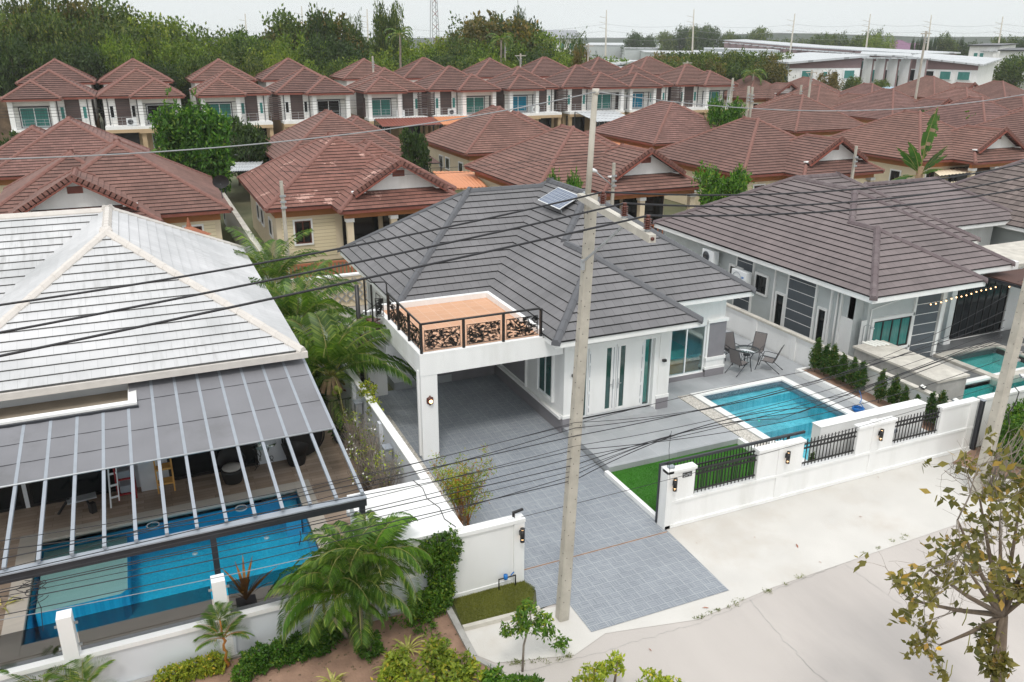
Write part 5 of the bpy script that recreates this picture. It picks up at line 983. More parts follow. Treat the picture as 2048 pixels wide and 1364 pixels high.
b=MB(); p=PY(1341,872,13.2); b.tube([PY(1343,862,13.2),p,PY(1338,900,13.2),PY(1340,960,13.2)],.005,'cable',5); b.ball(p,.03,'cable',8); p=PY(1518,842,13.2); b.ball(p,.03,'teal',8); tag(b.build('cable_clamp'),'small clamp and green tag where the cable bundle joins above the terrace','clamp')
t=cpole('utility_pole','leaning square concrete pole at the right edge with cable hooks',20.45,13.35,9.3,(.3,0),.15,.11)
b=MB()
for i in range(5): z=4.0+.22*i; b.bar((20.72,13.3,z),(20.84,13.3,z),.03,.05,'galv'); b.lathe((20.86,13.3,z-.03),[(.001,0),(.03,.0),(.035,.03),(.03,.06),(.001,.06)],'cushion',8)
b.bar((20.76,13.3,3.8),(20.78,13.3,5.1),.05,.02,'galv'); part(b,'bracket',t)
b=MB(); b.tube([(20.74,13.2,3.3),(20.85,13.1,3.15),(20.8,13.1,2.8),(20.68,13.15,2.5),(20.75,13.1,2.2)],.014,'black',6); b.tube([(20.7,13.15,4.3),(20.95,13.1,4.25),(21.4,13.1,4.35)],.014,'black',6); part(b,'cable_loop',t)
def apole(u,vt,y,label,lamp=False,w=.1,arm=False,group='distant concrete poles',bare=True):
    p=PY(u,vt,y); t=cpole('utility_pole',label,p[0],y,p[2],(0,0),w,w*.8,group=group,holes=False)
    if arm: b=MB(); b.bar((p[0]-.9,y,p[2]-.3),(p[0]+.9,y,p[2]-.3),.1,.12,'pole'); b.bar((p[0]-.7,y,p[2]-.35),(p[0],y,p[2]-1.2),.05,.05,'galv'); part(b,'crossarm',t)
    b=MB()
    for z in (.8,1.1,1.4): b.box(p[0]-w-.05,p[0]+w+.05,y-w-.06,y-w,p[2]-z,p[2]-z+.1,'galv')
    part(b,'bracket',t)
    if lamp: b=MB(); b.tube([(p[0],y-.1,p[2]-1.4),(p[0]-.7,y-.15,p[2]-.9),(p[0]-1.3,y-.2,p[2]-.45)],.035,'galv',8); part(b,'lamp_arm',t); b=MB(); b.lathe((0,0,0),[(.001,-.3),(.09,-.2),(.12,0),(.09,.3),(.03,.38)],'whitem',10); o=part(b,'lamp_head',t); o.matrix_parent_inverse=Matrix(); o.location=(-1.5,-.2,p[2]-.33); o.rotation_euler=(0,R(-70),0)
    return t
apole(562,362,43.6,'pale concrete pole in front of the yellow house with peeling roof')
apole(1228,326,43.4,'short concrete pole with a street lamp arm in front of the carport house',True)
apole(1713,292,43.6,'short concrete pole with a fern growing on its top, behind the mauve roof')
for u,vt,y,a,l in ((1624,140,88,True,'pole with crossarm behind the brown roofs, right of the twin poles'),(1853,62,80,True,'tall pole with strut standing among the brown roofs at the right'),(1466,156,82,False,'thin pole beside the last two-storey house'),(1498,172,67,False,'left one of two poles standing side by side'),(1505,174,67,False,'right one of two poles standing side by side'),(1603,170,84,False,'short pole left of the strutted pole among roofs'),(1782,180,80,False,'slim leaning pole between brown roofs'),(2014,200,72,False,'slim pole near the right edge above the round mango tree'),(1375,122,118,True,'pole with crossarm behind the two-storey row, near the olive trees'),(1177,88,118,True,'pole with crossarm behind the two-storey row, by the yellow flowering tree'),(1041,107,118,True,'short pole with crossarm just above the two-storey roofs'),(1010,86,120,False,'thin pole against the dark forest'),(745,112,112,False,'thin pole before the forest above the two-storey row')): apole(u,vt,y,'distant concrete '+l,False,.13,a)
p=PY(1228,326,43.4)
cable('thin wires from the street lamp pole to the left pole behind the roofs',[para((PY(562,366,43.6)[0],43.6,6),(18,43.5,5.4),(p[0],43.4,5.9)),para((PY(562,366,43.6)[0],43.6,5.7),(18,43.5,5.1),(p[0],43.4,5.6))],.012)
for dz in (0,.3,.6,.9): cable('one of the thin wires running in front of the two-storey houses',[[(-20,97,5.6-dz),(10,97,5.4-dz),(40,97,5.6-dz),(70,97,5.5-dz),(100,97,5.6-dz)]],.018,'cable','wires in front of the two-storey row')
for u,vt,vb,l in ((1213,20,80,'first transmission pylon pole from the left'),(1388,18,80,'second transmission pole, over the white roofs'),(1590,27,84,'third transmission pole, left of the purple roof'),(1741,28,95,'fourth transmission pole, before the purple-roofed house'),(1863,30,109,'fifth transmission pole, above the townhouses'),(2006,33,97,'rightmost transmission pole, by the white modern houses'),(490,27,60,'thin transmission pole above the forest, left'),(603,12,50,'thin mast above the forest left of the tall dark tree'),(734,18,60,'transmission pole above the forest, middle')):
    D=290; a=FAR(u,vt,D); b0=FAR(u-(8 if u>1500 else 0),vb,D); t=thing('transmission_pole','distant grey '+l,'pylon',(b0[0],b0[1],0),'transmission poles on the horizon'); b=MB(); b.tube([(b0[0],b0[1],-5),(b0[0]+(a[0]-b0[0])*.0,b0[1],0),a],[.45,.42,.16],'pole',8); part(b,'shaft',t)
    b=MB(); va,vb_=Vector(a),Vector((b0[0],b0[1],0))
    for s in (.72,.8,.88): q=vb_.lerp(va,s); b.bar(q,q+Vector((-2.2,1,.5)),.12,.12,'pole')
    part(b,'insulator_arm',t)
for k,dz in enumerate((0,2.2,4.4)):
    P=[]; us=[300,734,1213,1388,1590,1741,1863,2006,2200]
    for i in range(len(us)-1):
        a,b_=Vector(FAR(us[i],48+dz*6,288)),Vector(FAR(us[i+1],48+dz*6,288)); P+=[a.lerp(b_,s/8)+Vector((0,0,-6*(s/8)*(1-s/8)*(us[i+1]-us[i])/250)) for s in range(8)]
    cable('far transmission line sagging across the sky',[P],.035,'gcable','transmission lines')
D=300; a=FAR(869,-30,D); b0=FAR(869,60,D); t=thing('radio_mast','red and grey lattice radio mast rising behind the forest','mast',(b0[0],b0[1],0)); b=MB(); w=1.6
for sx in (-1,1):
    for sy in (-1,1): b.bar((b0[0]+w*sx,b0[1]+w*sy,0),(b0[0]+w*.5*sx,b0[1]+w*.5*sy,a[2]),.22,.22,'galv')
for i in range(14):
    z0,z1=a[2]*i/14,a[2]*(i+1)/14; q=w*(1-.5*i/14)
    b.bar((b0[0]-q,b0[1]-q,z0),(b0[0]+q,b0[1]-q,z1),.14,.14,'brownr' if i%2 else 'galv'); b.bar((b0[0]+q,b0[1]-q,z0),(b0[0]-q,b0[1]-q,z1),.14,.14,'brownr' if i%2 else 'galv')
part(b,'lattice',t)
# ---------------------------------------------------------------- palms
def frond(t,base,az,el,L,droop,leaf,ll,n=30,stem='stem',w=.022,hang=.5,seed=0,r=.022,name='frond',twist=0):
    g=random.Random(seed); b=MB(); P=[]; p=Vector(base); e=el; k=14
    for i in range(k+1):
        P.append(p.copy()); d=Vector((cos(az)*cos(e),sin(az)*cos(e),sin(e))); p=p+d*L/k; e-=droop/k*(1+i*.09); az+=twist/k
    b.tube(P,[r*(1-.8*i/k) for i in range(k+1)],stem,5,True)
    for i in range(n):
        s=.16+.84*i/n; j=min(int(s*k),k-1); q=P[j].lerp(P[j+1],s*k-j); d=(P[j+1]-P[j]).normalized(); lat=d.cross(Vector((0,0,1))); 
        if lat.length<.1: lat=Vector((-sin(az),cos(az),0))
        lat.normalize(); up=lat.cross(d); l=ll*(sin(pi*min(1,.12+s*.82))**.6)*g.uniform(.85,1.1)
        for sd in (-1,1):
            dr=(lat*sd*.85+d*(.45+s*.5)+up*.18).normalized(); m=q+dr*l*.55; tip=m+(dr+Vector((0,0,-hang*1.3))).normalized()*l*.5; wd=(d*.8+Vector((0,0,.5))).normalized()*w
            v=[q,m+wd,m-wd,tip]; b.idx(v,[(0,2,1),(1,2,3)],leaf)
    part(b,name,t)
def palm(name,label,base,top,fronds,leaf='lf_palm',trunk=(.13,.1),tm='palmt',cat='palm tree',nuts=(),stem='stem',**k):
    t=thing(name,label,cat,(base[0],base[1],0)); b=MB(); B,T=Vector(base),Vector(top); P=[B.lerp(T,i/8)+Vector((.03*sin(i*2),.02*cos(i*3),0)) for i in range(9)]
    b.tube(P,[trunk[0]+(trunk[1]-trunk[0])*i/8+(.008 if i%2 else 0) for i in range(9)],tm,10); part(b,'trunk',t)
    for i,f in enumerate(fronds): az,el,L,dr=f[:4]; frond(t,T+Vector((.05*cos(az),.05*sin(az),0)),az,el,L,dr,leaf if len(f)<5 else f[4],seed=i*7+int(base[1]*10),stem=stem,**k)
    for p in nuts: b=MB(); b.ball(p,.1,'coconut',10,1.15); part(b,'coconut',t)
    return t
def ring(n,el0,el1,L,dr,seed):
    g=random.Random(seed); return [(i*2.4+g.uniform(-.2,.2),el0+(el1-el0)*i/n+g.uniform(-.08,.08),L*g.uniform(.85,1.1),dr*g.uniform(.85,1.15)) for i in range(n)]
CB=PY(668,850,25.0); cz=PY(668,765,25.0)[2]
F=ring(20,.45,1.52,2.85,1.0,1)
t=palm('coconut_palm','low coconut palm with green coconuts beside the left party wall',(CB[0],25.0,0),(CB[0],24.95,cz+.25),F,trunk=(.17,.14),ll=.85,n=70,w=.024,hang=.8,nuts=[(CB[0]+.22,24.7,cz+.35),(CB[0]+.34,24.75,cz+.33),(CB[0]+.1,24.65,cz-.08),(CB[0]+.05,24.75,cz-.27),(CB[0]+.2,24.7,cz-.2)])
b=MB(); g=np.random.default_rng(2)
for i in range(9): a=i*.7; p=Vector((CB[0]+.14*cos(a),24.9+.14*sin(a),cz+.25)); q=p+Vector((.2*cos(a),.2*sin(a),-.45)); b.poly([p+Vector((.05,0,0)),p-Vector((.05,0,0)),q-Vector((.07,0,0)),q+Vector((.05,.02,-.06))],'husk')
part(b,'husk',t)
palm('coconut_palm','middle coconut palm behind the low one, crown against the white roof edge',(4.45,29.2,0),(4.5,29.0,2.2),ring(18,.5,1.52,2.8,.95,2),trunk=(.16,.13),ll=.8,n=60,w=.022,hang=.8)
palm('coconut_palm','farthest coconut palm with upright fronds before the yellow house',(4.3,34.2,0),(4.35,34.0,2.3),ring(15,.5,1.52,3.0,.9,3),trunk=(.15,.12),ll=.8,n=54,w=.022,hang=.6)
palm('yucca','small spiky bright green yucca beside the far palms',(3.6,37.5,0),(3.6,37.5,2.2),ring(18,-.1,1.4,.7,.4,4),'lf_palmb',(.06,.05),ll=.18,n=10,w=.03,hang=.1,cat='shrub')
AB=G(720,1262); g=random.Random(8)
t=thing('areca_palm','big clumping areca palm before the white garden wall','palm tree',(AB[0],AB[1],0))
for i,(dx,dy,h,tx,ty) in enumerate([(-.25,.05,1.15,-.5,-.15),(-.05,.1,1.5,-.1,.1),(.15,0,1.6,.35,-.05),(.0,-.15,1.05,-.05,-.45),(-.3,-.1,.9,-.75,-.2),(.25,.1,1.3,.65,.2)]):
    b=MB(); B=Vector((AB[0]+dx,AB[1]+dy,0)); T=Vector((AB[0]+tx,AB[1]+ty,h)); P=[B.lerp(T,k/8)+Vector(((tx-dx)*-.12*sin(pi*k/8),0,0)) for k in range(9)]; b.tube(P,[.05-.002*k+(.005 if k%2 else 0) for k in range(9)],'barkg',8); part(b,'stem',t)
    b=MB(); b.tube([T,T+Vector((0,0,.3))],[.035,.02],'stem',6); part(b,'crownshaft',t)
    az0=math.atan2(ty,tx)
    for k in range(9):
        frond(t,T+Vector((0,0,.22)),az0+k*2.39+g.uniform(-.2,.2),.3+.13*k,g.uniform(1.2,1.6),1.35,'lf_palm' if (i+k)%5 else 'lf_palmb',.42,54,'stem',.018,.7,i*20+k,.013)
for u,v,h,n,L,l,sm in ((455,1335,.75,11,.55,'red-stemmed small palm with a second tier of fronds at the left wall','stemo'),(95,1420,.55,13,.75,'small fan-like palm at the bottom left edge','stem'),(175,1420,.5,12,.7,'second small palm at the bottom left edge, before the white pillar','stem')):
    q=G(u,v); t=palm('small_palm',l,(q[0],q[1],0),(q[0],q[1],h),ring(n,.2,1.4,L,.8,int(u)),'lf_palm',(.03,.02),'stemo' if sm=='stemo' else 'barkg',ll=.26,n=20,w=.013,hang=.15,stem=sm,r=.008)
    if sm=='stemo':
        b=MB(); b.tube([(q[0],q[1],h),(q[0]-.02,q[1],h+.45)],.018,'stemo',6); part(b,'upper_stem',t)
        for i,f in enumerate(ring(7,.6,1.4,.4,.6,5)): frond(t,(q[0]-.02,q[1],h+.42),*f,'lf_palm',.2,16,'stem',.012,.1,i,.006)
def blades(name,label,cat,base,n,L,leaf,w,seed,el=(.5,1.4),pot=None,dr=.6):
    g=random.Random(seed); t=thing(name,label,cat,tuple(base)); b=MB()
    for i in range(n):
        az=i*2.4+g.uniform(-.3,.3); e=g.uniform(*el); p=Vector(base); l=L*g.uniform(.7,1.15); k=6; pts=[]
        for j in range(k+1):
            lat=Vector((-sin(az),cos(az),0))*w*sin(pi*min(.98,.12+.86*j/k)); pts.append((p-lat,p+lat)); p=p+Vector((cos(az)*cos(e),sin(az)*cos(e),sin(e)))*l/k; e-=dr/k*(1+j*.3)
        for j in range(k): b.poly([pts[j][0],pts[j][1],pts[j+1][1],pts[j+1][0]],leaf)
    part(b,'leaves',t)
    if pot: b=MB(); b.box(base[0]-.2,base[0]+.2,base[1]-.17,base[1]+.17,base[2]-.34,base[2]-.02,'dmetal'); part(b,'pot',t)
    return t
q=PY(492,1195,15.42); blades('cordyline','orange-leaved cordyline in a dark square pot behind the tinted glass','plant',(q[0],15.42,.95),26,.85,'lf_orange',.032,3,(.8,1.45),True,.35)
for i,(u,v,l) in enumerate(((665,1372,'yellow-striped spider plant at the bottom edge below the shrub border'),(815,1305,'tall yellow-striped spider plant beside the verge kerb'),(790,1345,'second yellow-striped spider plant, nearest to the bottom edge'),(5,1225,'striped plant at the far left edge behind the tinted glass'))):
    q=G(u,v); blades('spider_plant',l,'plant',(q[0],q[1],0),22,.6 if i else .45,'lf_spider',.02,i+5,(.5,1.4),None,1.3)
# banana (traveller) palm
q=PY(1830,400,42.5); t=thing('banana_plant','tall banana plant with big torn leaves behind the mauve roof','banana plant',(q[0],42.5,0)); g=random.Random(4)
b=MB(); b.tube([(q[0],42.5,0),(q[0],42.5,3.3)],[.28,.2],'husk',10); b.tube([(q[0]-.5,42.7,0),(q[0]-.5,42.7,1.8)],[.2,.14],'stem',8); part(b,'stem',t)
for i,(az,el,L,wd) in enumerate([(0,1.56,3.9,.46),(.1,1.45,3.5,.5),(3.1,1.3,2.6,.36),(2.9,1.05,2.6,.38),(3.3,.8,2.4,.34),(.0,1.0,2.7,.4),(.2,.75,2.5,.36),(-.3,1.1,2.3,.36),(2.6,1.1,2.1,.3),(.5,.2,1.9,.3),(2.9,.1,1.9,.28),(4.6,.6,2.0,.3),(4.9,1.0,2.2,.33),(1.5,.8,2.2,.3)]):
    b=MB(); p=Vector((q[0],42.5,2.7 if i>1 else 3.1)); e=el; k=18; pts=[]
    for j in range(k+1):
        lat=Vector((-sin(az)*.3+ .0,cos(az)*.3,0))+Vector((.95*sin(e),0,-.15)); lat=Vector((sin(e)*.8+.2,0,-.3*cos(e))) if i<2 else lat; lat.normalize(); ww=wd*sin(pi*min(.99,max(0,(j-3))/(k-3)*.97+.02)) if j>3 else .02
        pts.append((p.copy(),lat*ww)); p=p+Vector((cos(az)*cos(e),sin(az)*cos(e),sin(e)))*L/k; e-=(.022 if i>1 else .012)*(1+j*.06)
    for j in range(k):
        for sd in (-1,1):
            tear=1-.35*(g.random()<.3); a,la=pts[j]; c,lc=pts[j+1]; dz=Vector((0,0,-.18*la.length)); b.poly([a,c,c+lc*sd*tear+dz,a+la*sd*tear+dz],'lf_banana' if g.random()>.12 or i>1 else 'husk')
    b.tube([a for a,_ in pts],[.035*(1-j/(k+4)) for j in range(k+1)],'stem',5); part(b,'leaf',t)
t.scale=(1.25,1.1,1.12)
# ---------------------------------------------------------------- garden plants
q=G(505,1345); hedge('groundcover_hedge','low dark green clipped border along the white garden wall',[(*G(u,v)[:2],.2,.34,.3,.26) for u,v in ((520,1335),(560,1325),(600,1312),(640,1300),(668,1272),(690,1250))],'lf_hedge',900,16,.035,31,stems=False)
hedge('shrub','small round green shrub between the low border and the spider plant',[(*G(740,1312)[:2],.28,.27,.27,.27)],'lf_hedge',150,16,.03,32,'shrub')
hedge('shrub','loose bright shrub at the wall foot, bottom left',[(*G(u,v)[:2],.15,.32,.22,.2) for u,v in ((345,1368),(390,1352),(425,1342))],'lf_ylw',260,14,.035,33,'shrub')
hedge('shrub','small round bright shrub right of the red-stemmed palm',[(*G(487,1362)[:2],.18,.2,.2,.2)],'lf_hedge',110,16,.028,34,'shrub')
hedge('vine_hedge','tall climbing hedge between the white masonry box and the gate wall',[(x,y,z,.33,.3,.36) for x,y,z in ((4.95,14.75,1.25),(4.9,14.7,.85),(4.85,14.7,.45),(4.6,14.6,.25),(5.1,14.8,1.45),(4.7,14.8,1.4),(4.35,14.5,.3))],'lf_hedge',1000,15,.036,35)
hedge('shrub','low sparse weeds and small plants on the bare soil by the verge kerb',[(*G(u,v)[:2],.08,.25,.2,.12) for u,v in ((800,1255),(850,1262),(880,1285),(780,1235))],'lf_hedge',60,12,.03,36,'shrub',False)
hedge('shrub','yellow-green leafy shrub at the bottom edge before the verge',[(*G(u,v,z)[:2],z,.3,.3,.25) for u,v,z in ((800,1330,.5),(870,1310,.65),(900,1350,.55),(840,1375,.45),(780,1372,.4),(920,1330,.5),(950,1365,.4))],'lf_ylw',420,13,.05,37,'shrub')
hedge('shrub','green-leaved shrub tips along the bottom edge right of the verge',[(*G(u,v,z)[:2],z,.2,.2,.16) for u,v,z in ((985,1358,.5),(1020,1375,.5),(1060,1372,.4))],'lf_hedge',130,12,.05,38,'shrub')
hedge('shrub','airy yellow-green shrub tips on the road side, bottom centre',[(*G(u,v,z)[:2],z,.22,.2,.16) for u,v,z in ((1190,1345,.5),(1230,1330,.6),(1160,1375,.45),(1300,1362,.5),(1345,1372,.5))],'lf_ylw',170,11,.045,39,'shrub')
# small tree before the verge
q=G(1045,1342); t=thing('young_tree','young street tree with drooping green and yellow leaves at the verge','tree',(q[0],q[1],0)); T=PY(1062,1235,q[1])
b=MB(); b.tube([(q[0],q[1],0),(q[0]+.02,q[1],T[2]*.5),T],[.028,.022,.014],'barkg',8); bl=[]
for i,(u,v) in enumerate(((1015,1260),(1040,1235),(1060,1215),(1075,1255),(1100,1265),(1120,1285),(1045,1255),(1085,1240))): p=PY(u,v,q[1]+.12*((i%3)-1)); bl.append((*p,.17,.17,.13)); b.tube([Vector(T)-Vector((0,0,.15)),Vector(T).lerp(Vector(p),.6)+Vector((0,0,.05)),p],[.012,.008,.004],'barkg',5)
part(b,'trunk',t); g=np.random.default_rng(44); P=blobpts(g,bl,150,.2); c,u_,v_=leafcloud(g,P,.07,9,.052,.8,.42); quads('crown',c,u_,v_,'lf_hedge',t); c,u_,v_=leafcloud(g,P[:22],.1,6,.05,1,.42); quads('yellow_leaves',c,u_,v_,'lf_ylw',t)
# yellowing bamboo-like shrub by the column
q=G(928,1048); t=thing('yellowing_shrub','airy yellowing shrub on thin stems beside the driveway, before the column','shrub',(q[0],q[1],0)); b=MB(); g=np.random.default_rng(45); tips=[]
for i in range(36):
    a=g.uniform(0,2*pi); r=g.uniform(.1,.85); h=g.uniform(.8,2.15); B=Vector((q[0]+.2*cos(a*3)*.6,q[1]+.15*sin(a*2),0)); e=Vector((q[0]+r*cos(a),q[1]+r*sin(a)+.1,h)); m=B.lerp(e,.5)+Vector((0,0,.18)); b.tube([B,m,e],[.012,.008,.003],'stemo' if i%3 else 'barkg',5)
    for s in np.linspace(.45,1,7): tips.append(tuple(m.lerp(e,(s-.45)/.55)+Vector(g.normal(size=3)*.05)))
part(b,'stem',t); c,u_,v_=leafcloud(g,np.array(tips),.12,15,.05,.2,.24); quads('foliage',c,u_,v_,'lf_ylw',t); c,u_,v_=leafcloud(g,np.array(tips)[::3],.13,10,.05,.2,.26); quads('orange_leaves',c,u_,v_,'lf_orange',t)
# bare white-flowered bush
t=thing('bare_bush','mostly bare twiggy bush with a few white flowers between awning and party wall','bush',(4.75,21,0)); b=MB(); g=np.random.default_rng(46); tips=[]
for (bx,by) in ((4.7,22.0),(4.85,21.0),(4.6,20.0),(4.9,19.2)):
    for i in range(60):
        a=g.uniform(0,2*pi); r=g.uniform(.1,.6); h=g.uniform(.7,1.75); B=Vector((bx,by,.1)); e=Vector((min(5.3,bx+r*cos(a)),by+r*sin(a),h)); m=B.lerp(e,.55)+Vector((g.normal()*.08,g.normal()*.08,.1)); b.tube([B,m,e],[.014,.009,.004],'barkg',4)
        for k in range(4): s=m.lerp(e,g.uniform(0,1)); f=s+Vector(g.normal(size=3)*.16)+Vector((0,0,.12)); b.tube([s,f],[.005,.002],'barkg',3); 
        if i%3==0: tips.append(tuple(e))
part(b,'twigs',t); c,u_,v_=leafcloud(g,np.array(tips),.12,9,.05,.1,.35); quads('foliage',c,u_,v_,'lf_ylw',t); c,u_,v_=leafcloud(g,np.array(tips)[::4],.1,4,.03,.1,.9); quads('flowers',c,u_,v_,'petal',t)
hedge('shrub','fresh green flowering branch tips leaning over the left party wall',[(5.45,23.0,1.95,.25,.3,.25),(5.5,22.4,1.6,.2,.25,.25)],'lf_ylw',60,12,.05,47,'shrub',False)
hedge('shrub','dark leafy shrub mass in the shade between house and party wall',[(4.3,27,.7,.6,.9,.6),(4.4,30,.8,.6,1.2,.7),(4.3,33,.9,.6,1.2,.8),(4.6,25.8,.5,.5,.5,.5)],'lf_dark',700,14,.07,48,'shrub')
# autumn street tree on the right
q=G(1985,1440); B=Vector((q[0],q[1],-.05)); yb=q[1]
t=thing('autumn_tree','half bare street tree with large olive and brown leaves at the right edge','tree',(q[0],q[1],0)); b=MB(); g=np.random.default_rng(50); tips=[]
def br(p,d,L,r,dep):
    k=4; P=[p]; dd=d.copy()
    for i in range(k):
        dd=(dd+Vector(g.normal(size=3)*.16)+Vector((0,0,.05))).normalized(); P.append(P[-1]+dd*L/k)
    b.tube(P,[r*(1-.5*i/k) for i in range(k+1)],'bark' if dep<2 else 'barkg',7 if dep<2 else 4)
    if dep>=4: tips.append(tuple(P[-1])); return
    if dep==3: tips.append(tuple(P[2]))
    n=[3,4,4,3][dep]
    for i in range(n):
        s=P[min(k,2+i%3)]; nd=(dd*.6+Vector(g.normal(size=3)*.75)+Vector((0,0,.08))).normalized(); br(s,nd,L*g.uniform(.55,.8),r*.52,dep+1)
fork=Vector(PY(2005,1230,yb)); b.tube([B,B.lerp(fork,.5)+Vector((.05,0,0)),fork],[.13,.11,.09],'bark',9)
for u,v in ((1820,1200),(1915,1040),(1960,1000),(2000,1040),(2040,1010),(2090,1040),(1930,1130),(1880,1290),(2075,1170),(1985,1320),(1860,1140)):
    e=Vector(PY(u,v,yb+g.uniform(-.35,.35))); d=(e-fork); m=fork.lerp(e,.5)+Vector((0,0,-.05)); b.tube([fork,m,e],[.055,.035,.016],'bark',7)
    for k in range(3): br(e if k else m,(d.normalized()*.5+Vector(g.normal(size=3)*.7)).normalized(),d.length*.27,.013,2)
part(b,'trunk',t)
tp=np.array(tips); tp=tp[g.permutation(len(tp))[:int(len(tp)*.42)]]; c,u_,v_=leafcloud(g,tp,.13,8,.085,.4,.55); quads('crown',c,u_,v_,'lf_aut',t)
c,u_,v_=leafcloud(g,np.array([PY(1880,1297,yb)]),.03,7,.035,.2,.8); quads('yellow_flower',c,u_,v_,'petaly',t)
b=MB()
for u,v,l in ((1885,1325,.45),(1895,1320,.5),(1905,1330,.4),(1940,1270,.5),(1842,1300,.2),(1935,1215,.45),(1990,950,.6)): p=Vector(PY(u,v,yb)); b.tube([p,p+Vector((.02,0,-l*.5)),p+Vector((-.03,0,-l*.8))],.009,'stem',5)
part(b,'seed_pod',t)
# bare climbing branches at the right pole
t=thing('bare_vine','tangle of bare grey branches climbing round the foot of the leaning pole','vine',(20.9,13.1,0)); b=MB(); g=np.random.default_rng(51)
for i in range(46):
    a=g.uniform(-.6,1.3); B=Vector((20.75+g.uniform(-.15,.5),13.1+g.uniform(-.1,.2),0)); e=B+Vector((g.uniform(-.6,.9),g.uniform(-.4,.3),g.uniform(1.0,2.4))); m=B.lerp(e,.5)+Vector(g.normal(size=3)*.18); m2=B.lerp(e,.8)+Vector(g.normal(size=3)*.12); b.tube([B,m,m2,e],[.016,.011,.008,.003],'barkg',5)
part(b,'branches',t)
# ---------------------------------------------------------------- protos for trees in the middle distance
MG=tree_proto('mango_tree','x','tree',60,1.0,1.5,.35,'lf_mango',620,13,.07,.12,.06,'bark',14,-.5,.36,.6)
DK=tree_proto('leafy_tree','x','tree',61,1.0,1.5,.35,'lf_dark',420,13,.07,.12,.06,'bark',12,-.4,.5,.5)
TM=tree_proto('mango_tree','x','tree',62,1.0,3.1,.3,'lf_mango',900,13,.085,.12,.07,'bark',20,0,.4,.6)
def at(proto,u,y,vt,wpx,label,cat='tree',zs=1,first=[]):
    p=PY(u,vt,y); D=float(np.dot(FW,np.array(p)-np.array([0,0,CAMH]))); r=wpx/2*D/FPX
    o=proto if proto.name not in first else dup(proto); first.append(proto.name); o.location=(p[0],y,0); o.scale=(r,r,p[2]/(1.88 if proto is not TM else 3.3)*zs); o.rotation_euler=(0,0,u*.7); o['label']=label; o['category']=cat; return o
at(TM,345,62,192,112,'bright mango tree, left half of the pair before the two-storey houses'); at(TM,398,61,192,112,'bright mango tree, right half of the pair before the two-storey houses'); at(DK,488,72,230,95,'dark round tree right of the mango pair'); at(DK,20,74,262,90,'dark green tree at the left edge below the rock wall')
at(MG,1449,41,335,112,'round mango tree between the carport house and the mauve roof'); at(MG,1448,66,197,80,'round tree beside the last two-storey house'); at(MG,1988,61,228,105,'large round mango tree at the right among brown roofs'); at(DK,830,63,250,60,'small leafy tree below the orange awning roofs'); at(MG,1130,38.5,345,75,'yellow-green tree top behind the dark grey ridge'); at(DK,470,76,285,90,'low flowering bush with orange dots before the grey shade sail','bush')
at(DK,1855,70,215,110,'dark low palm bushes between roofs left of the gable house','bush')
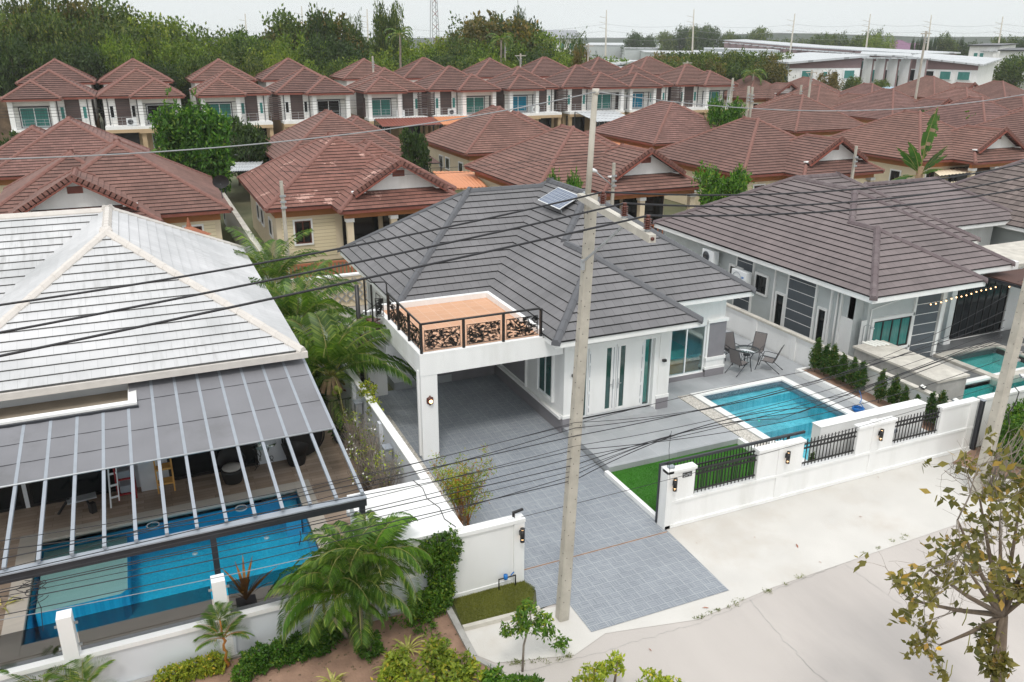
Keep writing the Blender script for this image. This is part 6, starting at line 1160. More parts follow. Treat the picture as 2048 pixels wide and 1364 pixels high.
# ---------------------------------------------------------------- brown-roofed bungalows
def bungalow(x0,y0,label,mirror=False,rm='r_brn',w=10.5,d=12.1,gable=True,carport=True,second=True,ze=3.3):
    x1,y1=x0+w,y0+d; t=thing('bungalow',label,'house',(x0+w/2,y0+d/2,0),'brown-roofed bungalows'); X=(lambda a:x0+a) if not mirror else (lambda a:x1-a)
    def bl(a,b,c,e,*k): a,b=sorted((X(a),X(b))); return (a,b,y0+c,y0+e,ze,.6,*k)
    B=[bl(0,w,0,d)]
    if second: B.append(bl(3.6,w+1.5,2.6,d+.08))
    if gable: B.append(bl(3.6,w+.6,-2.0,6,1.25))
    roof(t,B,rm,'g_brn','c_brn',.25,.045,'brownr',.2,.13)
    def bx(mb,a,b,c,e,z0,z1,m): a,b=sorted((X(a),X(b))); mb.box(a,b,y0+c,y0+e,z0,z1,m)
    b=MB(); bx(b,.6,w-.6,.7,d-.6,0,ze-.65,'creamp'); bx(b,w-.6,w+.9,4,d-.6,0,ze-.1,'creamp'); part(b,'wall',t)
    b=MB(); bx(b,.57,w-.57,.67,d-.57,ze-.65,ze-.1,'orange')
    if gable: bx(b,4.0,w+.2,-1.45,-1.2,ze-.55,ze-.12,'orange')
    part(b,'painted_band',t)
    b=MB(); bx(b,.9,3.9,.66,.7,.3,ze-.75,'cream')
    part(b,'siding_panel',t)
    sx=X(.6); out=-1 if not mirror else 1
    for c in (2.2,5.5,7.2): window(t,'y',sx,y0+c,y0+c+.9,1.3,2.2,out,'dmetal','winb',2,.06,'white',.1)
    a,b2=sorted((X(1.6),X(2.5))); window(t,'x',y0+.66,a,b2,1.1,2.4,-1,'wood','winb',2,.07,'white',.1)
    if gable:
        a,b2=sorted((X(3.6),X(w+.6))); H=(b2-a)/2; yg=y0-2+1.25; xm=(a+b2)/2; zt=ze+.6*H; hw=H-1.25
        b=MB(); zb=ze+.6*1.25+.02; b.idx([(xm-hw+.1,yg+.02,zb),(xm+hw-.1,yg+.02,zb),(xm,yg+.02,zt-.1),(xm-hw+.1,yg+.12,zb),(xm+hw-.1,yg+.12,zb),(xm,yg+.12,zt-.1)],[(0,1,2),(3,5,4),(0,3,4,1),(1,4,5,2),(2,5,3,0)],'white')
        b.box(xm-.35,xm+.35,yg-.0,yg+.03,zb+.7,zb+1.05,'brownr'); b.box(xm-hw-.25,xm-hw+.45,yg-.5,yg+.02,zb-.02,zb+.05,'white'); b.box(xm+hw-.45,xm+hw+.25,yg-.5,yg+.02,zb-.02,zb+.05,'white'); part(b,'gable',t)
        b=MB(); yb=yg-.56
        for s in (-1,1):
            b.bar((xm+s*(hw+.15),yb,zt-.6*(hw+.15)-.1),(xm,yb,zt-.1),.06,.22,'brownr',(0,1,0))
            for k in range(12): f0,f1=k/12,(k+1.15)/12; L=hw+.2; b.bar((xm+s*L*(1-f0),yb+.08,zt-.6*L*(1-f0)+.07),(xm+s*L*(1-f1),yb+.08,zt-.6*L*(1-f1)+.1),.3,.07,'c_brn',(0,1,0))
        part(b,'barge_board',t)
        # porch: painted recess shade, columns, beam
        b=MB()
        for a in (4.1,6.6,w-.1): bx(b,a,a+.35,-1.5,-1.15,0,ze-.55,'creamp'); bx(b,a-.05,a+.4,-1.55,-1.1,ze-.75,ze-.55,'white')
        part(b,'porch_column',t)
        b=MB(); bx(b,4.3,6.4,.62,.68,.2,2.5,'winb'); bx(b,6.7,w-.7,.62,.68,.2,2.5,'winb'); bx(b,4.2,w,-1.4,.6,.1,.16,'ddeck'); part(b,'porch_shade_and_floor',t)  # flat black panels paint the shade of the porch openings; last box is floor
        b=MB(); bx(b,4.45,w,-1.38,-1.34,.85,.92,'terracotta'); 
        for k in range(16): a=4.5+k*.36; bx(b,a,a+.07,-1.38,-1.34,.15,.85,'terracotta')
        part(b,'balustrade',t)
    return t
ROW=[(-6.2,47.0,'brown-roofed bungalow with white gable and small brown vent behind the white roof',True,'r_brn'),
(5.95,46.2,'yellow bungalow with peeling brown roof and white gable behind the palms',False,'r_brnp'),
(21.9,45.5,'brown-roofed bungalow with cream columns behind the dark grey ridge',False,'r_brn'),
(38.0,46.0,'brown-roofed bungalow with wide gable just behind the mauve roof',False,'r_brn'),
(55.4,46.4,'brown-roofed bungalow with gable behind the banana plant',False,'r_brn'),
(72.5,46.6,'brown-roofed bungalow at the right edge above the grey corner roof',False,'r_brn'),
(-9.5,64.5,'brown-roofed bungalow at the left edge below the first two-storey houses',True,'r_brnw'),
(9.6,64.3,'brown-roofed bungalow directly behind the peeling roof',False,'r_brn'),
(24.4,63.9,'brown-roofed bungalow in front of the orange awnings of the two-storey row',False,'r_brn'),
(42.6,64.1,'brown-roofed bungalow with the long orange sheet roof beside it',False,'r_brnw'),
(62.4,68.0,'brown-roofed bungalow left of the strutted pole',False,'r_brn')]
for i,(x,y,l,mi,rm) in enumerate(ROW): bungalow(x,y,l,mi,rm,gable=i not in (8,9,10,6,7),second=i!=10)
# roofs of the far right cluster: front gabled houses at successive depths
def by_apex(u,v,label,gab=True,mirror=False,w=10.5,ze=3.3):
    q=G(u,v,ze+.6*w/2); return bungalow(q[0]-w/2 if not mirror else q[0]-w/2,q[1]-w/2,label,mirror,'r_brnw' if u%2 else 'r_brn',w=w,gable=gab,ze=ze)
by_apex(1510,153,'far brown-roofed bungalow right of the last two-storey house',True)
by_apex(1620,155,'far brown-roofed bungalow before the white townhouse gable',False)
by_apex(1640,171,'brown-roofed bungalow behind the pole with crossarm, gable facing forward')
by_apex(1745,168,'far brown-roofed bungalow before the blue awnings',False)
by_apex(1787,179,'brown-roofed bungalow behind the strutted pole with white gable')
by_apex(1868,153,'far brown-roofed bungalow below the townhouse windows')
by_apex(1933,176,'brown-roofed bungalow right of the strutted pole',False)
by_apex(1965,196,'brown-roofed bungalow with gable left of the round mango tree')
by_apex(2006,163,'far brown-roofed bungalow at the right edge below the white shed',False)
by_apex(2046,195,'brown-roofed bungalow cut by the right edge behind the mango tree',False)
t=thing('pagoda_roof_house','single brown hip roof house with white walls behind the two-storey row','house',(0,0,0)); q=G(1322,113,9); roof(t,[(q[0]-8,q[0]+8,q[1]-8,q[1]+8,5,.5)],'r_brn','g_brn','c_brn',.5,.04,'white',.5); b=MB(); b.box(q[0]-7,q[0]+7,q[1]-7,q[1]+7,0,4.6,'creamp'); part(b,'wall',t); window(t,'x',q[1]-7,q[0]-3,q[0]+3,1.5,3.5,-1,'white','wint',3,.1)
# corner roof at the right edge
CX=G(1990,445,3.3)[0]; CY=34.3
t=thing('corner_house','grey brown tiled roof of the house at the right edge behind the mauve roof','house',(45,35,0)); roof(t,[(CX,CX+17,CY-15,CY,3.3,.66)],tilemat('small_grey_brown_tile',(.17,.14,.13),.3,.2,.45),'g_mau','c_mau',.3,.045,'white',.2); b=MB(); b.box(CX+.7,CX+15.4,CY-12.4,CY-.6,0,3.1,'lgrey'); part(b,'wall',t); window(t,'y',CX+.7,CY-11,CY-9,.9,2.2,-1,'black','winb',2)
# ---------------------------------------------------------------- two-storey row
def twostorey(x0,w,mirror,label,door='win'):
    x1=x0+w; y=101.5; t=thing('two_storey_house',label,'house',(x0+w/2,y,0),'two-storey houses in the rear row'); X=(lambda a:x0+a) if not mirror else (lambda a:x1-a)
    s=w/8.4
    def bl(a,b,c,e,z,k=.6): a,b=sorted((X(a*s),X(b*s))); return (a,b,y+c,y+e,z,k)
    roof(t,[bl(0,8.4,0,8.6,6.2),bl(-.1,5.3,-2,4.5,6.2),bl(.3,8.3,10.4,18.5,7.2)],'r_brn','g_brn','c_brn',.3,.07,'brownr',.25,.17,proud=.09)
    def bx(mb,a,b,c,e,z0,z1,m): a,b=sorted((X(a*s),X(b*s))); mb.box(a,b,y+c,y+e,z0,z1,m)
    b=MB(); bx(b,.5,7.9,.5,18,3.0,6.0,'wsiding'); bx(b,.8,7.8,10.8,18,6,7.0,'wsiding'); bx(b,.35,4.6,-.9,.5,5.45,6.0,'wsiding'); bx(b,.5,7.9,.4,18,0,2.9,'tanw'); part(b,'wall',t)
    b=MB(); bx(b,.3,8.0,-1.7,.6,2.85,3.15,'white'); bx(b,.3,4.8,-1.75,-1.6,2.4,2.85,'tanw'); bx(b,4.8,8,-1.72,-1.6,2.5,2.85,'tanw'); part(b,'balcony_slab',t)
    b=MB()
    for a in (.35,4.15): bx(b,a,a+.45,-1.5,-.9,3.15,6.0,'white'); bx(b,a,a+.45,-1.5,-1.1,0,2.85,'tanw')
    bx(b,7.6,8.0,-1.5,-1.1,0,2.85,'tanw'); part(b,'column',t)
    b=MB(); bx(b,5.35,6.75,.42,.5,3.15,5.95,'siding'); bx(b,.25,.5,.55,4,3.1,5.9,'siding') ; bx(b,7.9,7.95,2,6,3.1,5.9,'siding'); part(b,'brown_panel',t)
    b=MB()
    for a in (4.6,7.45): bx(b,a,a+.09,.42,.5,3.15,5.95,'dmetal')
    bx(b,.8,4.2,-.93,-.9,5.35,5.43,'dmetal'); part(b,'dark_trim',t)
    a,b2=sorted((X(1.15*s),X(3.75*s))); window(t,'x',y+.5,a,b2,3.2,5.2,-1,'whitem',door,2,.08,'dmetal',.09)
    for q in (4.85,6.95): a,b2=sorted((X(q*s),X((q+.42)*s))); window(t,'x',y+.5,a,b2,3.9,5.2,-1,'whitem','wint' if door!='winb' else 'winb',1,.05)
    b=MB()
    for z in (3.5,3.8,4.1): bx(b,.8,4.2,-1.5,-1.46,z,z+.03,'galv'); bx(b,4.6,7.9,-1.5,-1.46,z,z+.03,'galv')
    for q in (1.6,2.5,3.4,5.4,6.3,7.2,7.9): bx(b,q,q+.03,-1.5,-1.46,3.15,4.1,'galv')
    part(b,'railing',t)
    a,b2=sorted((X(1.2*s),X(3.6*s))); window(t,'x',y+.4,a,b2,.6,2.2,-1,'whitem','winb',3,.07)
    b=MB(); bx(b,4.9,7.5,.34,.4,.1,2.5,'winb'); part(b,'carport_shade_panel',t); return t  # flat black panel on the wall paints the shade inside the carport
XS=[(-11.7,8.5,False),(-3.1,8.6,True),(6.85,8.2,False),(15.5,8.6,True),(25.6,8.1,False),(33.9,8.9,True),(44.0,8.1,False),(52.5,9.1,True),(61.8,8.3,False),(70.6,9.1,True)]
LB=['first two-storey house from the left, brown hip roof and teal balcony door','second two-storey house, air conditioner on its balcony and mango tree in front','third two-storey house, wide green curtained window right of the mango trees','fourth two-storey house with pale brown centre panel','fifth two-storey house with brown sheet awning below its balcony','sixth two-storey house with orange sheet awning and yellow curtains','seventh two-storey house, thin pole in front of its balcony door','eighth two-storey house with white lean-to roof before it','ninth two-storey house with bright blue curtains','tenth two-storey house, last on the right of the row']
for (x,w_,mi),l,dn in zip(XS,LB,['wint','winb','wint','winb','wint','wint','winblue','wint','winblue','wint']): twostorey(x,w_,mi,l,dn)
for u,v,l in ((263,243,'small white air conditioner unit on the balcony of the second two-storey house'),(801,228,'small white air conditioner unit between the fifth house windows'),(904,225,'small white air conditioner unit on the sixth house balcony'),(1071,221,'tiny white air conditioner unit on the seventh house balcony')):
    p=PY(u,v,100.6); ac_unit((p[0],100.6,3.2),0,l,False,1.2)
p=PY(1790//1,0,1)
for i,(u0,u1,v,l) in enumerate(((840,862,215,'fifth and sixth'),(543,556,215,'third and fourth'),(1118,1130,205,'seventh and eighth'),(1347,1358,200,'ninth and tenth'))):
    x0=PY(u0-3,v,101)[0]; x1=PY(u1+8,v,101)[0]; t=thing('louvre_screen','brown slatted privacy screen between the %s two-storey houses'%l,'screen',(x0,101,3)); b=MB()
    for k in range(12): b.box(x0,x1,101.3,101.36,3.2+.22*k,3.36+.22*k,'siding')
    part(b,'slats',t)
# rear courtyards: awnings and sheds between the rows
def shed(name,label,pts,z0,z1,m,th=.06,posts=True,cat='canopy',ribs=0):
    t=thing(name,label,cat,(pts[0][0],pts[0][1],0)); b=MB(); P=[Vector(p) for p in pts]; n=max(1,ribs)
    for i in range(n):
        a,d=P[0].lerp(P[1],i/n),P[0].lerp(P[1],(i+1)/n); e,f=P[3].lerp(P[2],i/n),P[3].lerp(P[2],(i+1)/n); h=Vector((0,0,.05 if ribs else 0)); am,em=(a+d)/2+h,(e+f)/2+h
        b.poly([a,am,em,e],m); b.poly([am,d,f,em],m)
    u=[p-Vector((0,0,th)) for p in P]; b.idx(P+u,[(0,1,5,4),(1,2,6,5),(2,3,7,6),(3,0,4,7),(4,5,6,7)],'dmetal' if m!='oroof' else 'oroof'); part(b,'roof_sheet',t)
    if posts:
        b=MB()
        for p in P: b.bar((p.x,p.y,0),(p.x,p.y,p.z-th),.1,.1,'dmetal')
        part(b,'post',t)
    return t
shed('lean_to','brown corrugated sheet awning below the fifth two-storey house',[(26.5,96.2,2.5),(33.8,96.2,2.5),(33.8,99.7,3.1),(26.5,99.7,3.1)],0,0,'brownr',ribs=20)
shed('lean_to','orange corrugated sheet awning below the sixth two-storey house',[(33.9,96.0,2.5),(41.5,96.0,2.5),(41.5,99.7,3.1),(33.9,99.7,3.1)],0,0,'oroof',ribs=20)
shed('lean_to','white sheet lean-to before the eighth two-storey house',[(53.5,93.5,2.4),(59.5,93.5,2.4),(59.5,99.5,3.2),(53.5,99.5,3.2)],0,0,'wroof',ribs=12)
shed('shade_sail','grey fabric shade behind the mango tree pair',[(*G(440,300,2.6)[:2],2.6),(*G(515,300,2.6)[:2],2.6),(*G(518,306,2.8)[:2],3.1),(*G(432,312,2.8)[:2],2.8)],0,0,'fabric') if False else None
def quadpx(px,z): return [G(u,v,z if not hasattr(z,'__len__') else z[i]) for i,(u,v) in enumerate(px)]
shed('shade_canopy','flat grey fabric canopy behind the mango tree pair',quadpx([(432,316),(525,313),(520,302),(440,305)],2.8),0,0,'fabric')
shed('lean_to','white corrugated roof left of the peeling roof',quadpx([(446,344),(512,341),(528,322),(433,327)],2.6),0,0,'wroof',ribs=14)
shed('lean_to','small red-brown corrugated roof right of the left brown roof',quadpx([(385,348),(447,347),(430,323),(368,327)],2.7),0,0,'brownr',ribs=12)
shed('lean_to','orange sheet roof between the peeling roof and the concrete tank house',quadpx([(905,378),(975,374),(945,343),(865,343)],2.6),0,0,'oroof',ribs=10)
shed('lean_to','long bright orange sheet roof at the centre right',quadpx([(1270,303),(1330,292),(1218,272),(1203,275)],2.7),0,0,'oroof',ribs=10)
shed('lean_to','dark ribbed lean-to roof beside the peeling roof',quadpx([(822,328),(882,326),(838,296),(816,304)],2.3),0,0,'r_brn',ribs=10)
shed('lean_to','cream, red and green sheet roof below the banana plant',quadpx([(1880,352),(1990,340),(1960,325),(1850,330)],2.4),0,0,'creamp',ribs=16)
t=thing('tank_house','white concrete store with flat white roof between brown roofs','outbuilding',(25,44,0)); b=MB(); a=G(905,370,0); a=PY(905,330,47); x0=a[0]; b.box(x0-.9,x0+2.6,46.2,50,0,2.3,'lgrey'); b.box(x0-1.0,x0+2.7,46.1,50.1,2.3,2.45,'white'); part(b,'wall',t); b=MB(); b.cyl(x0+.4,45.9,1.5,3.1,.14,'galv',10); part(b,'flue',t)
t=thing('vent_cowl','round metal roof vent between the brown roofs','vent',(0,0,0)); p=G(831,293,3); b=MB(); b.lathe((p[0],p[1],2.3),[(.2,0),(.2,.5),(.36,.6),(.36,.85),(.1,1.0)],'galv',14); part(b,'cowl',t)
t=thing('satellite_dish','black satellite dish on the corner of the left brown roof','satellite dish',(0,0,0)); p=PY(441,363,50); b=MB(); b.tube([(p[0],50,2.2),(p[0],50,p[2]-.1)],.03,'dmetal',6); part(b,'mast',t); b=MB(); v=[(.45*cos(a*pi/8),-.1*0,.38*sin(a*pi/8)) for a in range(16)]; b.idx([(p[0]+q[0],49.9-.1*q[0],p[2]+q[2]) for q in v]+[(p[0],50.05,p[2])],[(i,(i+1)%16,16) for i in range(16)],'black',True); part(b,'dish',t)
# back lane walls, fences, gate
t=thing('lane_wall','grey rendered wall between the two nearest brown-roofed bungalows','wall',(5,44,0)); b=MB(); b.box(4.9,5.1,38,60,0,2.0,'lgrey'); b.box(4.85,5.15,38,60,2.0,2.08,'conc'); part(b,'wall',t)
t=thing('back_wall','low cream wall behind the far palms with breeze blocks','wall',(8,40,0)); b=MB(); b.box(5.5,22,37.6,37.8,0,1.5,'creamp'); b.box(5.4,22,37.55,37.85,1.5,1.58,'white'); part(b,'wall',t)
b=MB()
for i in range(8):
    for j in range(3): x=6.1+i*.42; z=.25+.4*j; b.bar((x,37.55,z),(x+.36,37.55,z+.36),.05,.04,'galv'); b.bar((x+.36,37.55,z),(x,37.55,z+.36),.05,.04,'galv')
part(b,'breeze_blocks',t)
t=thing('terracotta_fence','terracotta balustrade along the yellow house garden','fence',(9,42,0)); b=MB(); b.box(6,20,42.4,42.5,.95,1.05,'terracotta'); b.box(6,20,42.4,42.5,.1,.2,'terracotta')
for i in range(70): b.box(6+.2*i,6.1+.2*i,42.42,42.48,.2,.95,'terracotta')
part(b,'balustrade',t)
t=thing('terracotta_fence','red slatted fence between the dark grey roof and the mauve roof','fence',(22,38,0)); b=MB(); b.box(19.5,38,38.2,38.3,1.15,1.25,'terracotta')
for i in range(90): b.box(19.5+.2*i,19.62+.2*i,38.22,38.28,.1,1.15,'terracotta')
part(b,'slats',t)
t=thing('ornate_gate','red brown gate with white scrolls and green shade net behind it','gate',(3.5,40,0)); p0,p1=PY(438,480,38.5),PY(508,490,38.5); b=MB(); b.box(p0[0],p1[0],38.5,38.56,.2,1.5,'terracotta'); part(b,'panel',t); b=MB()
for i in range(5):
    c=p0[0]+(i+.5)*(p1[0]-p0[0])/5; b.tube([(c+.16*cos(a*pi/6),38.5,1.62+.14*sin(a*pi/6)) for a in range(13)],.012,'whitem',5,False)
b.tube([(p0[0]+(p1[0]-p0[0])*s/10,38.5,1.5+.4*sin(pi*s/10)) for s in range(11)],.02,'whitem',6); part(b,'scrolls',t)
b=MB(); b.poly([(p0[0],40,1.6),(p1[0],40,1.7),(p1[0],41.5,2.1),(p0[0],41.5,2.0)],mat('green_net',(.0,.3,.2),.8,.1,6)); b.bar((p0[0],40,0),(p0[0],40,1.6),.05,.05,'galv'); b.bar((p1[0],40,0),(p1[0],40,1.7),.05,.05,'galv'); tag(b.build('shade_net'),'green shade net stretched above the red brown gate','shade net')
t=thing('spirit_roof','small red roof with dark finial beside the left brown bungalow','roof',(0,0,0)); p=PY(378,455,42); b=MB(); b.lathe((p[0],42,p[2]-.4),[(1.0,0),(.5,.25),(.12,.45),(.02,.9)],'terracotta',4,False); b.box(p[0]-.6,p[0]+.6,41.4,42.6,0,p[2]-.4,'creamp'); part(b,'roof_tiles',t)
t=thing('picket_fence','cream picket fence behind the banana plant','fence',(50,43.3,0)); x0=PY(1705,340,43.3)[0]; x1=PY(1960,330,43.3)[0]; b=MB(); n=int((x1-x0)/.28)
for i in range(n): x=x0+i*.28; b.box(x,x+.14,43.3,43.36,1.0,2.2,'creamp')
b.box(x0,x1,43.38,43.5,0,1.0,'lgrey'); b.box(x0,x1,43.36,43.4,1.3,1.38,'creamp'); b.box(x0,x1,43.36,43.4,1.9,1.98,'creamp'); part(b,'pickets',t)
t=thing('rock_wall','rough brown stone wall at the far left behind the two-storey row','wall',(0,0,0)); x1=PY(27,230,104)[0]; b=MB(); b.box(-40,x1,104,105,0,6.2,mat('rough_stone',(.17,.12,.08),.95,.5,1.2,bump=1,bscale=6,stain=(.08,.06,.05))); part(b,'masonry',t)
b=MB(); b.poly([(-60,85,-.02),(200,85,-.02),(200,94,-.02),(-60,94,-.02)],'back'); b.poly([(-60,39,-.02),(200,39,-.02),(200,43,-.02),(-60,43,-.02)],'back'); struct(b,'rear_lane')
b=MB(); b.box(-60,-4.3,-.026,62,-.026,0,'back') if False else b.poly([(4.4,35,-.02),(60,35,-.02),(60,39,-.02),(4.4,39,-.02)],'back'); struct(b,'rear_yard')
for i,(x,y,l) in enumerate(((28,43.2,'dark pickup under the carport left of the cream columns'),)): pass
# ---------------------------------------------------------------- townhouses and other far buildings
def block(name,label,pts,h0,h1,wall,roofm,over=.4,cat='building',wins=(),th=.35,band=None):
    """building on a plan quad pts (front-left, front-right, back-right, back-left) with a sloping roof h0 (front) to h1 (back)"""
    t=thing(name,label,cat,(pts[0][0],pts[0][1],0)); P=[Vector((*p[:2],0)) for p in pts]; hs=h0 if hasattr(h0,'__len__') else (h0,h0,h1,h1)
    b=MB(); T=[p+Vector((0,0,h)) for p,h in zip(P,hs)]; b.idx(P+T,[(0,1,5,4),(1,2,6,5),(2,3,7,6),(3,0,4,7),(4,5,6,7)],wall); part(b,'wall',t)
    c=sum(P,Vector())/4; b=MB(); O=[p+(p-c).normalized()*over*1.6+Vector((0,0,h+.02)) for p,h in zip(P,hs)]; O2=[o+Vector((0,0,th)) for o in O]; b.idx(O+O2,[(0,1,5,4),(1,2,6,5),(2,3,7,6),(3,0,4,7),(4,5,6,7),(3,2,1,0)],roofm); part(b,'roof',t)
    d=P[1]-P[0]; L=d.length; d.normalize(); nrm=Vector((d.y,-d.x,0)); 
    if nrm.dot(P[2]-P[1])>0: nrm=-nrm
    if band: b=MB(); zb=min(hs[0],hs[1])-.75; q0,q1=P[0]+nrm*.05,P[1]+nrm*.05; b.poly([(q0.x,q0.y,zb),(q1.x,q1.y,zb),(q1.x,q1.y,hs[1]),(q0.x,q0.y,hs[0])],band); part(b,'brown_band',t)
    for s,z0,z1,w in wins:
        c0=P[0]+d*(s*L)+nrm*.1; b=MB(); b.obox(c0+Vector((0,0,(z0+z1)/2)),d*w/2*1.25,nrm*.05,Vector((0,0,(z1-z0)/2*1.15)),'whitem'); f=part(b,'window',t); b=MB(); b.obox(c0+nrm*.06+Vector((0,0,(z0+z1)/2)),d*w/2,nrm*.03,Vector((0,0,(z1-z0)/2)),'winb' if s*7%2<1 else 'wint'); _child(b,'pane',f)
    return t
def base(u,v): return G(u,v,0)
mauve=M['mauvew']=mat('mauve_brick_wall',(.25,.17,.17),.8,.06,.5)
def pxq(u0,D0,u1,D1,dep=12):
    a,b_=FAR(u0,300,D0),FAR(u1,300,D1); a,b_=Vector((a[0],a[1])),Vector((b_[0],b_[1])); d=(b_-a).normalized(); n=Vector((-d.y,d.x)); 
    if n.dot(a)<0: n=-n
    return [a,b_,b_+n*dep,a+n*dep]
block('townhouse_gable','white and mauve townhouse end with sloping white roof and three windows',pxq(1560,158,1698,163,16),[8.1,9.3,9.6,8.6],0,'white','wroof',.8,'townhouse',[(.25,5.5,6.9,2.4),(.5,5.9,6.7,.8),(.63,5.9,6.7,.8),(.84,5.5,6.9,2.2)],.35,'mauvew')
block('townhouse_row','long white townhouse row with mauve upper band, right part',pxq(1790,166,1926,158,12),[9.2,7.9,8.8,9.6],0,'white','wroof',.8,'townhouse row',[(.08,5,7,1.2),(.3,5.4,6.8,2.2),(.56,5.4,6.8,1.8),(.82,5.4,6.8,2.0)],.3,'mauvew')
block('townhouse_row','white townhouse row with stepped mauve bays between the gable end and the long row',pxq(1702,170,1787,167,12),[9.5,9.2,9.5,9.8],0,'white','wroof',.9,'townhouse row',[(.1,4.6,6.8,1.0),(.24,4.6,6.8,1.0),(.42,3.6,6.6,1.0),(.58,4.6,6.8,1.4),(.76,4.6,6.8,1.2),(.92,3.6,6.8,.9)],.3,'mauvew')
for i,(u,D) in enumerate(((1704,168),(1728,167),(1752,166),(1776,165),(1806,163))):
    a=FAR(u,300,D); t=thing('party_fin','white projecting party fin on the townhouse row','wall fin',(a[0],a[1],0),'party fins of the townhouse row'); b=MB(); b.box(a[0]-.25,a[0]+.25,a[1]-2.2,a[1],0,9.0,'white'); b.box(a[0]-2.0,a[0]+.6,a[1]-2.4,a[1]-.2,9.0,9.2,'wroof'); b.box(a[0]-.2,a[0]+.2,a[1]-2.25,a[1]-2.2,0,9.0,'mauvew'); part(b,'fin',t)
for i,(u0,u1,D0,D1,h0,h1,l) in enumerate(((1430,1560,390,310,12.3,10.3,'far left part'),(1562,1680,308,262,10.3,9.5,'middle part'),(1682,1800,260,214,9.5,9.1,'right end'))):
    block('townhouse_row','distant terrace with mauve fronts and many white canopies, '+l,pxq(u0,D0,u1,D1,10),[h0,h1,h1+.3,h0+.3],0,'mauvew','wroof',.9,'townhouse row',[(k/12+.04,h1-4.5,h1-2.4,1.6) for k in range(12)],.3)
    for k in range(9):
        f=(k+.5)/9; a=FAR(u0+(u1-u0)*f,300,D0+(D1-D0)*f-3); h=h0+(h1-h0)*f; t=thing('canopy','small white flat canopy on the distant mauve terrace, '+l,'canopy',(a[0],a[1],0),'white canopies of the mauve terrace'); b=MB(); b.box(a[0]-2.2,a[0]+2.2,a[1]-2.4,a[1]+1,h-.9,h-.6,'wroof'); b.box(a[0]+1.9,a[0]+2.2,a[1]-2.4,a[1],0,h-.9,'white'); part(b,'slab',t)
for i,(Q,z,l) in enumerate(((((1290,104),(1420,110),(1400,97),(1262,95)),7.6,'nearest grey-white sheet roof'),(((1390,104),(1600,116),(1560,103),(1385,97)),8,'wide grey-white sheet roof right of centre'),(((1250,96),(1420,96),(1400,90),(1230,89)),8.8,'second grey-white sheet roof'),(((1410,97),(1560,101),(1500,92),(1400,90)),9.2,'grey-white sheet roof before the terrace'),(((1170,90),(1330,90),(1330,86),(1180,85.5)),9.8,'farthest thin pale roof'),(((1560,117),(1712,113),(1700,106),(1566,104)),8,'broad pale roof before the mauve terrace'))):
    q=[G(*p,z) for p in Q]; block('sheet_roof_hall','low hall with '+l,[p[:2] for p in q],z-.3,z-.2,'lgrey','wroof',.3,'hall')
block('apartment_house','white two-storey building with shed roofs and teal windows behind the two-storey row, left wing',pxq(1195,150,1262,160,14),[7.6,8.3,8.4,7.7],0,'creamp' if False else 'white','wroof',.6,'building',[(.25,3.5,6.5,1.2),(.4,3.5,6.5,1.2),(.55,3.5,6.5,1.2)],.3)
block('apartment_house','white two-storey building with shed roofs and grey end wall, right wing',pxq(1234,146,1312,152,14),[6.9,6.6,8,8.2],0,'white','wroof',.6,'building',[(.1,3.4,4.9,2.6),(.5,3.4,5,1.6),(.62,3.4,5,1.0)],.3)
block('distant_house','white house with grey roof above the forest edge',pxq(1088,330,1150,330,20),[12.5,12.5,15.6,15.6],0,'white','groof',1,'house',[(.2,9,11,1.6),(.5,9,11,1.6),(.8,9,11,1.6)],.4)
for u0,u1,D,h,l in ((1902,1960,262,11.0,'left one, stepped roof line'),(1962,2040,240,9.8,'middle one with air conditioner units'),(2030,2110,225,9.5,'right one, cut by the picture edge')):
    block('modern_house','white modern house with dark flat roof, '+l,pxq(u0,D,u1,D-6,14),h,h+.5,'white','dmetal',.6,'house',[(.25,h-4.2,h-2.0,1.0),(.45,h-4.2,h-2.0,1.0),(.7,h-4,h-2.4,1.4),(.3,1.5,3.5,1.6)],.3)
    a=FAR((u0+u1)/2,300,D-2); t=thing('side_wing','white side wing of the modern houses','house wing',(a[0],a[1],0),'wings of the modern houses'); b=MB(); b.box(a[0]-1,a[0]+5,a[1]-4,a[1]+4,0,h-1.6,'white'); b.box(a[0]-1.3,a[0]+5.3,a[1]-4.3,a[1]+4.3,h-1.6,h-1.3,'wroof'); part(b,'wall',t)
block('boundary_wall','long grey block wall below the modern houses',pxq(1925,200,2060,188,1),4.2,4.2,'concd','conc',.1,'wall')
block('white_shed','low white shed with tin doors below the grey block wall',pxq(1935,150,2003,146,7),2.8,3.0,'lgrey','wroof',.8,'shed',[(.2,.3,2,3.5),(.7,.3,2.2,1.2)],.25)
block('blue_awning_shop','blue and white awning roofs in front of the townhouses',pxq(1697,158,1765,150,7),3.2,3.9,'lgrey',mat('blue_sheet',(.45,.62,.75),.5,.1,1),.8,'awning',[(.3,.3,2,4)],.15)
t=thing('purple_house','house with big purple hip roof on the horizon','house',(0,0,0)); q=FAR(1800,78,360); x,y=q[0],q[1]; roof(t,[(x-10,x+10,y-9,y+9,7.2,.62),(x,x+24,y-4,y+12,7.2,.55)],'r_pur','r_pur','r_pur',3,.05,'white',.5,.3); b=MB(); b.box(x-8,x+8,y-7,y+7,0,7,'creamp'); b.box(x+8,x+22,y-2,y+10,0,7,'creamp'); part(b,'wall',t); window(t,'x',y-7,x-3,x+5,3,6.2,-1,'white','wint',4,.2)
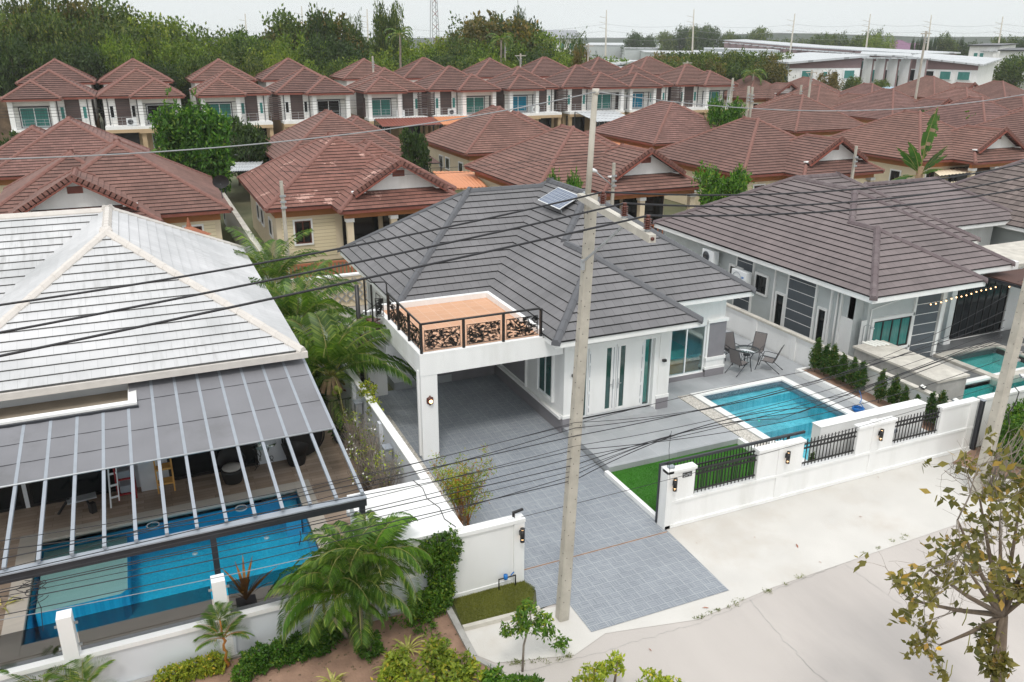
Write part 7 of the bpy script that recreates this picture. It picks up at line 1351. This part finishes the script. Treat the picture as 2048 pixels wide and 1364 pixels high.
# ---------------------------------------------------------------- forest and far trees
FR=[]
for i,(lf,lab,sd,k) in enumerate((('lf_forest','dark broadleaf',70,1),('lf_dark','very dark',71,1),('lf_lime','yellow-green bamboo-like',72,1),('lf_olive','olive and rust',73,1),('lf_forest','mid-green broadleaf',74,1),('lf_lime','lime-green',75,1))):
    FR.append((tree_proto('forest_tree','x','tree',sd,1.0,1.6,.25,lf,620,14,.042 if lf!='lf_lime' else .036,.1,.035,'bark',18,-.3,.6,.35),lab))
used=set(); cnt=[0]
def forest(u,y,vt,wpx,kind,label,group=None,cat='tree',D=None):
    if D: p=FAR(u,vt,D)
    else: p=PY(u,vt,y)
    DD=float(np.dot(FW,np.array(p)-np.array([0,0,CAMH]))); r=wpx/2*DD/FPX; pr,lab=FR[kind]
    o=pr if kind not in used else dup(pr); used.add(kind); cnt[0]+=1
    o.location=(p[0],p[1],0); o.scale=(r,r,p[2]/1.9); o.rotation_euler=(0,0,(u*1.7+vt)%6.28); o['label']=label%lab if '%s' in label else label; o['category']=cat
    if group: o['group']=group
    return o
prof=[(-60,-30),(0,-28),(60,-22),(120,-30),(190,-14),(230,8),(290,4),(340,36),(400,46),(470,44),(550,50),(590,22),(640,8),(690,28),(740,60),(790,70),(850,62),(900,74),(950,34),(1000,24),(1050,28),(1090,70),(1140,96),(1185,108)]
def skyl(u): return float(np.interp(u,[p[0] for p in prof],[p[1] for p in prof]))
g=np.random.default_rng(80); TG='trees of the forest behind the two-storey row'; HN=['first','second','third','fourth','fifth','sixth','seventh','eighth','ninth','tenth']
def TLf(u,row): j=int(np.clip(np.interp(u,[-50,100,277,460,625,785,925,1060,1180],range(-1,8)),0,9)); return '%s '+row+', behind '+HN[j]+' two-storey house'
u=-50
while u<1185:   # skyline row
    k=int(g.choice([0,1,4,0,3]) if (u<240 or 560<u<700 or 930<u<1100) else g.choice([2,5,0,4,2])); forest(u,142,skyl(u)+g.uniform(-6,14),g.uniform(130,190),k,TLf(u,'tree on the forest skyline'),TG); u+=g.uniform(38,56)
u=-50
while u<1190:   # middle row
    k=int(g.choice([0,1,4,3]) if u<230 or 600<u<720 else g.choice([2,5,2,4,0])); forest(u,130,max(skyl(u)+g.uniform(25,60),60 if u>250 else 20),g.uniform(110,160),k,TLf(u,'tree in mid forest'),TG); u+=g.uniform(40,60)
u=-40
while u<1170:   # front row, just behind the roofs
    k=int(g.choice([0,1,4]) if u<230 else g.choice([0,1,4,2,5])); forest(u,122,g.uniform(92,118) if u>250 else g.uniform(50,90),g.uniform(85,130),k,TLf(u,'tree at the forest front'),TG); u+=g.uniform(42,62)
for u,v,w_,k,l in ((772,0,66,4,'tall loose-crowned dark tree standing out above the forest, left of the radio mast'),(1040,2,40,1,'dark treetop rising behind the rust-coloured crown'),(990,18,210,3,'big rust and olive tree crown on the right of the forest'),(640,10,70,1,'rounded dark treetop, highest left of the centre'),(705,28,50,0,'dark treetop beside the rounded one'),(1060,44,150,5,'bright green crown right of the rust and olive tree'),(905,66,120,2,'lime crown left of the rust and olive tree'),(560,62,50,5,'light green treetop in the forest gap')): forest(u,138,v,w_,k,l)
for u,v,D,k,w_ in ((1272,60,420,1,50),(1300,66,420,1,34),(1335,62,400,4,44),(1368,48,400,1,52),(1400,50,390,4,50),(1420,46,380,1,60),(1455,62,380,4,40),(1480,66,380,1,34),(1515,54,380,4,60),(1610,74,360,0,44),(1640,68,350,4,60),(1680,64,340,0,64),(1720,70,320,4,60),(1768,62,300,2,66),(1752,56,320,0,40),(1900,66,330,0,64),(1945,80,330,1,60),(2020,72,330,4,66),(2060,70,320,1,70),(1580,76,400,0,50),(1545,78,400,4,50)): forest(u,0,v,w_,k,'%s tree in the distant line along the horizon','distant trees on the horizon',D=D)
for i in range(12): forest(1828+i*9,0,72+3*sin(i*2.1),9,1,'slim dark cypress in the distant row right of the purple roof','distant cypress row',D=330)
g=np.random.default_rng(81)
for u,v,y,k,w_ in [(1330+i*24+g.uniform(-6,6),g.uniform(98,110),132,int(g.choice([3,2,3,4])),g.uniform(80,110)) for i in range(10)]+[(1318+i*32,g.uniform(112,128),122,int(g.choice([3,2,0])),85) for i in range(8)]: forest(u,y,v,w_,k,'%s tree in the round-topped group behind the last two-storey house','trees right of the two-storey row')
for u,y,v,w_,k,l in ((1150,150,62,60,0,'thin open tree before the far white house'),(1162,120,84,44,3,'tree with yellow flowers beside the pole behind the row'),(1198,119,104,50,1,'small dark tree by the apartment house'),(1570,128,128,60,1,'dark tree at the right end of the round-topped group'),(1660,120,138,56,3,'almost leafless pinkish tree before the townhouse gable'),(1790,125,150,60,1,'dark pointed bushes before the townhouse doors'),(1760,122,158,50,4,'green bush before the blue awnings'),(1925,120,136,50,1,'dark loose tree right of the townhouse row'),(1898,122,150,44,5,'light green bush right of the townhouse row'),(2030,125,108,80,4,'dark round tree at the right edge below the modern houses'),(1705,120,152,40,4,'small bush by the grey shed')): forest(u,y,v,w_,k,l)
q=PY(1512,165,120)
# coconut palms in the forest
for u,vt,y,l in ((797,50,119,'tall slim coconut palm standing in front of the forest'),(1000,60,120,'coconut palm in the forest with drooping fronds'),(1505,128,116,'coconut palm before the round-topped trees')):
    p=PY(u,vt+20,y); palm('tall_coconut_palm',l,(p[0],y,0),(p[0]+.2,y,p[2]),ring(11,-.1,1.2,2.6,1.4,int(u)),'lf_palm',(.2,.13),'barkg',ll=.8,n=16,w=.08,hang=.6,r=.05)
# far land
b=MB(); n=60
for k,(D,h0,h1,u0,u1) in enumerate(((1500,10,26,1240,2500),)):
    pass
def ridge(name,D,prof2,m):
    mb=MB(); L=[]
    for u,v in prof2: a=FAR(u,v,D); L.append(a)
    for i in range(len(L)-1):
        a,c=L[i],L[i+1]; f=1.25; mb.poly([(a[0]*.8,a[1]*.8,-1),(c[0]*.8,c[1]*.8,-1),c,a],m); mb.poly([a,c,(c[0]*f,c[1]*f,-1),(a[0]*f,a[1]*f,-1)],m)
    struct(mb,name)
M['hill']=mat('wooded_hill',(.016,.032,.014),.95,.5,.05,bump=1,bscale=.3)
ridge('hill',1000,[(1100,80),(1250,78),(1400,74),(1480,68),(1560,66),(1640,67),(1700,69),(1800,72),(1900,76),(2000,78),(2200,76),(2500,78)],'hill')
ridge('hill',1300,[(-900,76),(-300,72),(300,74),(900,76),(1500,75),(2100,73),(2800,78)],'hill')
tag(None) if False else None
cable('jagged black cable lying across the white box top and down its street face',[[(5.12,17.35,1.815),(5.22,16.9,1.81),(5.16,16.4,1.812),(5.3,15.9,1.81),(5.24,15.4,1.812),(5.36,15.0,1.81),(5.37,14.925,1.76),(5.33,14.925,1.3),(5.4,14.925,.8)]],.009,group='',name='wall_cable')
# ---------------------------------------------------------------- labels: tell look-alikes apart by their place
_S={}
for o in C.objects:
    if o.parent is None and 'label' in o.keys(): _S.setdefault(o['label'],[]).append(o)
ORD_=['leftmost','second from left','third from left','fourth from left','fifth from left','sixth from left','seventh from left','eighth from left','ninth from left','tenth from left']
def _cx(o):
    p=o.matrix_world.translation if o.type=='EMPTY' else sum((Vector(q) for q in o.bound_box),Vector())/8
    p=o.location if o.type=='EMPTY' else p; d=np.array(p)-np.array([0,0,CAMH]); return float(np.dot(RX,d)/max(.1,np.dot(FW,d)))
for l,os_ in _S.items():
    if 1<len(os_)<=20:
        os_.sort(key=_cx); n=len(os_)
        for i,o in enumerate(os_):
            s='rightmost' if i==n-1 else ORD_[i] if i<(n+1)//2 else ('second','third','fourth','fifth','sixth','seventh','eighth','ninth','tenth')[n-2-i]+' from right'
            o['label']=s+' '+l if n>2 else ('left ' if i==0 else 'right ')+l
# ---------------------------------------------------------------- haze
hm,hn,ho=nmat('haze'); pv=N(hn,'VolumePrincipled'); pv.inputs['Color'].default_value=(.95,.97,.99,1); pv.inputs['Density'].default_value=.0002; hn.links.new(pv.outputs[0],ho.inputs['Volume'])
b=MB(); b.box(-700,2300,-90,2300,-4,34,hm); sc.cycles.volume_bounces=2; hz=b.build('haze'); tag(hz,kind='stuff')
